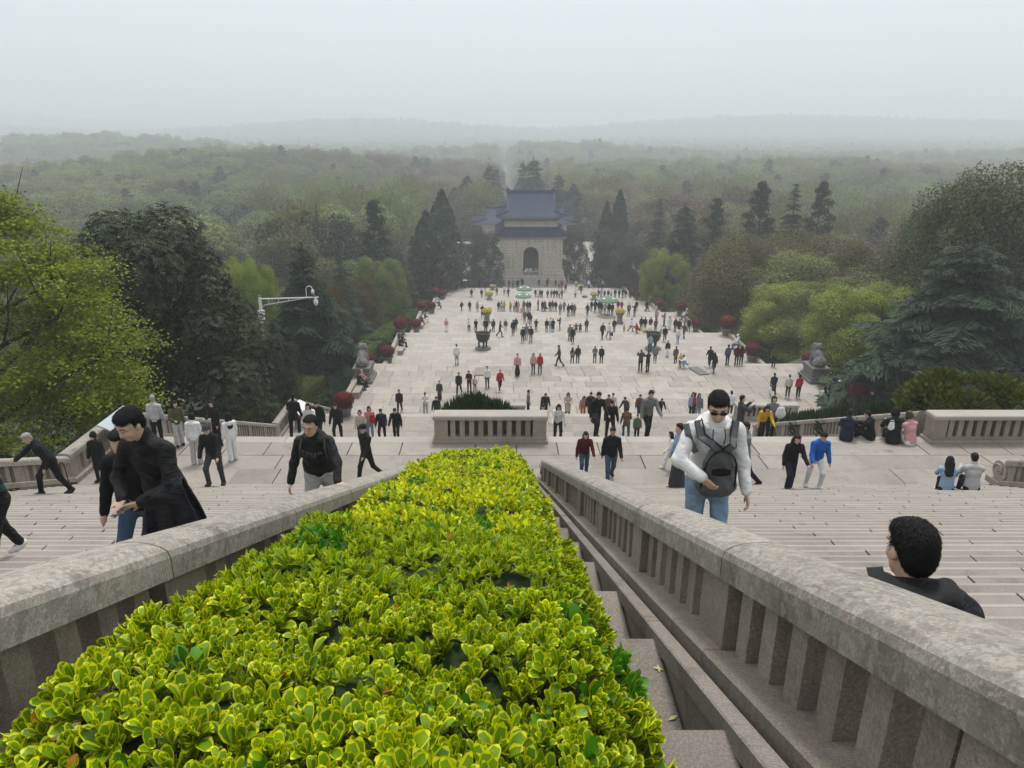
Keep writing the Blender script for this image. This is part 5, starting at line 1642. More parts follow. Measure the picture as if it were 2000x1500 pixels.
# ================================================================== the wood beyond, and the haze
def forest():
    r = np.random.default_rng(77)
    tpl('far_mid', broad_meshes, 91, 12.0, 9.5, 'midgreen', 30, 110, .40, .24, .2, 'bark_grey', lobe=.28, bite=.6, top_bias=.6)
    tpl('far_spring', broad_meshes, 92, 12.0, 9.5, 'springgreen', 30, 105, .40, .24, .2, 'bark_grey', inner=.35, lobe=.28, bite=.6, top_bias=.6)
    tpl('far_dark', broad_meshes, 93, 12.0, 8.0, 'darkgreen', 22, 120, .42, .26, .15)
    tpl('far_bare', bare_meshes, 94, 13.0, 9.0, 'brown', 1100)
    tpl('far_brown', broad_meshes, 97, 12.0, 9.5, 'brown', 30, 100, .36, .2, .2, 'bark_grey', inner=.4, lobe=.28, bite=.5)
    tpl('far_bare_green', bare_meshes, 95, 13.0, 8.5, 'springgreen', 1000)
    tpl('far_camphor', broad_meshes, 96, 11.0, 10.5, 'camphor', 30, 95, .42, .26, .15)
    kinds = ['far_mid', 'far_spring', 'far_dark', 'far_bare', 'far_bare_green', 'far_camphor', 'pine', 'far_brown']
    names = {'far_mid': ('woodland_tree', 'grey-green tree'), 'far_spring': ('woodland_tree', 'pale spring-green tree'), 'far_dark': ('evergreen_tree', 'dark evergreen tree'),
             'far_bare': ('bare_tree', 'brown budding bare tree'), 'far_bare_green': ('bare_tree', 'thin pale-leaved tree'), 'far_camphor': ('woodland_tree', 'olive round-headed tree'), 'pine': ('pine_tree', 'dark pine'), 'far_brown': ('woodland_tree', 'brown leafing tree')}
    pts = []
    y = 62.0
    placed = np.array(PLACED)
    while y < 3400:
        sp = (6.2 if y < 110 else 8.0) if y < 330 else 8.0 * (y / 330) ** 0.55
        half_l, half_r = y * 0.76 + 20, y * 0.80 + 20
        x = -half_l + r.uniform(0, sp)
        while x < half_r:
            xx, yy = x + r.normal(0, sp * .25), y + r.normal(0, sp * .3)
            ok = True
            if yy < 165: ok = abs(xx - AX) > HW + 14 + (6 if yy < 100 else 0) and xx < AX - HW - 14 or xx > AX + HW + 34
            elif yy < 240: ok = abs(xx - AX) > HW + 13
            elif yy < 1100: ok = abs(xx - AX) > 11
            if ok and yy < 330 and len(placed):
                ok = np.min(np.hypot(placed[:, 0] - xx, placed[:, 1] - yy) - placed[:, 2] * .9) > 1.5
            if ok: pts.append((xx, yy))
            x += sp
        y += sp * .92
    P = np.array(pts)
    # kind by patches
    f = np.sin(P[:, 0] * .013 + 1.1) * np.cos(P[:, 1] * .011) + .5 * np.sin(P[:, 0] * .041 + P[:, 1] * .027) + r.normal(0, .45, len(P))
    brown = np.sin(P[:, 0] * .021 - 1.3 + P[:, 1] * .009) + r.normal(0, .5, len(P))
    near = P[:, 1] < 260
    k = np.where(f > .75, 1, np.where(f > .1, 0, np.where(f > -.5, 5, 4)))
    k = np.where((brown > .45) & (P[:, 1] < 700), 7, k)
    k = np.where((k == 4) & (P[:, 1] > 350), 1, k)
    k = np.where((brown > .1) & near, np.where(r.random(len(P)) < .55, 7, np.where(r.random(len(P)) < .5, 3, 4)), k)
    k = np.where(r.random(len(P)) < .10, 2, k)
    k = np.where(r.random(len(P)) < .03, 6, k)
    sc = r.uniform(.7, 1.4, len(P)) * np.where(P[:, 1] > 330, (P[:, 1] / 330) ** .33, 1.0) * np.where(P[:, 1] < 130, .72, 1.25)
    Z = T(P[:, 0], P[:, 1])
    rot = r.uniform(0, 6.28, len(P))
    # the ones that show largest become trees of their own
    dep = P[:, 1] * CP - Z * SP
    u = U0 + F * P[:, 0] / dep
    vt = 750 + F * (-(Z + 12 * sc) * CP - P[:, 1] * SP) / dep
    vis = (u > -60) & (u < 2060)
    order = np.argsort(np.where(vis, dep / sc, 1e9))
    own = order[:210]
    srcs = {}
    marks = [(60, 'the maple'), (200, 'the magnolia, left half'), (340, 'the magnolia, right half'), (480, 'the lime-green tree'), (600, 'the camera pole cedar'), (735, 'the tall pine'), (860, 'the tallest conifer'), (960, 'the pavilion, left part'), (1090, 'the pavilion, right part'),
             (1212, 'the slim conifer'), (1330, 'the grey-green cedar'), (1492, 'the ragged pine'), (1610, 'the pointed cedar'), (1740, 'the brown trees'), (1900, 'the huge cedar')]
    lab = {}
    for i in own:
        mk = min(marks, key=lambda q: abs(q[0] - u[i]))[1]
        row = 'near' if P[i, 1] < 110 else 'middle' if P[i, 1] < 190 else 'far'
        lab.setdefault((names[kinds[k[i]]][1], mk, row), []).append(i)
    ordw = ['first', 'second', 'third', 'fourth', 'fifth', 'sixth', 'seventh', 'eighth', 'ninth', 'tenth', 'eleventh', 'twelfth', 'thirteenth', 'fourteenth', 'fifteenth', 'sixteenth']
    for (ds, mk, row), L in lab.items():
        L.sort(key=lambda i: u[i])
        for q, i in enumerate(L):
            kn = kinds[k[i]]
            nm = names[kn][0]
            txt = f'{ds} in the {row} wood behind {mk}' + (f', {ordw[min(q, 15)]} from left' if len(L) > 1 else '')
            t = plant_tree(nm, txt, TP[kn], (P[i, 0], P[i, 1], Z[i]), rot[i], sc[i], 'trees of the wood beyond the terraces')
            srcs.setdefault(k[i], t.children[1] if t.children[1].name.startswith('crown') else t.children[0])
    rest = np.array([i for i in range(len(P)) if i not in set(own.tolist())])
    me = bpy.data.meshes.new('forest')
    V = np.stack([P[rest, 0], P[rest, 1], Z[rest]], 1).astype(np.float32)
    me.vertices.add(len(V)); me.vertices.foreach_set('co', V.ravel())
    for nm, arr, ty in (('kind_id', k[rest].astype(np.int32), 'INT'), ('size', sc[rest].astype(np.float32), 'FLOAT'), ('turn', rot[rest].astype(np.float32), 'FLOAT')):
        a = me.attributes.new(nm, ty, 'POINT'); a.data.foreach_set('value', arr)
    fo = ob('forest', me)
    tag(fo, 'hazy mass of woodland stretching to the hills', 'forest', kind='stuff')
    ng = bpy.data.node_groups.new('forest_trees', 'GeometryNodeTree')
    ng.interface.new_socket('Geometry', in_out='INPUT', socket_type='NodeSocketGeometry')
    ng.interface.new_socket('Geometry', in_out='OUTPUT', socket_type='NodeSocketGeometry')
    gi = ng.nodes.new('NodeGroupInput'); go = ng.nodes.new('NodeGroupOutput'); jn = ng.nodes.new('GeometryNodeJoinGeometry')
    def attr(nm, dt):
        x = ng.nodes.new('GeometryNodeInputNamedAttribute'); x.data_type = dt; x.inputs['Name'].default_value = nm; return x.outputs['Attribute']
    ka, sa, ta = attr('kind_id', 'INT'), attr('size', 'FLOAT'), attr('turn', 'FLOAT')
    cx = ng.nodes.new('ShaderNodeCombineXYZ'); ng.links.new(ta, cx.inputs[2])
    for q in range(len(kinds)):
        if q not in srcs:
            continue
        cmp_ = ng.nodes.new('FunctionNodeCompare'); cmp_.data_type = 'INT'; cmp_.operation = 'EQUAL'
        ng.links.new(ka, cmp_.inputs[2]); cmp_.inputs[3].default_value = q
        oi = ng.nodes.new('GeometryNodeObjectInfo'); oi.transform_space = 'ORIGINAL'; oi.inputs['Object'].default_value = srcs[q]; oi.inputs['As Instance'].default_value = True
        ip = ng.nodes.new('GeometryNodeInstanceOnPoints')
        ng.links.new(gi.outputs[0], ip.inputs['Points']); ng.links.new(cmp_.outputs[0], ip.inputs['Selection'])
        ng.links.new(oi.outputs['Geometry'], ip.inputs['Instance']); ng.links.new(cx.outputs[0], ip.inputs['Rotation']); ng.links.new(sa, ip.inputs['Scale'])
        ng.links.new(ip.outputs[0], jn.inputs[0])
    ng.links.new(jn.outputs[0], go.inputs[0])
    md = fo.modifiers.new('trees', 'NODES'); md.node_group = ng
forest()

def undergrowth():
    r = np.random.default_rng(88)
    n = 42000
    x = np.where(r.random(n) < .55, r.uniform(-62, AX - HW - 1.0, n), r.uniform(AX + HW + 1.0, 72, n)); y = r.uniform(8, 170, n) ** 1.0
    keep = np.abs(x) < y * .85 + 14
    x, y = x[keep], y[keep]; n = len(x)
    z = T(x, y) + r.uniform(0, .55, n) * (1 + .8 * np.sin(x * .6) * np.cos(y * .5))
    N = norm(np.array([0, 0, 1.0]) + r.normal(0, .5, (n, 3)))
    ob_ = ob('undergrowth', leafmesh('undergrowth', [leafquads(np.stack([x, y, z], 1), N, r.uniform(.3, .75, n), r.uniform(.14, .3, n), r, np.clip(r.normal(.3, .3, n), 0, 1))], leafmat('undergrowth_leaf', (0.014, 0.026, 0.010), (0.05, 0.07, 0.018), .15)))
    tag(ob_, 'low dark undergrowth covering the slopes beside the stairway', 'undergrowth', kind='stuff')
undergrowth()

def haze():
    m, n, out = newmat('haze_air')
    pv = n.nodes.new('ShaderNodeVolumePrincipled')
    pv.inputs['Color'].default_value = (0.93, 0.97, 1.0, 1)
    pv.inputs['Density'].default_value = 0.00090
    pv.inputs['Anisotropy'].default_value = 0.35
    n.links.new(pv.outputs[0], out.inputs['Volume'])
    o = MB().box(-7300, 7300, -60, 8100, -160, 140).build('haze', m)
    tag(o, 'pale haze filling the air over the valley', 'haze', kind='stuff')
haze()
# ================================================================== figures (people, stone lions): smooth blended volumes turned into one continuous surface
def surface_nets(f, org, h):
    """dual contouring of f = 0, f negative inside; returns verts, quads"""
    nx, ny, nz = f.shape
    s = f < 0
    c = [s[i:nx - 1 + i, j:ny - 1 + j, k:nz - 1 + k] for i in (0, 1) for j in (0, 1) for k in (0, 1)]
    cnt = np.zeros(c[0].shape, np.int8)
    for q in c: cnt += q
    act = (cnt > 0) & (cnt < 8)
    idx = -np.ones(act.shape, np.int64)
    ii = np.argwhere(act)
    idx[act] = np.arange(len(ii))
    acc = np.zeros((len(ii), 3)); num = np.zeros(len(ii))
    offs = [(0, 0, 0), (0, 0, 1), (0, 1, 0), (0, 1, 1), (1, 0, 0), (1, 0, 1), (1, 1, 0), (1, 1, 1)]
    vals = [f[ii[:, 0] + a, ii[:, 1] + b, ii[:, 2] + d] for a, b, d in offs]
    for p in range(8):
        for q in range(p + 1, 8):
            d = np.array(offs[q]) - np.array(offs[p])
            if np.abs(d).sum() != 1: continue
            a, b = vals[p], vals[q]
            m = (a < 0) != (b < 0)
            t = np.where(m, a / np.where(m, a - b, 1), 0)
            acc += np.where(m[:, None], np.array(offs[p]) + t[:, None] * d, 0); num += m
    V = org + h * (ii + acc / np.maximum(num, 1)[:, None])
    Q = []
    for ax in range(3):
        o1, o2 = [(1, 2), (2, 0), (0, 1)][ax]
        sl0 = [slice(1, -1)] * 3; sl0[ax] = slice(0, -1)
        sl1 = list(sl0); sl1[ax] = slice(1, None)
        a, b = s[tuple(sl0)], s[tuple(sl1)]
        for flip, m in ((False, a & ~b), (True, ~a & b)):
            e = np.argwhere(m)
            if not len(e): continue
            e = e + np.array([0 if q == ax else 1 for q in range(3)])
            def g(d1, d2):
                w = e.copy(); w[:, o1] -= d1; w[:, o2] -= d2
                return idx[w[:, 0], w[:, 1], w[:, 2]]
            quad = np.stack([g(1, 1), g(0, 1), g(0, 0), g(1, 0)], 1)
            Q.append(quad[:, ::-1] if flip else quad)
    Q = np.concatenate(Q)
    return V, Q[(Q >= 0).all(1)]

class Vol:
    """blended union of capsules and ellipsoids"""
    def __init__(s): s.p = []
    def cap(s, a, b, ra, rb=None, k=.03, fl=None):
        s.p.append(('c', np.array(a, float), np.array(b, float), ra, ra if rb is None else rb, k, fl)); return s
    def ell(s, c, rad, k=.03, fr=None):
        s.p.append(('e', np.array(c, float), np.array(rad, float), fr, None, k, None)); return s
    def chain(s, P, Rr, k=.03, fl=None):
        for a, b, ra, rb in zip(P[:-1], P[1:], Rr[:-1], Rr[1:]): s.cap(a, b, ra, rb, k, fl)
        return s
    def bounds(s):
        lo = np.full(3, 9e9); hi = -lo
        for q in s.p:
            if q[0] == 'c':
                r = max(q[3], q[4]) * 1.5; lo = np.minimum(lo, np.minimum(q[1], q[2]) - r); hi = np.maximum(hi, np.maximum(q[1], q[2]) + r)
            else:
                r = max(q[2]); lo = np.minimum(lo, q[1] - r); hi = np.maximum(hi, q[1] + r)
        return lo - .03, hi + .03
    def eval(s, org, h, shape):
        f = np.full(shape, .5, np.float32)
        for q in s.p:
            k = q[5]
            if q[0] == 'c':
                r = max(q[3], q[4]) * 1.5 + k + .03; lo = np.minimum(q[1], q[2]) - r; hi = np.maximum(q[1], q[2]) + r
            else:
                r = max(q[2]) + k + .03; lo = q[1] - r; hi = q[1] + r
            i0 = np.maximum(0, np.floor((lo - org) / h).astype(int)); i1 = np.minimum(shape, np.ceil((hi - org) / h).astype(int) + 1)
            if (i1 <= i0).any(): continue
            sl = tuple(slice(a, b) for a, b in zip(i0, i1))
            X = (org[0] + h * np.arange(i0[0], i1[0]))[:, None, None]; Y = (org[1] + h * np.arange(i0[1], i1[1]))[None, :, None]; Z = (org[2] + h * np.arange(i0[2], i1[2]))[None, None, :]
            d = s.dist(q, X, Y, Z).astype(np.float32)
            g = f[sl]
            hh = np.clip(.5 + .5 * (g - d) / k, 0, 1)
            f[sl] = g * (1 - hh) + d * hh - k * hh * (1 - hh)
        return f
    @staticmethod
    def dist(q, X, Y, Z):
        if q[0] == 'c':
            a, b, fl = q[1], q[2], q[6]
            ba = b - a; L2 = max(ba @ ba, 1e-9)
            px, py, pz = X - a[0], Y - a[1], Z - a[2]
            t = np.clip((px * ba[0] + py * ba[1] + pz * ba[2]) / L2, 0, 1)
            dx, dy, dz = px - t * ba[0], py - t * ba[1], pz - t * ba[2]
            if fl is not None: dx = dx / fl[0]; dy = dy / fl[1]
            return (np.sqrt(dx * dx + dy * dy + dz * dz) - (q[3] + (q[4] - q[3]) * t)) * (1 if fl is None else min(fl))
        c, rad, fr = q[1], q[2], q[3]
        px, py, pz = X - c[0], Y - c[1], Z - c[2]
        if fr is not None:
            px, py, pz = (px * fr[0][0] + py * fr[0][1] + pz * fr[0][2]), (px * fr[1][0] + py * fr[1][1] + pz * fr[1][2]), (px * fr[2][0] + py * fr[2][1] + pz * fr[2][2])
        k0 = np.sqrt((px / rad[0]) ** 2 + (py / rad[1]) ** 2 + (pz / rad[2]) ** 2)
        return (k0 - 1) * min(rad)

def vnoise(V, amp, sc=1.0, seed=0.0):
    x, y, z = V[:, 0] * sc, V[:, 1] * sc, V[:, 2] * sc
    return amp * (np.sin(x * 31 + z * 17 + seed) * np.sin(y * 27 - z * 23 + 1.7 * seed) + .6 * np.sin(z * 61 + 9 * np.sin(x * 13 + seed) + y * 21) + .4 * np.sin(x * 73 + y * 57 - z * 41))

def smooth_normals_displace(V, Q, amp, sc, seed):
    n = np.cross(V[Q[:, 2]] - V[Q[:, 0]], V[Q[:, 3]] - V[Q[:, 1]])
    N = np.zeros_like(V)
    for k in range(4): np.add.at(N, Q[:, k], n)
    N = norm(N)
    return V + N * vnoise(V, amp, sc, seed)[:, None]

POSES = {  # lean, head pitch, head yaw, legs (hip, knee) x2 [image-left first when facing us], arms (fwd, out, elbow, inward) x2
    'stand': dict(lean=1, hp=0, hy=0, L=[(3, 4), (-2, 3)], A=[(4, 9, 14, 0), (0, 9, 10, 0)]),
    'stand2': dict(lean=0, hp=14, hy=18, L=[(6, 10), (-3, 2)], A=[(12, 8, 70, 25), (0, 10, 18, 0)]),
    'walk': dict(lean=4, hp=4, hy=0, L=[(24, 14), (-16, 26)], A=[(-16, 8, 10, 0), (20, 8, 22, 0)]),
    'walk2': dict(lean=4, hp=2, hy=-10, L=[(-14, 30), (20, 8)], A=[(18, 8, 20, 0), (-15, 8, 12, 0)]),
    'climb': dict(lean=15, hp=10, hy=0, L=[(52, 62), (-4, 8)], A=[(-8, 12, 22, 0), (18, 12, 30, 0)]),
    'climb2': dict(lean=17, hp=18, hy=0, L=[(-6, 10), (46, 58)], A=[(16, 12, 26, 0), (-10, 12, 20, 0)]),
    'bend': dict(lean=34, hp=15, hy=0, L=[(20, 18), (-4, 8)], A=[(-20, 10, 20, 0), (10, 10, 30, 0)]),
    'hold': dict(lean=3, hp=22, hy=0, L=[(3, 4), (-2, 4)], A=[(14, 8, 82, 30), (14, 8, 82, 30)]),
    'photo': dict(lean=-2, hp=-2, hy=0, L=[(3, 4), (-3, 4)], A=[(62, 14, 80, 25), (62, 14, 80, 25)]),
    'sit': dict(lean=6, hp=12, hy=0, L=[(84, 84), (80, 74)], A=[(22, 8, 55, 20), (26, 8, 50, 20)]),
    'sit_low': dict(lean=16, hp=14, hy=0, L=[(112, 104), (104, 92)], A=[(40, 8, 50, 25), (36, 8, 60, 25)]),
    'crouch': dict(lean=38, hp=-10, hy=0, L=[(112, 130), (96, 122)], A=[(60, 6, 40, 20), (50, 6, 50, 20)]),
}

def rotx(v, a):   # pitch forward (towards -y)
    c, s = math.cos(a), math.sin(a)
    return np.array([v[0], v[1] * c - v[2] * s, v[1] * s + v[2] * c])

def skeleton(pose):
    d = R(1)
    J = {}
    J['pel'] = np.zeros(3)
    ln = pose['lean'] * d
    up = np.array([0, -math.sin(ln), math.cos(ln)]); fw = np.array([0, -math.cos(ln), -math.sin(ln)])
    tw = pose.get('twist', 0) * d
    rt = np.array([math.cos(tw), math.sin(tw), 0])
    J['up'], J['fw'], J['rt'] = up, fw, rt
    J['waist'] = up * .13; J['chest'] = up * .36; J['nb'] = up * .535
    hp, hy, hr = (pose['hp'] + pose['lean'] * .35) * d, pose['hy'] * d, pose.get('hr', 0) * d
    hu = np.array([math.sin(hr), -math.sin(hp), math.cos(hp)]); hu = hu / np.linalg.norm(hu)
    hf = np.array([math.sin(hy) * math.cos(hp), -math.cos(hy) * math.cos(hp), -math.sin(hp)]); hf = hf - hu * (hf @ hu); hf /= np.linalg.norm(hf)
    J['hu'], J['hf'], J['hr'] = hu, hf, np.cross(hf, hu)
    J['neck'] = J['nb'] + (up + hu) * .035
    J['head'] = J['neck'] + hu * .125 + hf * .022
    low = 9
    for i, s in enumerate((-1, 1)):
        hip, knee = pose['L'][i][0] * d, pose['L'][i][1] * d
        sp = pose.get('spread', .02)
        h = np.array([s * .092, 0, -.02])
        k = h + .42 * np.array([s * sp, -math.sin(hip), -math.cos(hip)])
        a = k + .41 * np.array([s * sp * .3, -math.sin(hip - knee), -math.cos(hip - knee)])
        sh = hip - knee
        flat = pose.get('toe', [0, 0])[i] * d
        ta = math.pi / 2 * .94 + (sh * .55 if sh < -.35 else 0) + flat
        toe = a + .145 * np.array([s * .12, -math.sin(ta), -math.cos(ta)])
        J['h%d' % i], J['k%d' % i], J['a%d' % i], J['t%d' % i] = h, k, a, toe
        low = min(low, a[2] - .085, toe[2] - .035)
        sx = J['nb'] - up * .055 + rt * s * .178
        f, o, e, inn = [q * d for q in pose['A'][i]]
        ua = np.array([s * math.sin(o), -math.sin(f + ln * .5) * math.cos(o), -math.cos(f + ln * .5) * math.cos(o)])
        el = sx + ua * .285
        f2 = f + ln * .5 + e
        fa = np.array([s * math.sin(o) * .6 * math.cos(inn) - s * math.sin(inn), -math.sin(f2) * math.cos(inn), -math.cos(f2) * math.cos(inn)])
        fa /= np.linalg.norm(fa)
        wr = el + fa * .245
        J['s%d' % i], J['e%d' % i], J['w%d' % i], J['fa%d' % i] = sx, el, wr, fa
    for n_ in ('w0', 'w1'):
        if n_ in pose.get('ik', {}):
            pass
    sh = np.array([0, 0, -low])
    for q in J:
        if q not in ('up', 'fw', 'rt', 'hu', 'hf', 'hr', 'fa0', 'fa1'): J[q] = J[q] + sh
    # hands put exactly where the photo has them
    for i, tgt in pose.get('reach', {}).items():
        sx = J['s%d' % i]; tgt = np.array(tgt, float)
        v = tgt - sx; L = np.linalg.norm(v); a, b = .285, .245
        f_ = min(1.16, max(1.0, (L + .006) / (a + b))); a *= f_; b *= f_
        if L > a + b - .004: print('REACH short by', L - a - b)
        L = min(L, a + b - .005); v = v / np.linalg.norm(v)
        x = (a * a - b * b + L * L) / (2 * L); y = math.sqrt(max(0, a * a - x * x))
        pole = np.array(pose.get('pole', {}).get(i, (1.0 if i else -1.0, .6, -.5)), float); pole = pole - v * (pole @ v); pole /= np.linalg.norm(pole)
        J['e%d' % i] = sx + v * x + pole * y; J['w%d' % i] = sx + v * L
        fa = J['w%d' % i] - J['e%d' % i]; J['fa%d' % i] = fa / np.linalg.norm(fa)
    return J

def figure(pose, hair='short', top='jacket', bottom='trousers', lod=1, fat=1.0, sleeve=True):
    """volumes of one figure: skin, hair, top, bottom, shoes, extra"""
    J = skeleton(POSES[pose] if isinstance(pose, str) else pose)
    up, fw, rt = J['up'], J['fw'], J['rt']
    g = {k: Vol() for k in ('skin', 'hair', 'top', 'bottom', 'shoes', 'extra')}
    hu, hf, hr, C = J['hu'], J['hf'], J['hr'], J['head']
    fr = (hr, hf, hu)
    def H(x, y, z): return C + hr * x + hf * y + hu * z
    sk = g['skin']
    sk.ell(H(0, -.006, .022), (.073, .092, .096), .02, fr)
    sk.ell(H(0, .022, -.045), (.058, .064, .072), .025, fr)          # jaw
    sk.ell(H(0, .052, -.088), (.026, .024, .020), .03, fr)           # chin
    sk.cap(H(0, .086, .012), H(0, .100, -.026), .0085, .0135, .012)  # nose
    sk.cap(J['nb'] - up * .05, C - hu * .06 - hf * .02, .050, .05, .02)
    for s in (-1, 1):
        sk.ell(H(s * .076, -.008, -.008), (.010, .019, .031), .008, fr)
        if lod == 0:
            sk.ell(H(s * .034, .066, -.026), (.022, .018, .018), .02, fr)        # cheek
            sk.cap(H(s * .012, .083, .034), H(s * .05, .070, .034), .010, .009, .018)  # brow
    if lod == 0:
        sk.cap(H(-.020, .080, -.060), H(.020, .080, -.060), .0085, .0085, .012)    # lips
    # hands
    for i, s in enumerate((-1, 1)):
        w, fa = J['w%d' % i], J['fa%d' % i]
        hd = POSES.get('_', {}).get('x', None)
        hcfg = (pose.get('hand', {}) if isinstance(pose, dict) else {}).get(i, {})
        hdv = np.array(hcfg.get('dir', fa), float); hdv /= np.linalg.norm(hdv)
        sd = np.array(hcfg.get('side', np.cross(hdv, np.array([s * 1.0, 0, .25]))), float)
        sd = sd - hdv * (sd @ hdv); sd /= max(np.linalg.norm(sd), 1e-6)
        pn = np.cross(hdv, sd)
        if pn @ (np.array([-s, 0, 0]) if 'palm' not in hcfg else np.array(hcfg['palm'], float)) < 0: pn = -pn
        curl = hcfg.get('curl', .55)
        if lod == 0:
            pc = w + hdv * .052
            sk.cap(J['e%d' % i] + (w - J['e%d' % i]) * .5, w, .034, .026, .02)
            sk.ell(pc, (.041, .048, .0165), .012, (sd, hdv, pn))
            for q, (off, L) in enumerate(((-.031, .062), (-.0105, .072), (.0105, .068), (.031, .052))):
                b0 = w + hdv * .088 + sd * off
                c1, c2 = curl * .9, curl * 1.7
                d1 = hdv * math.cos(c1 * .6) + pn * math.sin(c1 * .6); d2 = hdv * math.cos(c2 * .8) + pn * math.sin(c2 * .8); d3 = hdv * math.cos(c2 * 1.2) + pn * math.sin(c2 * 1.2)
                p1 = b0 + d1 * L * .45; p2 = p1 + d2 * L * .32; p3 = p2 + d3 * L * .25
                sk.chain([b0 - hdv * .012, b0, p1, p2, p3], [.0095, .0095, .0088, .0078, .0066], .005)
            th = w + hdv * .03 - sd * .036
            td = hdv * .75 - sd * .55 + pn * .35; td /= np.linalg.norm(td)
            td2 = hdv * .9 - sd * .1 + pn * .4; td2 /= np.linalg.norm(td2)
            sk.chain([w + hdv * .018 - sd * .012, th, th + td * .034, th + td * .034 + td2 * .028], [.015, .0125, .0105, .008], .008)
        else:
            sk.cap(w, w + hdv * .075, .033, .026, .02); sk.cap(w + hdv * .06, w + hdv * .13, .024, .014, .02)
    if lod == 0:     # the body goes on under the clothes
        sk.chain([J['nb'] - up * .06 - fw * .01, J['chest'] - fw * .01, J['waist'], J['pel']], [.05, .075, .08, .08], .04)
        for i in (0, 1):
            sk.chain([J['nb'] - up * .08, J['s%d' % i] - up * .01, J['e%d' % i], J['w%d' % i]], [.045, .038, .034, .026], .02)
            sk.chain([J['pel'], J['h%d' % i], J['k%d' % i], J['a%d' % i], J['t%d' % i]], [.09, .07, .045, .034, .028], .03)
    # hair
    hv = g['hair']
    if hair not in ('bald',):
        hv.ell(H(0, -.018, .046), (.083, .098, .092), .02, fr)
        hv.ell(H(0, .022, .090), (.068, .058, .034), .02, fr)
        hv.ell(H(0, -.055, -.01), (.072, .052, .075), .02, fr)
        if hair == 'long':
            hv.ell(H(0, -.055, -.07), (.088, .055, .11), .04, fr)
            hv.cap(H(0, -.07, -.10), J['nb'] - fw * .10 - up * .16, .085, .075, .05, (1.25, .55))
            for s in (-1, 1): hv.cap(H(s * .075, .0, .03), H(s * .085, -.005, -.15), .026, .03, .03)
        if hair == 'bob':
            hv.ell(H(0, -.035, -.03), (.098, .075, .085), .03, fr)
            for s in (-1, 1): hv.cap(H(s * .075, .005, .03), H(s * .083, .0, -.08), .026, .028, .03)
        if hair == 'bun': hv.ell(H(0, -.11, .05), (.042, .042, .042), .02, fr)
    ex = g['extra']
    if hair == 'cap':
        ex.ell(H(0, -.006, .075), (.088, .103, .070), .01, fr); ex.ell(H(0, .105, .060), (.062, .062, .010), .015, fr)
    if hair == 'hat':
        ex.ell(H(0, -.004, .085), (.092, .105, .075), .01, fr); ex.cap(H(0, 0, .05), H(0, 0, .056), .13, .13, .02, None) if False else ex.ell(H(0, 0, .055), (.15, .165, .014), .02, fr)
    if hair == 'hood':
        g['top'].ell(H(0, -.03, .02), (.105, .115, .135), .03, fr)
    # clothes
    tp = g['top']; bt = g['bottom']
    fl = (1.32, .86)
    f_ = fat
    b_ = .118 if top == 'coat' else .112
    J2 = J
    tp.chain([J['pel'] + up * .0, J['waist'], J['chest'], J['nb'] - up * .07], [b_ * 1.02 * f_, (b_ - .004) * f_, .122 * f_, .098], .05, fl)
    tp.cap(J['nb'] - up * .03 - rt * .10, J['nb'] - up * .03 + rt * .10, .062, .062, .05)
    tp.cap(J['nb'] - up * .03, J['neck'] - up * .012 - hf * .01, .078, .066, .03)
    ar = (.068, .055, .046) if top in ('coat', 'jacket', 'hoodie') else (.064, .052, .045)
    for i in (0, 1):
        wv = J['e%d' % i] + (J['w%d' % i] - J['e%d' % i]) * .94
        tp.chain([J['s%d' % i], J['e%d' % i], wv], ar, .035)
    if top in ('hoodie', 'jacket'):
        tp.cap(J['nb'] - fw * .045 - up * .02 - rt * .06, J['nb'] - fw * .045 - up * .02 + rt * .06, .055, .055, .04)
    if top == 'hoodie' and hair != 'hood':
        tp.ell(J['nb'] - fw * .085 - up * .03, (.12, .06, .075), .05)
    hem = J['pel'] - up * (.05 if top != 'coat' else .02)
    tp.cap(J['pel'] + up * .05, hem - np.array([0, 0, .06]), .118 * f_, .122 * f_, .05, fl)
    if top == 'coat':
        hk = (J['k0'] + J['k1']) / 2
        tp.cap(J['pel'], J['pel'] + (hk - J['pel']) * .8, .125, .165, .05, (1.15, .95))
    bt.cap(J['pel'] + up * .02, J['pel'] - np.array([0, 0, .05]), .116 * f_, .116 * f_, .04, (1.3, .9))
    if bottom == 'skirt':
        ak = (J['a0'] + J['a1']) / 2
        bt.cap(J['pel'], J['pel'] + (ak - J['pel']) * .82, .12, .20, .04, (1.05, 1.0))
    elif bottom == 'shortskirt':
        bt.cap(J['pel'], J['pel'] * .55 + (J['k0'] + J['k1']) / 2 * .45, .12, .16, .04, (1.1, 1.0))
    if bottom != 'skirt':
        wide = bottom == 'wide'
        for i in (0, 1):
            an = J['a%d' % i] + (J['k%d' % i] - J['a%d' % i]) * .06
            (sk if bottom == 'shortskirt' else bt).chain([J['h%d' % i], J['k%d' % i], an], (.094 * f_, .082 if wide else .066, .085 if wide else .056) if bottom != 'shortskirt' else (.07, .052, .038), .04)
    for i in (0, 1):
        a, t = J['a%d' % i], J['t%d' % i]
        sh = t - a
        g['shoes'].chain([a - sh * .25 - np.array([0, 0, .025]), a + sh * .45 - np.array([0, 0, .028]), t], [.046, .045, .036], .03)
        g['shoes'].cap(a, a - np.array([0, 0, .04]), .044, .046, .03)
    return g, J

SLOT = {'skin': 0, 'hair': 1, 'top': 2, 'bottom': 3, 'shoes': 4, 'extra': 5}

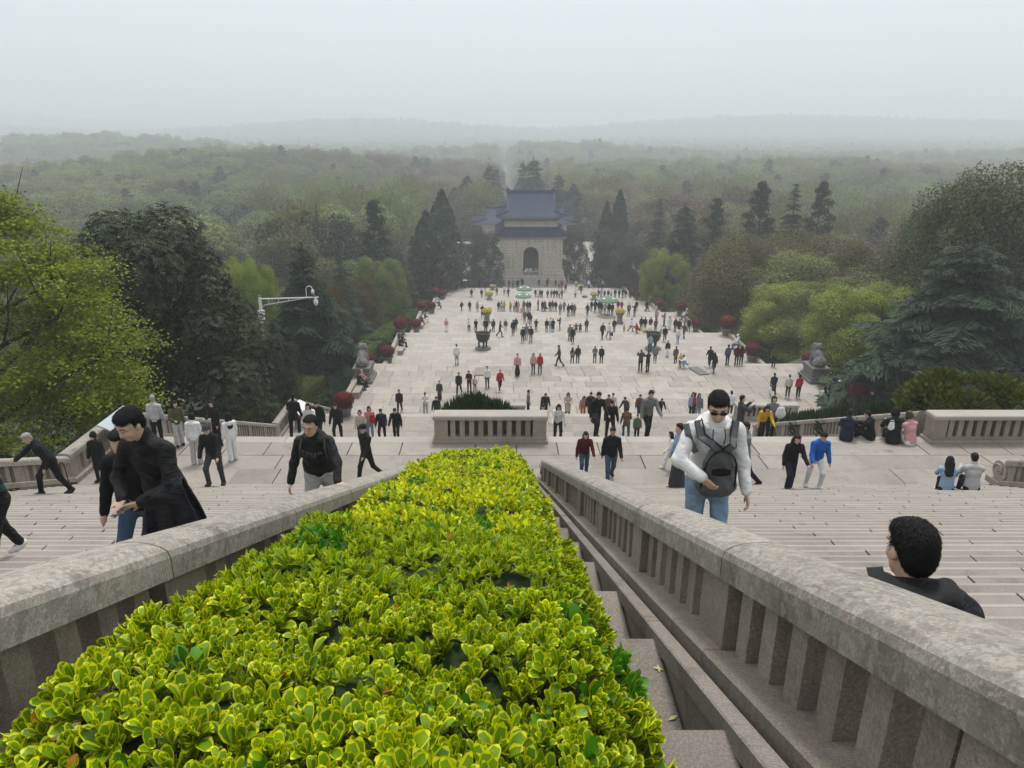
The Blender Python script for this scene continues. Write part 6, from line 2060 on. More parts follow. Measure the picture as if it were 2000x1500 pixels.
def cut_hair(f, org, h, J, receding=False):
    """open the hair over the face"""
    X = (org[0] + h * np.arange(f.shape[0]))[:, None, None]; Y = (org[1] + h * np.arange(f.shape[1]))[None, :, None]; Z = (org[2] + h * np.arange(f.shape[2]))[None, None, :]
    C, hf, hu = J['head'], J['hf'], J['hu']
    py = (X - C[0]) * hf[0] + (Y - C[1]) * hf[1] + (Z - C[2]) * hf[2]
    pz = (X - C[0]) * hu[0] + (Y - C[1]) * hu[1] + (Z - C[2]) * hu[2]
    face = np.minimum(py - (.018 if not receding else .005), (.066 if not receding else .098) + py * .12 - pz)
    return np.maximum(f, np.minimum(face, .5))

def cut_hem(f, org, h, J):
    X = (org[0] + h * np.arange(f.shape[0]))[:, None, None]; Y = (org[1] + h * np.arange(f.shape[1]))[None, :, None]; Z = (org[2] + h * np.arange(f.shape[2]))[None, None, :]
    c = J['pel'] - np.array([0, 0, .045]); up = J['up'] * .35 + np.array([0, 0, .65]); up = up / np.linalg.norm(up)
    d = (X - c[0]) * up[0] + (Y - c[1]) * up[1] + (Z - c[2]) * up[2]
    rad = np.sqrt((X - c[0]) ** 2 + (Y - c[1]) ** 2)
    return np.maximum(f, np.where(rad < .20, -d, -.5))

FIG = {}
def figure_mesh(pose, hair, top, bottom, lod, fat=1.0):
    """one continuous mesh, faces coloured by what covers them"""
    key = (pose, hair, top, bottom, lod, fat)
    if key in FIG: return FIG[key]
    g, J = figure(pose, hair, top, bottom, lod, fat)
    h = {1: .0205, 2: .032, 3: .046}[lod]
    lo = np.min([v.bounds()[0] for v in g.values() if v.p], 0); hi = np.max([v.bounds()[1] for v in g.values() if v.p], 0)
    shape = np.ceil((hi - lo) / h).astype(int) + 2
    fs = {}
    for k, v in g.items():
        if not v.p: continue
        f = v.eval(lo, h, shape)
        if k == 'hair': f = cut_hair(f, lo, h, J, hair == 'receding')
        if k == 'top' and top != 'coat': f = cut_hem(f, lo, h, J)
        fs[k] = f
    keys = list(fs)
    allf = np.stack([fs[k] - {'skin': 0, 'hair': .002, 'top': .004, 'bottom': 0, 'shoes': .004, 'extra': .004}[k] for k in keys])
    tot = allf.min(0)
    V, Q = surface_nets(tot, lo, h)
    ctr = V[Q].mean(1)
    ii = np.clip(np.round((ctr - lo) / h).astype(int), 0, shape - 1)
    a = allf[:, ii[:, 0], ii[:, 1], ii[:, 2]]
    mi = np.array([SLOT[k] for k in keys])[a.argmin(0)]
    C, hf, hu, hr = J['head'], J['hf'], J['hu'], J['hr']
    if False:
        d = ctr - C; x, y, z = d @ hr, d @ hf, d @ hu
        eye = (y > .045) & (np.abs(np.abs(x) - .034) < .020) & (np.abs(z - .018) < .013) & (mi == 0)
        mi = np.where(eye, 1, mi)
    V = smooth_normals_displace(V, Q, .0018 if lod == 1 else .0015, 1.0, hash(str(key)) % 7 if False else len(str(pose)))
    me = mesh('person', V, Q, [DEF[k] for k in SLOT], mi, smooth=True)
    FIG[key] = (me, float(V[:, 2].max()), J)
    return FIG[key]

def wrinkled(name, col, rough=.8, scale=7.0, strength=.7):
    m, n, out = newmat('cloth_' + name)
    tc = n.nodes.new('ShaderNodeTexCoord')
    mp = nd(n, 'ShaderNodeMapping'); mp.inputs['Scale'].default_value = (1.0, 1.0, 1.9); mp.inputs['Rotation'].default_value = (.3, .5, .2)
    n.links.new(tc.outputs['Object'], mp.inputs['Vector'])
    x = nd(n, 'ShaderNodeTexNoise', Scale=scale, Detail=5.0, Roughness=.5, Distortion=1.6); n.links.new(mp.outputs[0], x.inputs['Vector'])
    y = nd(n, 'ShaderNodeTexWave', Scale=scale * .35, Distortion=7.0, Detail=3.0); n.links.new(mp.outputs[0], y.inputs['Vector'])
    ad = n.nodes.new('ShaderNodeMath'); ad.operation = 'MULTIPLY_ADD'; n.links.new(y.outputs['Fac'], ad.inputs[0]); ad.inputs[1].default_value = .35; n.links.new(x.outputs['Fac'], ad.inputs[2])
    bp = nd(n, 'ShaderNodeBump', Strength=strength, Distance=.035); n.links.new(ad.outputs[0], bp.inputs['Height'])
    b = nd(n, 'ShaderNodeBsdfPrincipled', Roughness=rough); b.inputs['Specular IOR Level'].default_value = .25
    n.links.new(mixc(n, ramp(n, x.outputs['Fac'], .3, .7), tuple(k * .85 for k in col), tuple(min(1, k * 1.12) for k in col)), b.inputs['Base Color'])
    n.links.new(bp.outputs[0], b.inputs['Normal']); n.links.new(b.outputs[0], out.inputs[0])
    return m

def cloth(name, col, rough=.85, var=.15, scale=11, bump=.14):
    return plain('cloth_' + name, col, rough, 0, var, scale, bump, .2)
PAL = {'k': ((0.010, 0.010, 0.011), 'black'), 'n': ((0.014, 0.018, 0.035), 'navy'), 'd': ((0.045, 0.045, 0.048), 'dark grey'), 'g': ((0.16, 0.165, 0.17), 'grey'),
       's': ((0.42, 0.42, 0.41), 'light grey'), 'w': ((0.70, 0.70, 0.69), 'white'), 'c': ((0.52, 0.45, 0.36), 'cream'), 'r': ((0.36, 0.015, 0.02), 'red'),
       'm': ((0.075, 0.008, 0.014), 'maroon'), 'p': ((0.52, 0.27, 0.27), 'pink'), 'b': ((0.012, 0.11, 0.42), 'bright blue'), 'l': ((0.24, 0.34, 0.46), 'light blue'),
       'j': ((0.055, 0.085, 0.14), 'blue denim'), 'o': ((0.075, 0.08, 0.03), 'olive'), 'y': ((0.62, 0.38, 0.02), 'yellow'), 't': ((0.12, 0.07, 0.04), 'brown'),
       'v': ((0.22, 0.17, 0.30), 'violet'), 'e': ((0.10, 0.15, 0.10), 'green'), 'a': ((0.65, 0.12, 0.02), 'orange')}
CM = {k: cloth(v[1].replace(' ', '_'), v[0]) for k, v in PAL.items()}
SKIN = plain('skin', (0.56, 0.36, 0.265), .5, 0, .10, 22, .05, .35)
SKIN2 = plain('skin_tanned', (0.42, 0.25, 0.17), .55, 0, .10, 22, .05, .35)
HAIR = plain('hair_black', (0.007, 0.006, 0.006), .62, 0, .4, 90, .5, .2)
HAIRB = plain('hair_brown', (0.035, 0.02, 0.013), .5, 0, .3, 60, .3, .4)
HAIRG = plain('hair_grey', (0.28, 0.27, 0.26), .6, 0, .3, 60, .3, .3)
SHOE_K = plain('shoe_black', (0.012, 0.012, 0.012), .5)
SHOE_W = plain('shoe_white', (0.68, 0.68, 0.66), .6)
DEF = {'skin': SKIN, 'hair': HAIR, 'top': CM['k'], 'bottom': CM['d'], 'shoes': SHOE_K, 'extra': CM['k']}
HM = {'k': HAIR, 'b': HAIRB, 'g': HAIRG}

def set_mats(o, top, bottom, shoe, hairc='k', extra='k', skin=None):
    ms = [skin or SKIN, HM[hairc], CM[top], CM[bottom], SHOE_W if shoe == 'w' else SHOE_K, CM[extra]]
    for i, m in enumerate(ms):
        sl_ = o.material_slots[i]; sl_.link = 'OBJECT'; sl_.material = m
# ================================================================== people on the terraces
NP = [0]
POS = []
def near_label(): pass

def place(u, v, mode, H, pose, hair, topk, top, bottomk, bottom, rz, shoe='k', hairc='k', extra='k', lod=2, label=None, group=None, fat=1.0, D=None, seat=None, skin=None, dx=0):
    me, hp, J = figure_mesh(pose, hair, topk, bottomk, lod, fat)
    s = H / 1.70
    if mode == 'F':
        p = hit(u, v); z = p.z
    else:
        p = atD(u, v, D); z = G(D)
        if seat is not None: pass
        s2 = (p.z - z + (J['pel'][2] - .10) * s * (1 if seat else 0)) / hp
        s = min(max(s2, s * .86), s * 1.14)
    if seat: z = G(p.y) + (seat if seat is not True else 0) - (J['pel'][2] - .105) * s
    o = bpy.data.objects.new('person', me)
    o.location = (p.x + dx, p.y, z); o.rotation_euler = (0, 0, rz); o.scale = (s, s, s)
    COL.objects.link(o)
    set_mats(o, top, bottom, shoe, hairc, extra, skin)
    NP[0] += 1
    POS.append((o, u, v, PAL[top][0 + 1], PAL[bottom][1], pose, hair, label, group, p.y))
    if label: tag(o, label, 'person', group or 'visitors on the stairway')
    return o

FACE = {'f': 0.0, 'b': math.pi, 'l': -math.pi / 2, 'r': math.pi / 2, 'fl': -.7, 'fr': .7, 'bl': -2.4, 'br': 2.4}
# ---- far crowd: (u, foot v, top, bottom, pose, facing, hair, bottom kind, height)
crowd = []
def z6(x, y, *a): crowd.append((850 + x / 4.444, 540 + y / 4.444) + a)
def z7(x, y, *a): crowd.append((1250 + x / 4.444, 540 + y / 4.444) + a)
S_, L_, B_ = 'short', 'long', 'bob'
for a in [(185, 125, 'k', 'k', 'walk', 'f', S_), (207, 100, 'w', 'k', 'stand', 'b', S_), (233, 105, 'k', 'k', 'stand', 'b', S_), (258, 105, 'k', 'd', 'stand', 'f', S_), (290, 105, 'k', 'k', 'stand2', 'l', S_),
          (332, 122, 'k', 'k', 'walk', 'r', S_), (385, 106, 'k', 'k', 'stand', 'b', S_), (432, 106, 'd', 'k', 'stand', 'f', L_), (535, 166, 'r', 'k', 'walk', 'f', S_), (600, 160, 'w', 'k', 'stand', 'f', S_),
          (634, 180, 'k', 'k', 'walk2', 'b', S_), (315, 186, 'k', 'k', 'stand', 'f', S_), (403, 186, 'k', 'k', 'stand', 'f', L_), (438, 186, 'w', 'g', 'stand2', 'f', S_), (640, 103, 'd', 'k', 'stand', 'f', S_),
          (675, 103, 'g', 'k', 'stand', 'b', S_), (712, 103, 'k', 'k', 'stand', 'f', S_), (752, 82, 'k', 'd', 'stand', 'b', S_), (900, 92, 'd', 'd', 'stand', 'f', S_), (975, 88, 'd', 'd', 'stand', 'b', S_),
          (1073, 103, 'p', 'k', 'stand', 'f', L_), (1095, 104, 'r', 'k', 'stand', 'b', S_), (1130, 140, 'k', 'k', 'walk', 'b', S_), (1215, 190, 'w', 'k', 'stand', 'f', S_), (1222, 98, 'w', 'k', 'stand', 'b', S_),
          (1266, 146, 'k', 'd', 'walk', 'f', S_), (1332, 106, 'w', 'k', 'stand', 'f', S_), (1375, 106, 'k', 'k', 'stand', 'b', S_), (1420, 104, 'd', 'k', 'stand', 'f', S_), (1452, 106, 'l', 'k', 'stand', 'f', S_),
          (870, 185, 'k', 'k', 'stand', 'f', S_), (890, 190, 'w', 'k', 'stand', 'b', S_), (908, 188, 'k', 'd', 'stand', 'f', L_), (925, 190, 'k', 'k', 'hold', 'f', S_), (975, 190, 'd', 'k', 'stand', 'b', S_), (1008, 190, 'g', 'k', 'stand', 'f', S_),
          (1032, 190, 'k', 'k', 'stand', 'b', L_), (1055, 190, 'k', 'k', 'stand', 'f', S_), (1075, 190, 'w', 'k', 'stand2', 'f', L_), (1098, 192, 'g', 'd', 'stand', 'b', S_), (1415, 190, 'k', 'k', 'stand', 'b', S_), (1440, 192, 'l', 'k', 'stand', 'b', S_),
          (1468, 190, 'b', 'k', 'stand', 'f', L_), (1500, 190, 'k', 'k', 'stand', 'f', S_), (1525, 190, 'w', 'k', 'stand', 'b', S_), (1560, 188, 'k', 'd', 'stand', 'f', S_), (1595, 190, 'k', 'k', 'stand', 'b', S_), (1625, 192, 'n', 'k', 'hold', 'f', S_),
          (1650, 190, 'k', 'k', 'stand', 'f', S_), (1690, 190, 'k', 'k', 'stand', 'b', S_), (1705, 190, 'd', 'k', 'stand', 'f', S_),
          # second row
          (230, 306, 'k', 'k', 'walk', 'fr', S_), (300, 306, 'k', 'k', 'walk2', 'f', S_), (367, 306, 'p', 'd', 'stand', 'f', L_), (410, 360, 'k', 'k', 'photo', 'f', S_), (550, 306, 'd', 'k', 'stand', 'f', S_), (575, 304, 'w', 'k', 'stand', 'b', L_),
          (598, 306, 'y', 'g', 'stand', 'f', L_), (652, 306, 'y', 'j', 'stand2', 'f', S_), (685, 306, 'w', 'k', 'stand', 'f', S_), (705, 304, 'k', 'k', 'stand', 'b', S_), (720, 306, 'p', 'd', 'stand', 'f', L_), (893, 294, 'k', 'd', 'stand', 'l', S_),
          (770, 300, 'k', 'k', 'stand', 'f', S_), (800, 304, 'n', 'k', 'stand', 'f', S_), (820, 304, 'k', 'd', 'stand', 'b', S_), (930, 306, 'k', 'k', 'stand', 'f', S_), (950, 300, 'r', 'k', 'stand', 'f', L_), (970, 300, 'd', 'd', 'crouch', 'l', S_),
          (995, 306, 'k', 'k', 'stand', 'f', S_), (1018, 300, 't', 'k', 'stand', 'b', S_), (1045, 306, 'k', 'k', 'stand', 'f', L_), (1085, 330, 'g', 'd', 'stand', 'f', S_), (1118, 306, 'g', 'k', 'stand', 'f', S_), (1155, 346, 'k', 'k', 'stand', 'b', S_),
          (1185, 336, 'k', 'd', 'stand', 'f', 'cap'), (1207, 342, 't', 'k', 'stand2', 'f', L_), (1320, 346, 'n', 'j', 'walk', 'b', S_), (1355, 306, 'k', 'k', 'stand', 'f', S_), (1388, 312, 'k', 'k', 'stand', 'b', S_), (1420, 316, 'k', 'k', 'stand', 'f', S_),
          (1442, 330, 'k', 'd', 'stand', 'b', L_), (1470, 332, 'w', 'g', 'stand', 'f', S_), (1505, 336, 'k', 'k', 'stand', 'f', S_), (1535, 342, 'k', 'k', 'stand', 'b', S_), (1585, 296, 'm', 'k', 'stand', 'f', S_), (1616, 300, 'r', 'k', 'stand', 'b', S_),
          (1678, 342, 'g', 'k', 'stand', 'f', S_), (1728, 346, 'k', 'k', 'photo', 'b', S_), (1745, 300, 'k', 'k', 'stand', 'f', S_), (1840, 306, 'k', 'k', 'walk', 'r', S_), (1916, 306, 'm', 'w', 'stand', 'f', L_),
          # third row
          (98, 480, 'p', 'w', 'stand', 'f', S_), (293, 486, 'w', 'k', 'hold', 'f', S_), (353, 488, 'k', 'k', 'hold', 'f', S_), (440, 500, 'k', 'k', 'stand', 'f', 'cap'), (505, 488, 'k', 'd', 'stand', 'b', S_), (562, 526, 'k', 'k', 'walk', 'r', S_),
          (611, 486, 't', 'c', 'stand', 'f', L_), (676, 512, 'k', 'k', 'stand', 'b', S_), (700, 472, 'k', 'k', 'stand', 'f', L_), (760, 576, 'k', 'k', 'stand', 'f', 'cap'), (790, 546, 'g', 'g', 'stand', 'b', S_), (830, 576, 'k', 'g', 'stand', 'b', S_),
          (755, 366, 'p', 'w', 'stand', 'f', S_), (776, 402, 'e', 'd', 'stand', 'f', S_), (811, 404, 'm', 'k', 'stand', 'f', L_), (826, 432, 'k', 'g', 'stand', 'b', S_), (875, 476, 'k', 'd', 'hold', 'f', L_), (966, 486, 'k', 'j', 'stand', 'f', S_),
          (1000, 480, 'w', 'l', 'stand', 'f', S_), (1022, 486, 'k', 'l', 'stand2', 'b', S_), (1080, 466, 'k', 'k', 'photo', 'l', L_), (1167, 556, 'g', 'k', 'stand', 'b', S_), (1192, 582, 'k', 'k', 'stand', 'f', S_), (1226, 486, 'd', 'd', 'crouch', 'b', S_),
          (1260, 486, 'm', 'd', 'crouch', 'b', S_), (1312, 486, 'd', 'k', 'stand', 'b', S_), (1450, 542, 'k', 'k', 'walk', 'f', S_), (1503, 542, 'w', 'g', 'walk2', 'f', S_), (1551, 486, 'k', 'k', 'stand', 'f', S_), (1696, 482, 'w', 'k', 'walk', 'r', S_),
          (1768, 492, 'r', 'r', 'crouch', 'l', L_), (1786, 468, 'k', 'k', 'stand', 'b', S_), (1818, 472, 'n', 'j', 'stand', 'b', S_), (1855, 492, 'w', 'w', 'crouch', 'f', S_), (1866, 466, 'm', 'k', 'stand', 'b', S_), (1910, 484, 't', 'd', 'stand', 'b', S_),
          (1918, 396, 'p', 'v', 'stand', 'f', L_), (1982, 432, 'v', 'd', 'photo', 'l', L_),
          # fourth row
          (188, 766, 'w', 's', 'stand', 'b', S_), (713, 866, 'p', 'k', 'stand', 'f', S_, 'skirt'), (850, 846, 'p', 'j', 'stand', 'f', L_), (908, 842, 'r', 'd', 'stand', 'f', L_), (1075, 782, 'd', 'k', 'walk', 'l', S_),
          (1188, 757, 'g', 'k', 'walk', 'b', L_), (1236, 754, 'k', 'k', 'stand', 'b', S_), (1383, 752, 'g', 'j', 'hold', 'f', B_), (1440, 757, 'k', 'k', 'stand', 'f', S_), (1778, 826, 'd', 'k', 'photo', 'b', S_), (1840, 830, 'n', 'k', 'photo', 'b', S_),
          (1905, 750, 'g', 'd', 'stand', 'f', S_), (1862, 655, 'l', 'd', 'stand', 'f', S_),
          # on the wide third landing
          (208, 1026, 'k', 'k', 'walk', 'f', S_), (297, 1006, 'm', 'm', 'hold', 'f', S_), (452, 972, 'w', 'j', 'stand', 'f', S_), (562, 994, 'r', 'k', 'walk', 'f', S_)]:
    z6(*a)
for a in [(55, 306, 'k', 'k', 'stand', 'b', S_), (140, 396, 'p', 'd', 'stand', 'f', L_), (208, 427, 'v', 's', 'photo', 'l', S_), (252, 462, 'w', 'w', 'stand', 'f', L_, 'skirt'), (212, 567, 'k', 'k', 'walk', 'f', S_), (235, 696, 'k', 'w', 'stand', 'f', L_, 'skirt'),
          (303, 482, 'k', 'k', 'stand', 'b', S_), (335, 502, 'm', 'd', 'stand', 'f', L_), (379, 537, 'o', 't', 'walk', 'b', S_), (420, 482, 'k', 'k', 'stand', 'f', S_), (325, 582, 'w', 'l', 'stand', 'b', S_), (470, 482, 'k', 'k', 'stand', 'b', S_),
          (305, 757, 't', 'k', 'stand', 'b', S_), (600, 786, 'k', 'k', 'walk', 'b', S_), (636, 838, 'k', 'j', 'walk', 'b', L_), (754, 771, 'j', 'k', 'stand', 'b', S_), (833, 771, 'm', 'k', 'stand', 'b', S_), (873, 771, 'm', 'k', 'stand2', 'b', L_),
          (1155, 787, 'o', 'k', 'stand', 'b', S_), (1148, 1042, 'n', 'k', 'walk2', 'b', S_), (1276, 1056, 'c', 'd', 'stand', 'b', S_), (1366, 1058, 'r', 'k', 'stand', 'b', B_)]:
    z7(*a)
# the packed paths beside the pavilion and the people seen through its arch
rc = random.Random(29)
for k in range(62):
    u = rc.gauss(1172, 20); v = rc.uniform(508, 562)
    if 1140 < u < 1232: crowd.append((u, v, rc.choice('kkkkdgwnk'), rc.choice('kkdgj'), rc.choice(['stand', 'walk', 'walk2']), rc.choice('fb'), rc.choice([S_, S_, L_])))
for u, v in ((893, 556), (903, 552), (908, 556), (916, 546), (921, 546), (896, 562), (905, 515), (930, 560), (937, 562), (1012, 560), (1021, 561), (1068, 560), (1085, 561), (1098, 562), (946, 561)):
    crowd.append((u, v, rc.choice('kkdgn'), rc.choice('kkd'), 'stand', rc.choice('fb'), S_))

def rz_of(f): return FACE[f] + rc.uniform(-.3, .3)
for a in crowd:
    u, v, tc, bc, pose, fc, hair = a[:7]
    bk = a[7] if len(a) > 7 else 'trousers'
    p = hit(u, v); dep = p.y
    lod = 2 if dep < 90 else 3
    Hh = rc.uniform(1.64, 1.78) if hair != 'long' else rc.uniform(1.58, 1.68)
    place(u, v, 'F', Hh, pose, hair, 'coat' if rc.random() < .12 and bk == 'trousers' else 'jacket', tc, bk, bc, rz_of(fc), 'w' if rc.random() < .35 else 'k', 'b' if rc.random() < .12 else 'k', lod=lod)
for k in range(9):
    o = place(1020 + 3.4 * k, 541.5, 'F', rc.uniform(1.5, 1.7), 'stand', S_, 'jacket', rc.choice('wswwkl'), 'trousers', 'k', rz_of('f'), lod=3, label=None)
    o.location = (AX - 1.55 + .38 * k, 168.9 + rc.uniform(0, .8), -34.9 + 1.86)

# small children and sitters farther off
for (u, v, tc, bc, pose, fc, Hh) in [(850 + 1638 / 4.444, 540 + 486 / 4.444, 'y', 'd', 'stand', 'f', .95), (1250 + 345 / 4.444, 540 + 792 / 4.444, 'y', 'k', 'stand', 'f', 1.15), (1250 + 142 / 4.444, 540 + 307 / 4.444, 'w', 'w', 'stand', 'f', 1.1),
                                     (850 + 345 / 4.444, 540 + 1000 / 4.444, 'c', 'd', 'stand', 'b', 1.15)]:
    place(u, v, 'F', Hh, pose, S_, 'jacket', tc, 'trousers', bc, rz_of(fc), lod=2)
place(1250 + 408 / 4.444, 540 + 797 / 4.444, 'F', 1.68, 'crouch', S_, 'jacket', 'w', 'trousers', 'l', FACE['l'], 'w', lod=2, label='person in white crouching beside the dark plate on the terrace')
# sitters on the benches
for (u, v, tc, bc, hair, fc) in [(702, 762, 'k', 'k', S_, 1.2), (706, 756, 'p', 'k', 'hood', 1.35), (781, 684, 'k', 'k', S_, 1.3), (786, 678, 'k', 'k', L_, 1.3), (779, 672, 'd', 'c', S_, 1.2), (822, 634, 't', 'k', S_, 1.3), (820, 628, 'w', 'k', 'hat', 1.2), (830, 630, 'k', 'w', S_, 1.4),
                             (857, 603, 'k', 'k', S_, 1.3), (853, 598, 'w', 'd', 'hat', 1.3), (868, 580, 'k', 'k', 'hat', 1.3), (874, 578, 'k', 'w', S_, 1.4),
                             (1437, 682, 'w', 'j', S_, -1.3), (1441, 678, 'w', 'l', 'hat', -1.2), (1480, 704, 'g', 'k', S_, -1.3), (1342, 622, 'w', 'j', 'hat', -1.3), (1336, 626, 'w', 'g', S_, -1.3), (1271, 595, 'r', 'k', 'hat', -1.3),
                             (1629, 766, 'n', 'k', S_, -1.2), (1622, 758, 'd', 'k', S_, -1.3), (1640, 772, 'w', 'k', S_, -1.1), (1634, 782, 'c', 's', L_, -1.2), (1618, 778, 'r', 'k', S_, -1.3)]:
    place(u, v, 'F', 1.66, 'sit', hair, 'jacket', tc, 'trousers', bc, fc + rc.uniform(-.2, .2), 'w' if rc.random() < .5 else 'k', 'k', 'w' if hair == 'hat' else 'k', lod=2)
for (u, v, tc, bc, hair) in [(1606, 800, 'w', 'w', L_), (1614, 796, 'k', 'k', S_), (1630, 793, 'c', 's', L_)]:
    place(u, v, 'F', 1.62, 'stand', hair, 'jacket', tc, 'wide', bc, rz_of('b'), lod=2)

# ---- the nearer stairs: (u, head v, foot v or D, ...) with a label of their own
def near(u, vt, D, H, pose, hair, tk, tc, bk, bc, fc, label, shoe='k', hairc='k', extra='k', lod=1, fat=1.0, seat=None, skin=None):
    rz = FACE[fc] if isinstance(fc, str) else fc
    return place(u, vt, 'T', H, pose, hair, tk, tc, bk, bc, rz, shoe, hairc, extra, lod, label, None, fat, D, seat, skin)
N_ = near
# third landing and the flight above it
N_(779, 760, 47.5, 1.78, 'walk', S_, 'jacket', 'k', 'trousers', 'k', 'f', 'man in an open black jacket over a white shirt near the red ball shrub', extra='w')
N_(830, 765, 47.0, 1.68, 'hold', S_, 'jacket', 'w', 'trousers', 's', 'f', 'person in a white hooded top and pale trousers wearing a face mask', 'w')
N_(852, 772, 46.0, 1.62, 'climb', S_, 'jacket', 'k', 'trousers', 'k', 'f', 'short person in black left of the dark round juniper, head bowed')
N_(858, 754, 50.0, 1.66, 'stand', S_, 'coat', 'd', 'skirt', 'm', 'f', 'person in a dark coat and maroon skirt just behind the short person in black')
N_(902, 770, 47.5, 1.6, 'hold', S_, 'jacket', 'w', 'trousers', 'k', 'f', 'person in white with dark straps left of the dark round juniper', 'w')
N_(884, 790, 44.5, 1.1, 'stand', S_, 'jacket', 'l', 'trousers', 'm', 'f', 'small child in a pale blue jacket beside the dark round juniper')
N_(1032, 761, 47.0, 1.74, 'stand', S_, 'jacket', 'g', 'trousers', 'k', 'r', 'man in a grey jacket with red shoulders right of the dark round juniper', extra='r')
N_(1065, 763, 46.8, 1.70, 'bend', S_, 'jacket', 'k', 'trousers', 'k', 'f', 'man in a black jacket leaning forward above the planter corner')
N_(1110, 765, 46.5, 1.62, 'hold', L_, 'coat', 'c', 'trousers', 'k', 'f', 'woman in a cream coat with long dark hair on the lower flight')
N_(1140, 767, 46.5, 1.60, 'bend', L_, 'jacket', 'p', 'trousers', 'a', 'f', 'woman in a pink jacket and orange trousers')
N_(1154, 762, 45.5, 1.74, 'climb', S_, 'jacket', 'k', 'trousers', 'k', 'f', 'man in black close behind the man with a shoulder bag')
N_(1189, 762, 46.0, 1.70, 'climb', S_, 'jacket', 't', 'trousers', 'd', 'f', 'man in a brown jacket looking down, behind the two dark climbers')
N_(1197, 765, 47.0, 1.66, 'climb2', S_, 'jacket', 'w', 'trousers', 'k', 'f', 'person in white half hidden behind the man in brown')
N_(1225, 773, 46.0, 1.66, 'climb2', S_, 'jacket', 'd', 'trousers', 'k', 'fl', 'man in an open dark jacket and grey shirt bending left')
N_(1250, 768, 46.5, 1.70, 'climb', S_, 'jacket', 't', 'trousers', 'k', 'f', 'man in a dark brown jacket behind the tall man in grey')
N_(1291, 774, 46.5, 1.62, 'bend', S_, 'jacket', 'k', 'trousers', 'd', 'f', 'person in black bending down right of the tall man in grey')
N_(1355, 762, 45.5, 1.64, 'stand', L_, 'shirt', 'l', 'trousers', 'k', 'f', 'woman in pale blue with long dark hair behind the person in red')
N_(1367, 761, 46.0, 1.66, 'stand', L_, 'jacket', 'g', 'trousers', 'l', 'f', 'woman in a grey vest and white sleeves behind the person in red')
N_(1357, 775, 40.5, 1.62, 'stand', 'bob', 'jacket', 'r', 'trousers', 'n', 'r', 'person in a bright red jacket near the planter with yellow flowers')
N_(1430, 763, 41.0, 1.74, 'stand', S_, 'shirt', 'w', 'trousers', 'd', 'b', 'man in a white t-shirt seen from behind, behind the smiling man')
# the long flight between the two landings
N_(602, 776, 30.0, 1.62, 'climb', L_, 'jacket', 'w', 'trousers', 'k', 'f', 'smiling woman in a white jacket with long black hair')
N_(619, 778, 30.5, 1.76, 'climb2', S_, 'jacket', 'k', 'trousers', 'k', 'f', 'man in a black sweater coming up left of the brown-topped woman')
N_(656, 783, 30.0, 1.62, 'climb', B_, 'jacket', 'k', 'trousers', 'k', 'f', 'woman in an open black jacket over a brown top', 'w', extra='t')
N_(702, 800, 30.0, 1.45, 'stand', B_, 'jacket', 'c', 'trousers', 'j', 'f', 'girl in a cream top with a short bob and bent arms')
N_(720, 792, 30.5, 1.58, 'stand2', B_, 'jacket', 'p', 'trousers', 'l', 'f', 'woman in a checked pinkish shirt carrying a red jacket')
N_(744, 795, 30.0, 1.60, 'climb', S_, 'jacket', 'n', 'trousers', 'k', 'f', 'man in a dark navy jacket, head bowed, with an orange bag strap')
N_(772, 793, 30.0, 1.60, 'climb2', S_, 'jacket', 'k', 'trousers', 'k', 'f', 'man in black with bowed head beside the man in navy')
N_(1060, 783, 30.0, 1.58, 'climb', L_, 'jacket', 'c', 'trousers', 'k', 'f', 'woman in a beige jacket at the right corner of the stone planter')
N_(1091, 781, 30.0, 1.62, 'climb2', L_, 'shirt', 'w', 'trousers', 'k', 'f', 'woman in a loose white shirt and black trousers with long hair')
N_(1166, 761, 24.2, 1.76, 'climb', S_, 'jacket', 'k', 'trousers', 'k', .25, 'bespectacled man in black with a grey shoulder bag, looking aside')
N_(1194, 777, 26.5, 1.70, 'climb2', S_, 'jacket', 'k', 'trousers', 'k', 'f', 'young man in black with a red shirt front, head bowed', extra='r')
N_(1268, 757, 24.0, 1.78, 'climb', S_, 'jacket', 'g', 'trousers', 'k', .2, 'tall man in a grey hooded jacket with a cross-body bag', 'w')
N_(1226, 797, 28.5, 1.38, 'climb2', S_, 'shirt', 't', 'trousers', 'j', 'b', 'child in a dark top and blue jeans going down')
N_(1246, 808, 29.5, 1.12, 'stand', S_, 'jacket', 'e', 'trousers', 'k', 'f', 'small child in a green and orange jacket before the tall man in grey')
N_(1493, 784, 28.0, 1.60, 'bend', L_, 'jacket', 'y', 'trousers', 'k', 'f', 'woman in a bright yellow jacket leaning forward')
N_(1513, 770, 28.5, 1.64, 'stand', B_, 'jacket', 'g', 'trousers', 'k', 'f', 'woman in a green-grey cardigan holding a white coat')
N_(570, 790, 22.4, 1.74, 'climb', S_, 'hoodie', 'k', 'trousers', 'k', 'b', 'man in a black hooded top seen from behind, going down')
# people behind the juniper bed
N_(1706, 753, 45.5, 1.75, 'stand', 'cap', 'jacket', 'k', 'trousers', 'k', 'f', 'man in a cap and black jacket with light straps behind the juniper bed', extra='d')
N_(1733, 753, 45.5, 1.74, 'stand', S_, 'jacket', 'k', 'trousers', 'k', 'b', 'man in black standing behind the juniper bed, in the middle of three')
N_(1777, 757, 45.0, 1.70, 'photo', S_, 'jacket', 'd', 'trousers', 'k', 'f', 'person behind the juniper bed holding up a camera')
N_(1652, 778, 44.0, 1.6, 'stand', L_, 'jacket', 'k', 'trousers', 'k', 'b', 'person with long black hair at the end of the juniper bed')
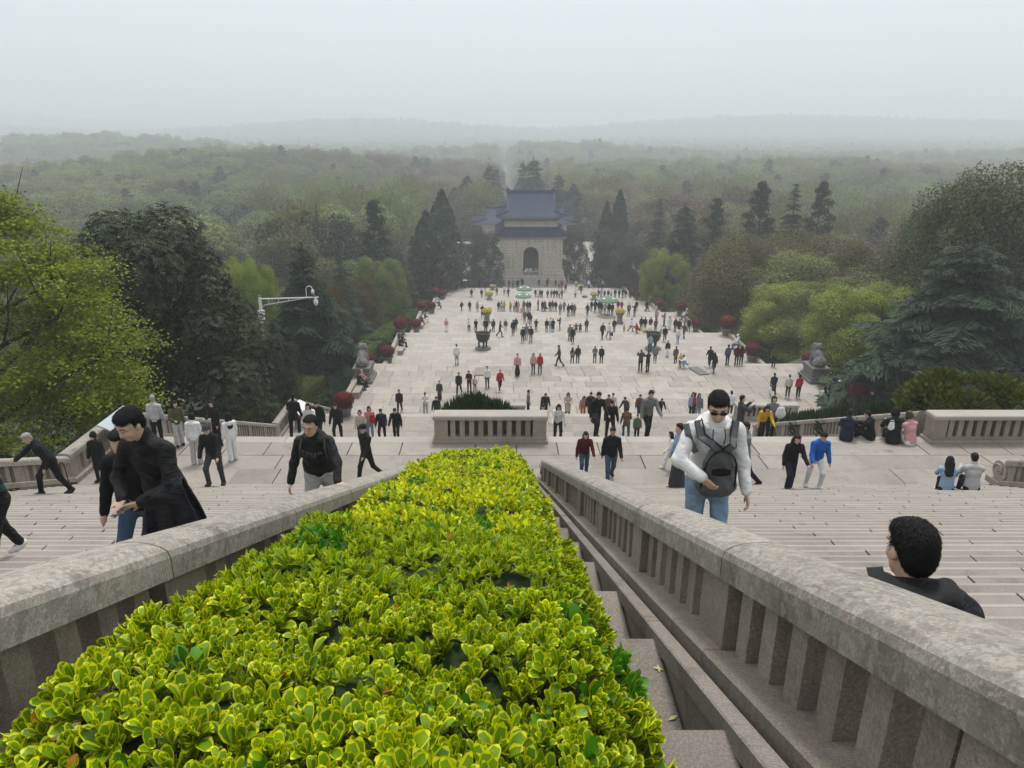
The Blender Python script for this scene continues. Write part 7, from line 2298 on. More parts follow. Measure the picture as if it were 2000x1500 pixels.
# the upper landing
N_(297, 780, 20.3, 1.74, 'stand', S_, 'jacket', 's', 'trousers', 'k', 'b', 'man in a pale grey jacket seen from behind, at the balustrade', hairc='g')
N_(340, 793, 20.2, 1.62, 'stand2', L_, 'jacket', 'o', 'wide', 's', 'fr', 'woman in an olive green jacket with long dark hair')
N_(372, 806, 19.0, 1.62, 'stand', 'bob', 'hoodie', 'w', 'wide', 's', 'b', 'woman in white with a black top over her shoulders, seen from behind', 'w')
N_(416, 791, 20.2, 1.64, 'stand2', L_, 'jacket', 'k', 'trousers', 'k', 'fl', 'woman with long black hair in a black jacket over white, facing her friends', extra='w')
N_(444, 806, 19.2, 1.60, 'stand', L_, 'hoodie', 'w', 'wide', 'w', 'bl', 'woman all in white with long dark hair, standing at the right of her group', 'w')
N_(408, 821, 17.0, 1.66, 'climb', 'cap', 'jacket', 'k', 'trousers', 'd', 'f', 'older man in a black cap, black jacket and grey shirt climbing the steps', extra='d')
N_(712, 826, 17.9, 1.70, 'walk', 'cap', 'jacket', 'k', 'trousers', 'k', 'fl', 'man in a black cap and glasses with an open black jacket', extra='k')
N_(180, 842, 17.9, 1.56, 'stand', 'hood', 'coat', 'k', 'trousers', 'k', 'f', 'woman in a long black coat with a black hood up')
N_(1143, 838, 18.1, 1.62, 'climb', B_, 'jacket', 'm', 'trousers', 'j', 'f', 'woman in a maroon jacket, head bowed, arm in arm with a man')
N_(1197, 832, 17.8, 1.68, 'walk', S_, 'jacket', 'k', 'trousers', 'j', 'f', 'man in a dark jacket holding the arm of the woman in maroon', skin=SKIN2)
N_(1331, 826, 16.4, 1.62, 'stand', 'bun', 'jacket', 'l', 'skirt', 'd', 'l', 'woman in a light denim jacket and long dark skirt')
N_(1312, 870, 18.6, 1.30, 'walk', L_, 'jacket', 'w', 'wide', 'w', 'l', 'person in white trousers stepping away behind the denim jacket', 'w')
N_(1464, 819, 17.6, 1.58, 'walk', S_, 'jacket', 'g', 'trousers', 'k', 'l', 'young person in a grey sweater with a white collar and black trousers', extra='w')
N_(1448, 803, 20.5, 1.66, 'photo', S_, 'jacket', 'd', 'trousers', 'd', 'r', 'person with a camera half hidden behind the smiling man')
N_(1553, 842, 16.2, 1.62, 'climb', L_, 'jacket', 'k', 'wide', 'n', 'f', 'woman in a black jacket and dark flared jeans looking down')
N_(1603, 836, 16.3, 1.62, 'climb2', S_, 'jacket', 'b', 'trousers', 'w', 'f', 'person in a bright blue jacket, sunglasses and white trousers', 'w')
# sitters
N_(1860, 899, 15.6, 1.62, 'sit_low', L_, 'shirt', 'l', 'trousers', 'k', 2.75, 'woman in a light blue shirt with long black hair sitting on the steps', 'w', seat=True)
N_(1912, 893, 15.6, 1.72, 'sit_low', S_, 'jacket', 's', 'trousers', 'k', 2.9, 'man in a light grey jacket sitting on the steps beside the woman in light blue', seat=True)
N_(1661, 803, 20.6, 1.74, 'sit_low', S_, 'jacket', 'n', 'trousers', 'k', 2.6, 'man in a navy jacket sitting at the landing edge, first of four', seat=True)
N_(1711, 805, 20.7, 1.68, 'sit_low', S_, 'hoodie', 'k', 'trousers', 'k', -2.3, 'man in a black hooded top sitting at the landing edge, second of four', seat=True)
N_(1757, 794, 20.4, 1.72, 'sit_low', B_, 'jacket', 'k', 'trousers', 'k', 2.9, 'woman in black with a white bag sitting at the landing edge', seat=True)
N_(1791, 800, 20.3, 1.60, 'sit_low', 'bob', 'shirt', 'p', 'trousers', 'w', -2.9, 'woman in a pink striped top and white skirt sitting at the landing edge', hairc='b', seat=True)

# ---- labels for the crowd
def autolabel():
    zn = [(60, 'on the lion landing'), (82, 'on the cauldron terrace'), (103, 'on the dark-urn terrace'), (127, 'on the pale-bowl terrace'), (151, 'below the plaza'), (400, 'on the plaza')]
    base = {}
    for q in POS:
        o, u, v, tn, bn, pose, hair, label, group, y = q
        if label: continue
        wh = next(w for ye, w in zn if o.location.y <= ye)
        if o.location.y > 168 and abs(o.location.x - AX) < 2: wh = 'in the pavilion arch'
        if o.location.y > 156 and u > 1140: wh = 'on the crowded path'
        act = {'sit': 'sitting', 'crouch': 'crouching', 'photo': 'with raised arms', 'hold': 'looking down'}.get(pose, '')
        who = 'child' if o.scale.x < .72 else 'person'
        b = f'{who} in {tn} top and {bn} trousers {act + " " if act else ""}{wh}'
        b = b.replace(' top and ' + tn + ' trousers', ' outfit') if tn == bn else b
        base.setdefault(b, []).append((u, o))
    ords = ['first', 'second', 'third', 'fourth', 'fifth', 'sixth', 'seventh', 'eighth', 'ninth', 'tenth', 'eleventh', 'twelfth', 'thirteenth', 'fourteenth', 'fifteenth', 'sixteenth', 'seventeenth', 'eighteenth', 'nineteenth', 'twentieth', 'twenty-first', 'twenty-second']
    for b, L in base.items():
        L.sort(key=lambda t: t[0])
        for i, (u, o) in enumerate(L):
            lab = b
            if len(L) > 1 and len(L) <= 12: lab = b + f', {ords[i]} from left'
            elif len(L) > 12: lab = b + f', {ords[min(i, len(ords) - 1)]} from left'
            tag(o, lab, 'person', 'crowd on the terraces')
autolabel()
print('PEOPLE', NP[0], 'templates', len(FIG))
# ================================================================== the people close by, in full detail
def vol_mesh(name, vol, h, mt, disp=0.0, sc=1.0, seed=0.0, post=None):
    lo, hi = vol.bounds()
    shape = np.ceil((hi - lo) / h).astype(int) + 2
    f = vol.eval(lo, h, shape)
    if post: f = post(f, lo, h)
    V, Q = surface_nets(f, lo, h)
    if disp: V = smooth_normals_displace(V, Q, disp, sc, seed)
    return mesh(name, V, Q, mt, smooth=True)

DENIM = wrinkled('light_denim', (0.21, 0.31, 0.41), .9, 6, .6)
WHITE_CL = wrinkled('hoodie_white', (0.70, 0.70, 0.69), .9, 5, .5)
BLACK_CL = wrinkled('deep_black', (0.011, 0.011, 0.012), .7, 6, .9)
GREY_TR = wrinkled('pale_grey_trousers', (0.40, 0.39, 0.37), .85, 6, .6)
BAG_G = plain('grey_nylon', (0.085, 0.088, 0.092), .6, 0, .15, 12, .4, .4)
TRIM = plain('black_trim', (0.006, 0.006, 0.006), .6)
LENS = plain('dark_lens', (0.004, 0.004, 0.005), .12, 0, spec=.6)
METAL = plain('thin_metal', (0.30, 0.29, 0.28), .3, .9)
LIP = plain('lip', (0.30, 0.115, 0.095), .5)
EYEW = plain('eye_white', (0.62, 0.60, 0.57), .3)
EYED = plain('eye_dark', (0.012, 0.009, 0.008), .2)

def person0(label, loc, rz, s, pose, hair, top, bottom, mt_top, mt_bot, mt_shoe, fat=1.0, brow=True, h=.0098, hairm=HAIR, face=True, folds=.006, skin=SKIN):
    g, J = figure(pose, hair, top, bottom, 0, fat)
    body = ob('person', vol_mesh('person', g['skin'], h, skin), None, loc, (0, 0, rz), (s, s, s))
    tag(body, label, 'person', 'visitors on the stairway')
    if g['hair'].p:
        hm = vol_mesh('hair', g['hair'], .008, hairm, .0009, 2.2, 2.0, lambda f, o, hh: cut_hair(f, o, hh, J, hair == 'receding'))
        ho = ob('hair', hm, body)
        ob('hair_strands', hair_strands(hm, J, 2600, .026, 1, .06), ho)
    ob({'hoodie': 'hooded_top', 'jacket': 'jacket', 'shirt': 'sweater', 'coat': 'coat'}[top], vol_mesh('top', g['top'], .0115, mt_top, folds * .6, .55, 1.3, (lambda f, o, hh: cut_hem(f, o, hh, J)) if top != 'coat' else None), body)
    ob('trousers', vol_mesh('trousers', g['bottom'], .0115, mt_bot, folds * .6, .6, 3.1), body)
    ob('shoes', vol_mesh('shoes', g['shoes'], .012, mt_shoe), body)
    if g['extra'].p: ob('cap', vol_mesh('cap', g['extra'], .01, BLACK_CL), body)
    if face:
        C, hf, hu, hr = J['head'], J['hf'], J['hu'], J['hr']
        fr = (hr, hf, hu)
        def H(x, y, z): return C + hr * x + hf * y + hu * z
        for q in (-1, 1):
            ob('eye', vol_mesh('eye', Vol().ell(H(q * .033, .0755, .014), (.0145, .008, .0060), .003, fr), .0028, EYEW), body)
            ob('iris', vol_mesh('iris', Vol().ell(H(q * .033, .0805, .013), (.0072, .0055, .0058), .003, fr), .0026, EYED), body)
            ob('eyelid', vol_mesh('eyelid', Vol().cap(H(q * .016, .080, .019), H(q * .049, .073, .019), .0034, .003, .002), .0026, EYED), body)
            if brow: ob('eyebrow', vol_mesh('eyebrow', Vol().cap(H(q * .014, .090, .039), H(q * .052, .076, .040), .0052, .0035, .003), .003, HAIR), body)
        ob('mouth', vol_mesh('mouth', Vol().cap(H(-.021, .084, -.058), H(0, .0895, -.0615), .0046, .0058, .003).cap(H(0, .0895, -.0615), H(.021, .084, -.058), .0058, .0046, .003), .003, LIP), body)
    return body, J

def hair_strands(me, J, n=1500, ln=.035, seed=1, upright=.15):
    r = np.random.default_rng(seed)
    V = np.empty(len(me.vertices) * 3, np.float32); me.vertices.foreach_get('co', V); V = V.reshape(-1, 3)
    N = np.empty(len(me.vertices) * 3, np.float32); me.vertices.foreach_get('normal', N); N = N.reshape(-1, 3)
    k = r.integers(0, len(V), n)
    P, Nn = V[k].astype(float), N[k].astype(float)
    d = -J['hu'] * .75 - J['hf'] * .1 + r.normal(0, .35, (n, 3)) + norm(P - J['head'] - J['hu'] * .12) * .3
    d = norm(d - Nn * np.sum(d * Nn, 1, keepdims=True)); sd = np.cross(d, Nn)
    L = (ln * r.uniform(.5, 1.3, n))[:, None]; w = .0016
    lift = r.uniform(.0, upright, (n, 1))
    p0 = P - Nn * .002; p1 = P + d * L * .5 + Nn * (.002 + L * lift); p2 = P + d * L + Nn * (L * lift * 1.6 - .001)
    Q = np.empty((n, 6, 3)); Q[:, 0] = p0 - sd * w; Q[:, 1] = p0 + sd * w; Q[:, 2] = p1 + sd * w; Q[:, 3] = p1 - sd * w; Q[:, 4] = p2 + sd * w * .3; Q[:, 5] = p2 - sd * w * .3
    b = (np.arange(n) * 6)[:, None]
    Fq = np.concatenate([b + [0, 1, 2, 3], b + [3, 2, 4, 5]])
    return mesh('hair_strands', Q.reshape(-1, 3), Fq, HAIR)

def world_to_local(o, p):
    p = Vector(p) - o.location
    p.rotate(Matrix.Rotation(-o.rotation_euler.z, 3, 'Z'))
    return np.array(p / o.scale.x)

def stand(u, v, D, pose, H):
    """location and scale so that the head top of the posed figure meets (u, v) at D"""
    g, J = figure(pose, 'short', 'shirt', 'trousers', 1)
    top = max((J['head'] + J['hu'] * .138)[2], 0)
    hx = J['head']
    p = atD(u, v, D)
    return p, top, J

def put0(label, u, v, D, rz, pose, hair, top, bottom, mats, zg=None, **k):
    p, hp, J = stand(u, v, D, pose, 0)
    z = G(D) if zg is None else zg
    s = (p.z - z) / hp
    # the head, not the feet, sits under the pixel
    off = Vector((J['head'][0], J['head'][1], 0)) * s; off.rotate(Matrix.Rotation(rz, 3, 'Z'))
    loc = (p.x - off.x, p.y - off.y, z)
    b, J = person0(label, loc, rz, s, pose, hair, top, bottom, *mats, **k)
    return b, J, s

def glasses(b, J, dark):
    C, hf, hu, hr = J['head'], J['hf'], J['hu'], J['hr']
    def H(x, y, z): return C + hr * x + hf * y + hu * z
    mb = MB()
    for q in (-1, 1):
        if dark:
            V = Vol().ell(H(q * .035, .090, .014), (.032, .007, .021), .004, (hr, hf, hu))
            ob('lens', vol_mesh('lens', V, .003, LENS), b)
        else:
            P = [H(q * .034 + .025 * math.cos(a), .092, .012 + .019 * math.sin(a)) for a in np.linspace(0, 6.283, 14)]
            mb.tube(P, .0019, 5)
        mb.tube([H(q * .058, .085, .02), H(q * .079, .04, .02), H(q * .081, -.01, .014)], .0028 if dark else .0018, 5)
    mb.tube([H(-.012, .098, .018), H(.012, .098, .018)], .0028 if dark else .0018, 5)
    mb.build('sunglasses' if dark else 'glasses', LENS if dark else METAL, b)

def ribbon(P, w, N, th=.004):
    """flat strap through points P, width along N-cross-tangent"""
    V = []; Fs = []
    P = [Vector(p) for p in P]
    for i, p in enumerate(P):
        d = (P[min(i + 1, len(P) - 1)] - P[max(i - 1, 0)]).normalized()
        n = Vector(N[i]).normalized(); sd = d.cross(n).normalized()
        V += [p - sd * w / 2, p + sd * w / 2, p + sd * w / 2 + n * th, p - sd * w / 2 + n * th]
    for i in range(len(P) - 1):
        a, b = 4 * i, 4 * i + 4
        for k in range(4):
            Fs.append((a + k, a + (k + 1) % 4, b + (k + 1) % 4, b + k))
    Fs += [(0, 1, 2, 3), tuple(4 * (len(P) - 1) + k for k in (3, 2, 1, 0))]
    return V, Fs

# -- the smiling man in the white hooded top, backpack worn on his chest
PZ = dict(lean=9, hp=20, hy=-7, hr=-5, L=[(14, 16), (22, 58)], A=[(10, 20, 70, 30), (4, 12, 20, 0)], reach={0: (-.115, -.335, 1.075)}, pole={0: (-1.0, .15, -.25)},
          hand={0: dict(dir=(.75, -.15, -.75), side=(.5, -.6, .5), palm=(0, 1, -.2), curl=.5)})
b, J, s = put0('smiling man in sunglasses and white hooded top climbing the steps', 1406, 766, 5.62, -.06, PZ, 'short', 'hoodie', 'trousers', (WHITE_CL, DENIM, SHOE_W), folds=.0065)
glasses(b, J, True)
C, hf, hu, hr = J['head'], J['hf'], J['hu'], J['hr']
ob('teeth', vol_mesh('teeth', Vol().cap(C + hf * .0905 - hu * .0585 - hr * .014, C + hf * .0905 - hu * .0585 + hr * .014, .0038, .0038, .002), .0025, EYEW), b)
# hood collar folds and drawstrings
hv = Vol()
for k in range(9):
    a = -2.3 + 4.6 * k / 8; a2 = -2.3 + 4.6 * (k + 1) / 8
    if k < 8: hv.cap(J['nb'] + np.array([.098 * math.sin(a), .085 * math.cos(a) - .015, -.004 + .012 * math.cos(a)]), J['nb'] + np.array([.098 * math.sin(a2), .085 * math.cos(a2) - .015, -.004 + .012 * math.cos(a2)]), .021, .021, .025)
ob('hood', vol_mesh('hood', hv, .01, WHITE_CL, .0015, .6, 4), b)
for q in (-1, 1):
    MB().tube([J['nb'] + np.array([q * .045, -.125, -.005]), J['nb'] + np.array([q * .05, -.150, -.06]), J['nb'] + np.array([q * .04, -.158, -.12])], .0045, 6).build('drawstring', TRIM, b)
# backpack: its own thing
c0 = J['chest'] + J['fw'] * .20 - J['up'] * .13 + J['rt'] * .02
bag_l = Vol()
bag_l.cap(c0 + J['up'] * .12, c0 - J['up'] * .14, .088, .125, .06, (1.22, .62)); bag_l.cap(c0 - J['up'] * .16 - J['rt'] * .06, c0 - J['up'] * .16 + J['rt'] * .06, .085, .085, .05)
bt_ = empty('backpack', b.location, b.rotation_euler.z, tuple(b.scale))
ob('bag_body', vol_mesh('bag_body', bag_l, .010, BAG_G, .0045, .7, 5), bt_)
fwv = J['fw']
def onbag(x, z, d=.0):
    return c0 + J['rt'] * x + J['up'] * z + fwv * (.093 + d - .35 * x * x - (.12 * max(0, z - .05)))
P = [onbag(-.135, -.16, -.03)] + [onbag(-.125 * math.cos(t), .02 + .185 * math.sin(t), -.015) for t in np.linspace(.1, 3.04, 11)] + [onbag(.135, -.16, -.03)]
MB().tube(P, .0075, 6).build('zipper', TRIM, bt_)
pk = MB(); xs = np.linspace(-.075, .075, 8)
V = []; 
for x in xs: V += [onbag(x, .052 + .012 * math.cos(x * 20), .008), onbag(x, .012 + .10 * x * x * 8 - .02 * math.cos(x * 14), .010)]
pk.add(V, [(2 * k, 2 * k + 1, 2 * k + 3, 2 * k + 2) for k in range(7)]).build('pocket_opening', TRIM, bt_)
for q in (-1, 1):
    P = [c0 + J['up'] * .185 + J['rt'] * q * .015 + fwv * .035, c0 + J['up'] * .24 + J['rt'] * q * .075 + fwv * .03, J['nb'] + J['rt'] * q * .125 + fwv * .105 - J['up'] * .065, J['nb'] + J['rt'] * q * .150 + fwv * .02 + J['up'] * .028]
    nn = [fwv + J['up'] * .3, fwv + J['up'] * .4, fwv + J['up'] * .7, J['up']]
    V, Fs = ribbon(P, .062, nn, .008); MB().add(V, Fs).build('strap', BAG_G, bt_)
    for e in (-1, 1):
        MB().tube([Vector(p) + Vector(J['rt']) * e * .026 + Vector(J['up']) * e * q * -.018 + Vector(n_) * .008 for p, n_ in zip(P, nn)], .006, 5).build('strap_edge', TRIM, bt_)
V, Fs = ribbon([J['s0'] + np.array([-.065, -.03, .045]), J['s0'] + np.array([-.05, -.085, -.02]), J['s0'] + np.array([-.02, -.095, -.10]), J['s0'] + np.array([.02, -.10, -.17])], .05, [(-.5, -.3, 1), (-.4, -1, .2), (-.3, -1, 0), (-.2, -1, 0)], .006)
MB().add(V, Fs).build('side_strap', BAG_G, bt_)
tag(bt_, 'grey nylon backpack worn on the chest of the smiling man', 'backpack')

# -- the man in black sitting with his back to us
PS = dict(lean=9, hp=10, hy=16, hr=0, L=[(108, 100), (100, 90)], A=[(35, 12, 60, 25), (40, 12, 70, 30)], reach={1: (.16, -.34, .62)}, hand={1: dict(curl=.5)})
gS, JS = figure(PS, 'short', 'hoodie', 'trousers', 1)
D = 2.62; p = atD(1791, 1017, D)
topS = (JS['head'] + JS['hu'] * .138)[2]
sS = 1.04
zS = p.z - topS * sS
rzS = math.pi - .18
off = Vector((JS['head'][0], JS['head'][1], 0)) * sS; off.rotate(Matrix.Rotation(rzS, 3, 'Z'))
b2, J2 = person0('man in a black jacket sitting on the steps with his back turned, holding a phone', (p.x - off.x, p.y - off.y, zS), rzS, sS, PS, 'short', 'hoodie', 'trousers', BLACK_CL, BLACK_CL, SHOE_K, face=False, h=.009, folds=.009)
hv = Vol()
for k in range(8):
    a, a2 = -1.9 + 3.8 * k / 8, -1.9 + 3.8 * (k + 1) / 8
    q = lambda t: J2['nb'] - J2['fw'] * (.05 + .035 * math.cos(t)) + J2['rt'] * .10 * math.sin(t) + J2['up'] * (.05 - .02 * math.cos(t))
    hv.cap(q(a), q(a2), .046, .046, .03)
hv.ell(J2['nb'] - J2['fw'] * .10 - J2['up'] * .06, (.155, .075, .12), .06); hv.cap(J2['s0'] + J2['up'] * .01, J2['s1'] + J2['up'] * .01, .095, .095, .06); hv.chain([J2['nb'] - J2['up'] * .06, J2['chest'], J2['waist']], [.15, .16, .16], .06, (1.3, .9))
for lvl, (bk, dn, rw, rr) in enumerate(((.075, .035, .125, .040), (.105, -.03, .15, .046), (.10, -.10, .14, .05))):
    for k in range(8):
        a, a2 = -1.7 + 3.4 * k / 8, -1.7 + 3.4 * (k + 1) / 8
        q2 = lambda t: J2['nb'] - J2['fw'] * (bk * math.cos(t) + .02) + J2['rt'] * rw * math.sin(t) + J2['up'] * (dn + .03 * (1 - math.cos(t)))
        hv.cap(q2(a), q2(a2), rr, rr, .012)
ob('hood', vol_mesh('hood', hv, .0095, BLACK_CL, .006, .7, 2), b2)

M['phone'] = plain('phone_glass', (0.012, 0.014, 0.018), .15, 0, spec=.6)
M['phone_edge'] = plain('phone_edge', (0.18, 0.19, 0.2), .3, .8)
def phone(p, rot, label):
    t = empty('phone', p); t.rotation_euler = rot
    MB().box(-.038, .038, -.08, .08, -.004, .003, .002).build('case', M['phone_edge'], t)
    MB().box(-.035, .035, -.077, .077, .0032, .0046, .0006).build('screen', M['phone'], t)
    return tag(t, label, 'phone')
hw = Vector(b2.matrix_basis @ Vector(J2['w1']))
pp = atD(1717, 1143, 2.74)
phone(pp, (R(52), 0, R(8)), 'phone in the hand of the seated man in black')

# -- the man in black looking at his phone, a coat over his arm
PB = dict(lean=17, hp=20, hy=-10, L=[(26, 22), (-14, 36)], A=[(20, 10, 70, 20), (20, 16, 75, 30)], reach={0: (-.09, -.36, .99), 1: (.07, -.37, 1.00)}, pole={0: (-1, .5, -.4), 1: (1, .4, -.3)},
          hand={0: dict(dir=(.35, -.75, -.35), side=(.8, .3, 0), palm=(0, -.2, 1), curl=.35), 1: dict(dir=(-.85, -.35, -.25), side=(.2, -.6, .6), palm=(0, .3, -1), curl=.3)})
b3, J3, s3 = put0('man in a black sweater looking down at his phone, dark jeans', 248, 798, 4.85, -.30, PB, 'short', 'shirt', 'trousers', (BLACK_CL, cloth('dark_jeans', (0.020, 0.026, 0.036)), SHOE_K), fat=1.08, folds=.007)
mid = (J3['w0'] + J3['w1']) / 2 + np.array([-.03, -.07, -.025])
q = Vector(mid * s3); q.rotate(Matrix.Rotation(-.30, 3, 'Z'))
phone(Vector(b3.location) + q, (R(28), R(-12), R(-40)), 'phone held low by the man in the black sweater')
e1, w1 = J3['e1'], J3['w1']
def draped_coat():
    na, ns = 26, 30
    V = np.empty((na, ns, 3)); fa = (w1 - e1)
    side = np.array([.55, -.85, 0])
    for i in range(na):
        a = i / (na - 1)
        base = e1 + fa * (-.12 + 1.02 * a) + np.array([.05 * (1 - a), .03, .052])
        for j in range(ns):
            q = -1 + 2 * j / (ns - 1)
            L = (.62 - .16 * a + .05 * math.sin(a * 9)) if q < 0 else (.50 - .08 * a)
            drop = max(0, abs(q) - .12) / .88
            off = np.sign(q) * (.062 * min(1, abs(q) / .12) + drop * (.045 + .03 * math.sin(a * 14 + q * 2)))
            flare = (1 - a) * drop * .22
            V[i, j] = base + side * -off + np.array([flare, .02 * math.sin(a * 17) * drop, -L * drop ** .92 - (.02 if abs(q) > .1 else 0)]) + np.array([.018, .012, 0]) * math.sin(a * 21 + drop * 5) * drop
    idx = np.arange(na * ns).reshape(na, ns)
    Fq = np.stack([idx[:-1, :-1], idx[1:, :-1], idx[1:, 1:], idx[:-1, 1:]], -1).reshape(-1, 4)
    return mesh('coat', V.reshape(-1, 3), Fq, wrinkled('draped_black', (0.010, 0.010, 0.012), .65, 5, .9), smooth=True)
ct = ob('coat', draped_coat(), None, b3.location, b3.rotation_euler, b3.scale)
sm = ct.modifiers.new('thickness', 'SOLIDIFY'); sm.thickness = .022; sm.offset = 0
ss_ = ct.modifiers.new('smooth', 'SUBSURF'); ss_.levels = 1; ss_.render_levels = 1
tag(ct, 'long black coat draped over the arm of the man with the phone', 'coat')

# -- the man in the black top lettered "true", a hand on the coping
PT = dict(lean=21, hp=8, hy=-14, L=[(30, 36), (-4, 12)], A=[(-4, 16, 16, 0), (24, 30, 10, 0)], hand={1: dict(dir=(.85, -.35, -.15), side=(.3, .9, 0), palm=(0, 0, -1), curl=.12)})
D = 7.7
pT = atD(604, 812, D)
gT, JT = figure(PT, 'short', 'shirt', 'trousers', 1)
sT = (pT.z - G(D)) / (JT['head'] + JT['hu'] * .138)[2]
# the hand target: the coping top beside him
hand_w = Vector((-1.80, 7.40, zs(7.40) + HB + .085 + .012))
offT = Vector((JT['head'][0], JT['head'][1], 0)) * sT
locT = Vector((pT.x - offT.x, pT.y - offT.y, G(D)))
PT['reach'] = {1: tuple((hand_w - locT) / sT)}
PT['pole'] = {1: (1, .5, .2)}
b5, J5 = person0('stout man with glasses in a black top lettered true, hand on the balustrade', tuple(locT), 0.0, sT, PT, 'receding', 'hoodie', 'trousers', BLACK_CL, GREY_TR, SHOE_K, fat=1.22, folds=.0055)
glasses(b5, J5, False)
def lettering(text, b, J, size, dz, col, shirt_name):
    cu = bpy.data.curves.new('lettering', 'FONT'); cu.body = text; cu.size = size; cu.align_x = 'CENTER'; cu.space_character = 1.06; cu.offset = .004
    tmp = bpy.data.objects.new('lettering_tmp', cu); COL.objects.link(tmp)
    dg = bpy.context.evaluated_depsgraph_get()
    me = bpy.data.meshes.new_from_object(tmp.evaluated_get(dg))
    bpy.data.objects.remove(tmp)
    bm_ = bmesh.new(); bm_.from_mesh(me)
    bmesh.ops.triangulate(bm_, faces=bm_.faces[:]); bmesh.ops.subdivide_edges(bm_, edges=bm_.edges[:], cuts=1)
    sh = next(c for c in b.children if c.name.startswith(shirt_name))
    from mathutils.bvhtree import BVHTree
    tree = BVHTree.FromPolygons([v.co for v in sh.data.vertices], [p_.vertices for p_ in sh.data.polygons])
    c = J['chest'] + J['up'] * dz
    for v in bm_.verts:
        o = Vector(c + J['rt'] * (v.co.x - .02) + J['up'] * v.co.y + J['fw'] * .6)
        h_ = tree.ray_cast(o, Vector(-J['fw']))
        v.co = (h_[0] + Vector(J['fw']) * .0035) if h_[0] else Vector(c)
    bm_.to_mesh(me); bm_.free()
    me.materials.append(col)
    return ob('lettering', me, b)
lettering('true', b5, J5, .15, -.02, plain('grey_print', (0.07, 0.07, 0.075), .7), 'hooded_top')
for q in (-1, 1):
    P = [J5['nb'] + J5['rt'] * q * .135 + J5['up'] * .02 + J5['fw'] * .02, J5['nb'] + J5['rt'] * q * .15 - J5['up'] * .06 + J5['fw'] * .125, J5['nb'] + J5['rt'] * q * .165 - J5['up'] * .20 + J5['fw'] * .155]
    V, Fs = ribbon(P, .022, [J5['up'] + J5['fw'], J5['fw'], J5['fw']], .006)
    MB().add(V, Fs).build('strap', plain('olive_strap', (0.05, 0.052, 0.04), .8) if q < 0 else bpy.data.materials['olive_strap'], b5)

# -- others close by
POSES['old'] = dict(lean=27, hp=18, hy=0, L=[(38, 34), (-12, 14)], A=[(30, 20, 10, 0), (-34, 8, 40, 0)], spread=.04)
near(84, 836, 14.6, 1.72, 'old', S_, 'jacket', 'k', 'trousers', 'k', -.75, 'stooped old man in black with cropped grey hair, a hand on the balustrade', hairc='g', lod=1, fat=1.12)
p = atD(131, 925, 14.75)
g0 = G(14.75)
t = empty('walking_stick', (p.x, p.y, g0)); MB().tube([(.02, 0, 0), (-.03, 0, .82)], .012, 6).build('shaft', plain('stick_wood', (0.06, 0.02, 0.015), .5), t); MB().tube([(-.03, 0, .82), (-.06, 0, .86), (-.12, 0, .85)], .014, 6).build('grip', bpy.data.materials['stick_wood'], t)
tag(t, 'dark red walking stick behind the stooped old man', 'walking stick')
POSES['behind'] = dict(lean=10, hp=10, hy=0, L=[(34, 40), (-10, 14)], A=[(2, 10, 12, 0), (10, 10, 20, 0)])
near(247, 846, 5.7, 1.70, 'behind', S_, 'jacket', 'k', 'trousers', 'j', 'f', 'man in a dark jacket and blue jeans mostly hidden behind the man with the phone', lod=1)
sw = plain('patterned_knit', (0.03, 0.012, 0.016), .9)
def knit(m):
    n = m.node_tree; bsd = next(x for x in n.nodes if x.type == 'BSDF_PRINCIPLED')
    tc = n.nodes.new('ShaderNodeTexCoord'); sp = n.nodes.new('ShaderNodeSeparateXYZ'); n.links.new(tc.outputs['Object'], sp.inputs[0])
    cr = n.nodes.new('ShaderNodeValToRGB'); cr.color_ramp.interpolation = 'CONSTANT'
    els = [(0, (.012, .012, .012, 1)), (.30, (.02, .055, .05, 1)), (.42, (.012, .012, .013, 1)), (.52, (.055, .008, .014, 1)), (.68, (.014, .012, .014, 1)), (.86, (.28, .02, .08, 1))]
    while len(cr.color_ramp.elements) > 1: cr.color_ramp.elements.remove(cr.color_ramp.elements[-1])
    cr.color_ramp.elements[0].color = els[0][1]
    for p_, c_ in els[1:]:
        e = cr.color_ramp.elements.new(p_); e.color = c_
    n.links.new(ramp(n, sp.outputs[2], .8, 1.45), cr.inputs[0]); n.links.new(cr.outputs[0], bsd.inputs['Base Color'])
knit(sw)
PE = dict(lean=8, hp=10, hy=0, L=[(-6, 20), (26, 10)], A=[(-10, 8, 12, 0), (12, 10, 12, 0)])
b7, J7, s7 = put0('woman at the picture edge in a dark patterned knit and black trousers', -62, 852, 6.35, -.35, PE, 'long', 'shirt', 'trousers', (sw, BLACK_CL, SHOE_W))
hb = Vector(b7.matrix_basis @ Vector(J7['w1'])) if False else None
bgv = Vol().ell((0, 0, 0), (.05, .03, .07), .02)
q = Vector(J7['w1'] * s7); q.rotate(Matrix.Rotation(-.35, 3, 'Z'))
tag(ob('handbag', vol_mesh('handbag', bgv, .01, plain('dusty_pink', (0.33, 0.10, 0.12), .6), .003), None, Vector(b7.location) + q + Vector((0, -.02, -.14))), 'small dusty pink pouch held by the woman at the picture edge', 'pouch')

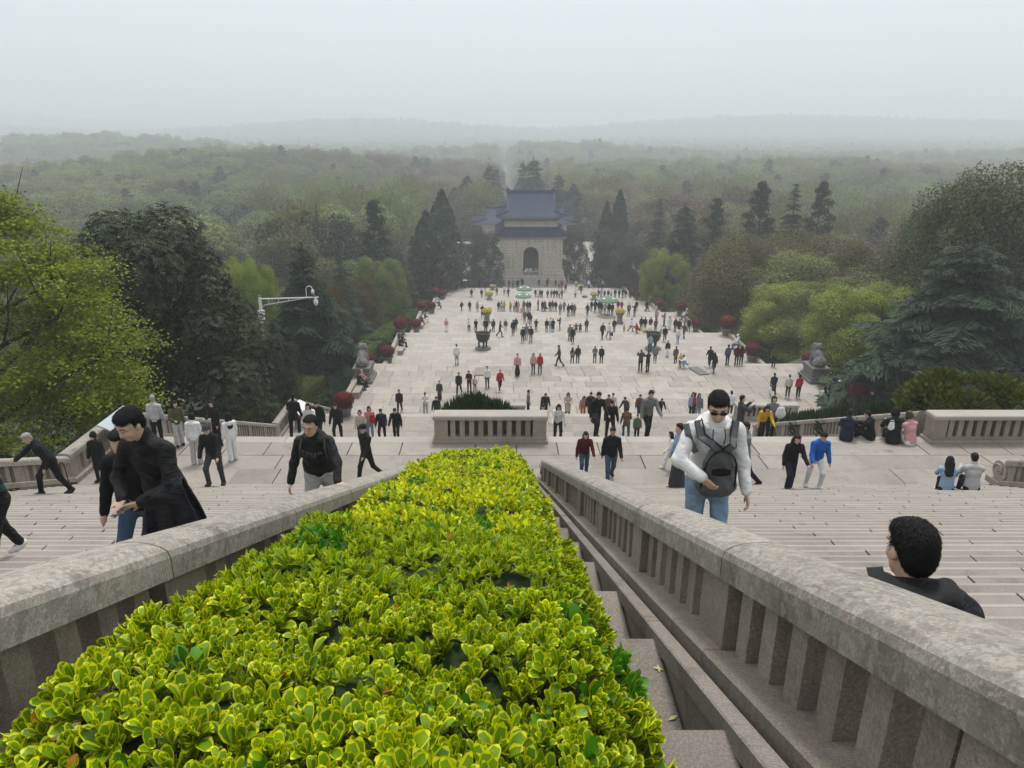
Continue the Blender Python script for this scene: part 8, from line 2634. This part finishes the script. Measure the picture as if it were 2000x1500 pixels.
# ------------------------------------------------------------------ things people carry
def carried(name, label, cat, o, jn, off, vol, mt):
    pass
def bag_at(u, v, D, rad, mt, label, cat='bag', name='bag'):
    p = atD(u, v, D)
    V = Vol().cap((0, 0, rad[2] * .5), (0, 0, -rad[2] * .4), rad[0] * .8, rad[0], .05, (1.0, rad[1] / rad[0]))
    t = empty(name, p)
    ob('pouch', vol_mesh('pouch', V, max(.012, rad[0] * .12), mt, .002), t)
    MB().tube([(-rad[0] * .7, 0, rad[2] * .8), (-rad[0] * .3, 0, rad[2] * 2.0), (rad[0] * .3, 0, rad[2] * 2.0), (rad[0] * .7, 0, rad[2] * .8)], .012, 5).build('strap', mt, t)
    return tag(t, label, cat)
bag_at(1162, 817, 24.0, (.15, .07, .16), CM['d'], 'grey shoulder bag at the side of the bespectacled man')
bag_at(1257, 806, 23.8, (.13, .07, .10), CM['o'], 'olive cross-body bag worn by the tall man in grey')
bag_at(1741, 832, 20.1, (.10, .05, .09), CM['w'], 'white handbag of the seated woman in black')
bag_at(1525, 805, 28.2, (.22, .12, .15), CM['w'], 'white coat bundled on the arm of the woman in the cardigan', 'coat', 'bundled_coat')
bag_at(1250 + 603 / 4.444, 540 + 748 / 4.444, 68.5, (.16, .1, .2), CM['a'], 'orange carrier bag held by the woman in black on the terrace')
bag_at(1250 + 1128 / 4.444, 540 + 990 / 4.444, 50.0, (.15, .08, .25), CM['w'], 'white carrier bag held by the man in navy')
bag_at(850 + 187 / 4.444, 540 + 690 / 4.444, 68.3, (.2, .12, .22), CM['k'], 'black backpack on the person in white near the left cauldron', 'backpack', 'backpack')
bag_at(850 + 1533 / 4.444, 540 + 500 / 4.444, 76.0, (.16, .08, .14), CM['k'], 'black handbag carried by the walker in white')
bag_at(727, 818, 29.8, (.14, .08, .2), CM['r'], 'red jacket carried by the woman in the checked shirt', 'jacket', 'carried_jacket')
p = hit(850 + 1818 / 4.444, 540 + 490 / 4.444)
tag(ob('ball', vol_mesh('ball', Vol().ell((0, 0, .25), (.25, .25, .25), .02), .04, CM['y']), None, p), 'yellow ball on the ground beside the crouching people', 'ball')

# ------------------------------------------------------------------ stone lions
M['lionstone'] = stone('weathered_lion_stone', (0.18, 0.172, 0.16), stain=0.8, speck=0.4, bump=0.5, piece=0.05)
def lion(u, vb, sgn, label):
    p = hit(u, vb)
    t = empty('stone_lion', (p.x, p.y, p.z), 0, .88)
    MB().box(-.95, .95, -1.35, 1.35, 0, .28, .03).box(-.82, .82, -1.2, 1.2, .28, .5, .03).build('pedestal_steps', M['darkstone'], t)
    MB().box(-.66, .66, -1.0, 1.0, .5, 1.2, .02).build('pedestal', M['darkstone'], t)
    MB().box(-.78, .78, -1.14, 1.14, 1.2, 1.38, .03).build('pedestal_cap', M['darkstone'], t)
    v = Vol()
    # seated lion facing down the stairway (+y), seen from behind: haunches, back, mane, head
    v.ell((0, -.55, 1.75), (.46, .50, .40), .12)
    for q in (-1, 1):
        v.ell((q * .34, -.45, 1.62), (.20, .42, .30), .1); v.ell((q * .36, -.05, 1.46), (.14, .26, .12), .06)
        v.chain([(q * .27, .30, 2.2), (q * .28, .48, 1.8), (q * .28, .52, 1.46)], [.19, .15, .14], .08); v.ell((q * .28, .66, 1.45), (.15, .2, .11), .05)
    v.chain([(0, -.5, 1.9), (0, -.1, 2.25), (0, .28, 2.5)], [.40, .38, .36], .15)
    v.ell((0, .36, 2.82), (.40, .38, .40), .1)
    v.ell((0, .70, 2.74), (.24, .22, .20), .08); v.ell((0, .78, 2.58), (.19, .16, .09), .05)
    rl_ = random.Random(4)
    for k in range(46):   # curled mane
        a = rl_.uniform(0, 6.28); z = rl_.uniform(2.2, 3.22); rr = .43 * math.sqrt(max(.05, 1 - ((z - 2.72) / .56) ** 2))
        x, y = rr * math.sin(a), .30 + rr * math.cos(a)
        if y < .62: v.ell((x, y, z), (.085, .085, .085), .03)
    for q in (-1, 1): v.ell((q * .3, .42, 3.13), (.09, .06, .10), .03)
    v.chain([(0, -.95, 1.6), (.05, -1.02, 1.95), (-.05, -.95, 2.25)], [.13, .16, .08], .05)
    ob('lion', vol_mesh('lion', v, .045, M['lionstone'], .022, .42, 1), t)
    return tag(t, label, 'stone lion', 'pair of stone lions')
lion(711, 741, -1, 'weathered stone lion on a stepped pedestal, beside the bench on the west edge')
lion(1590, 741, 1, 'weathered stone lion on a stepped pedestal on the east edge, below the lime tree')
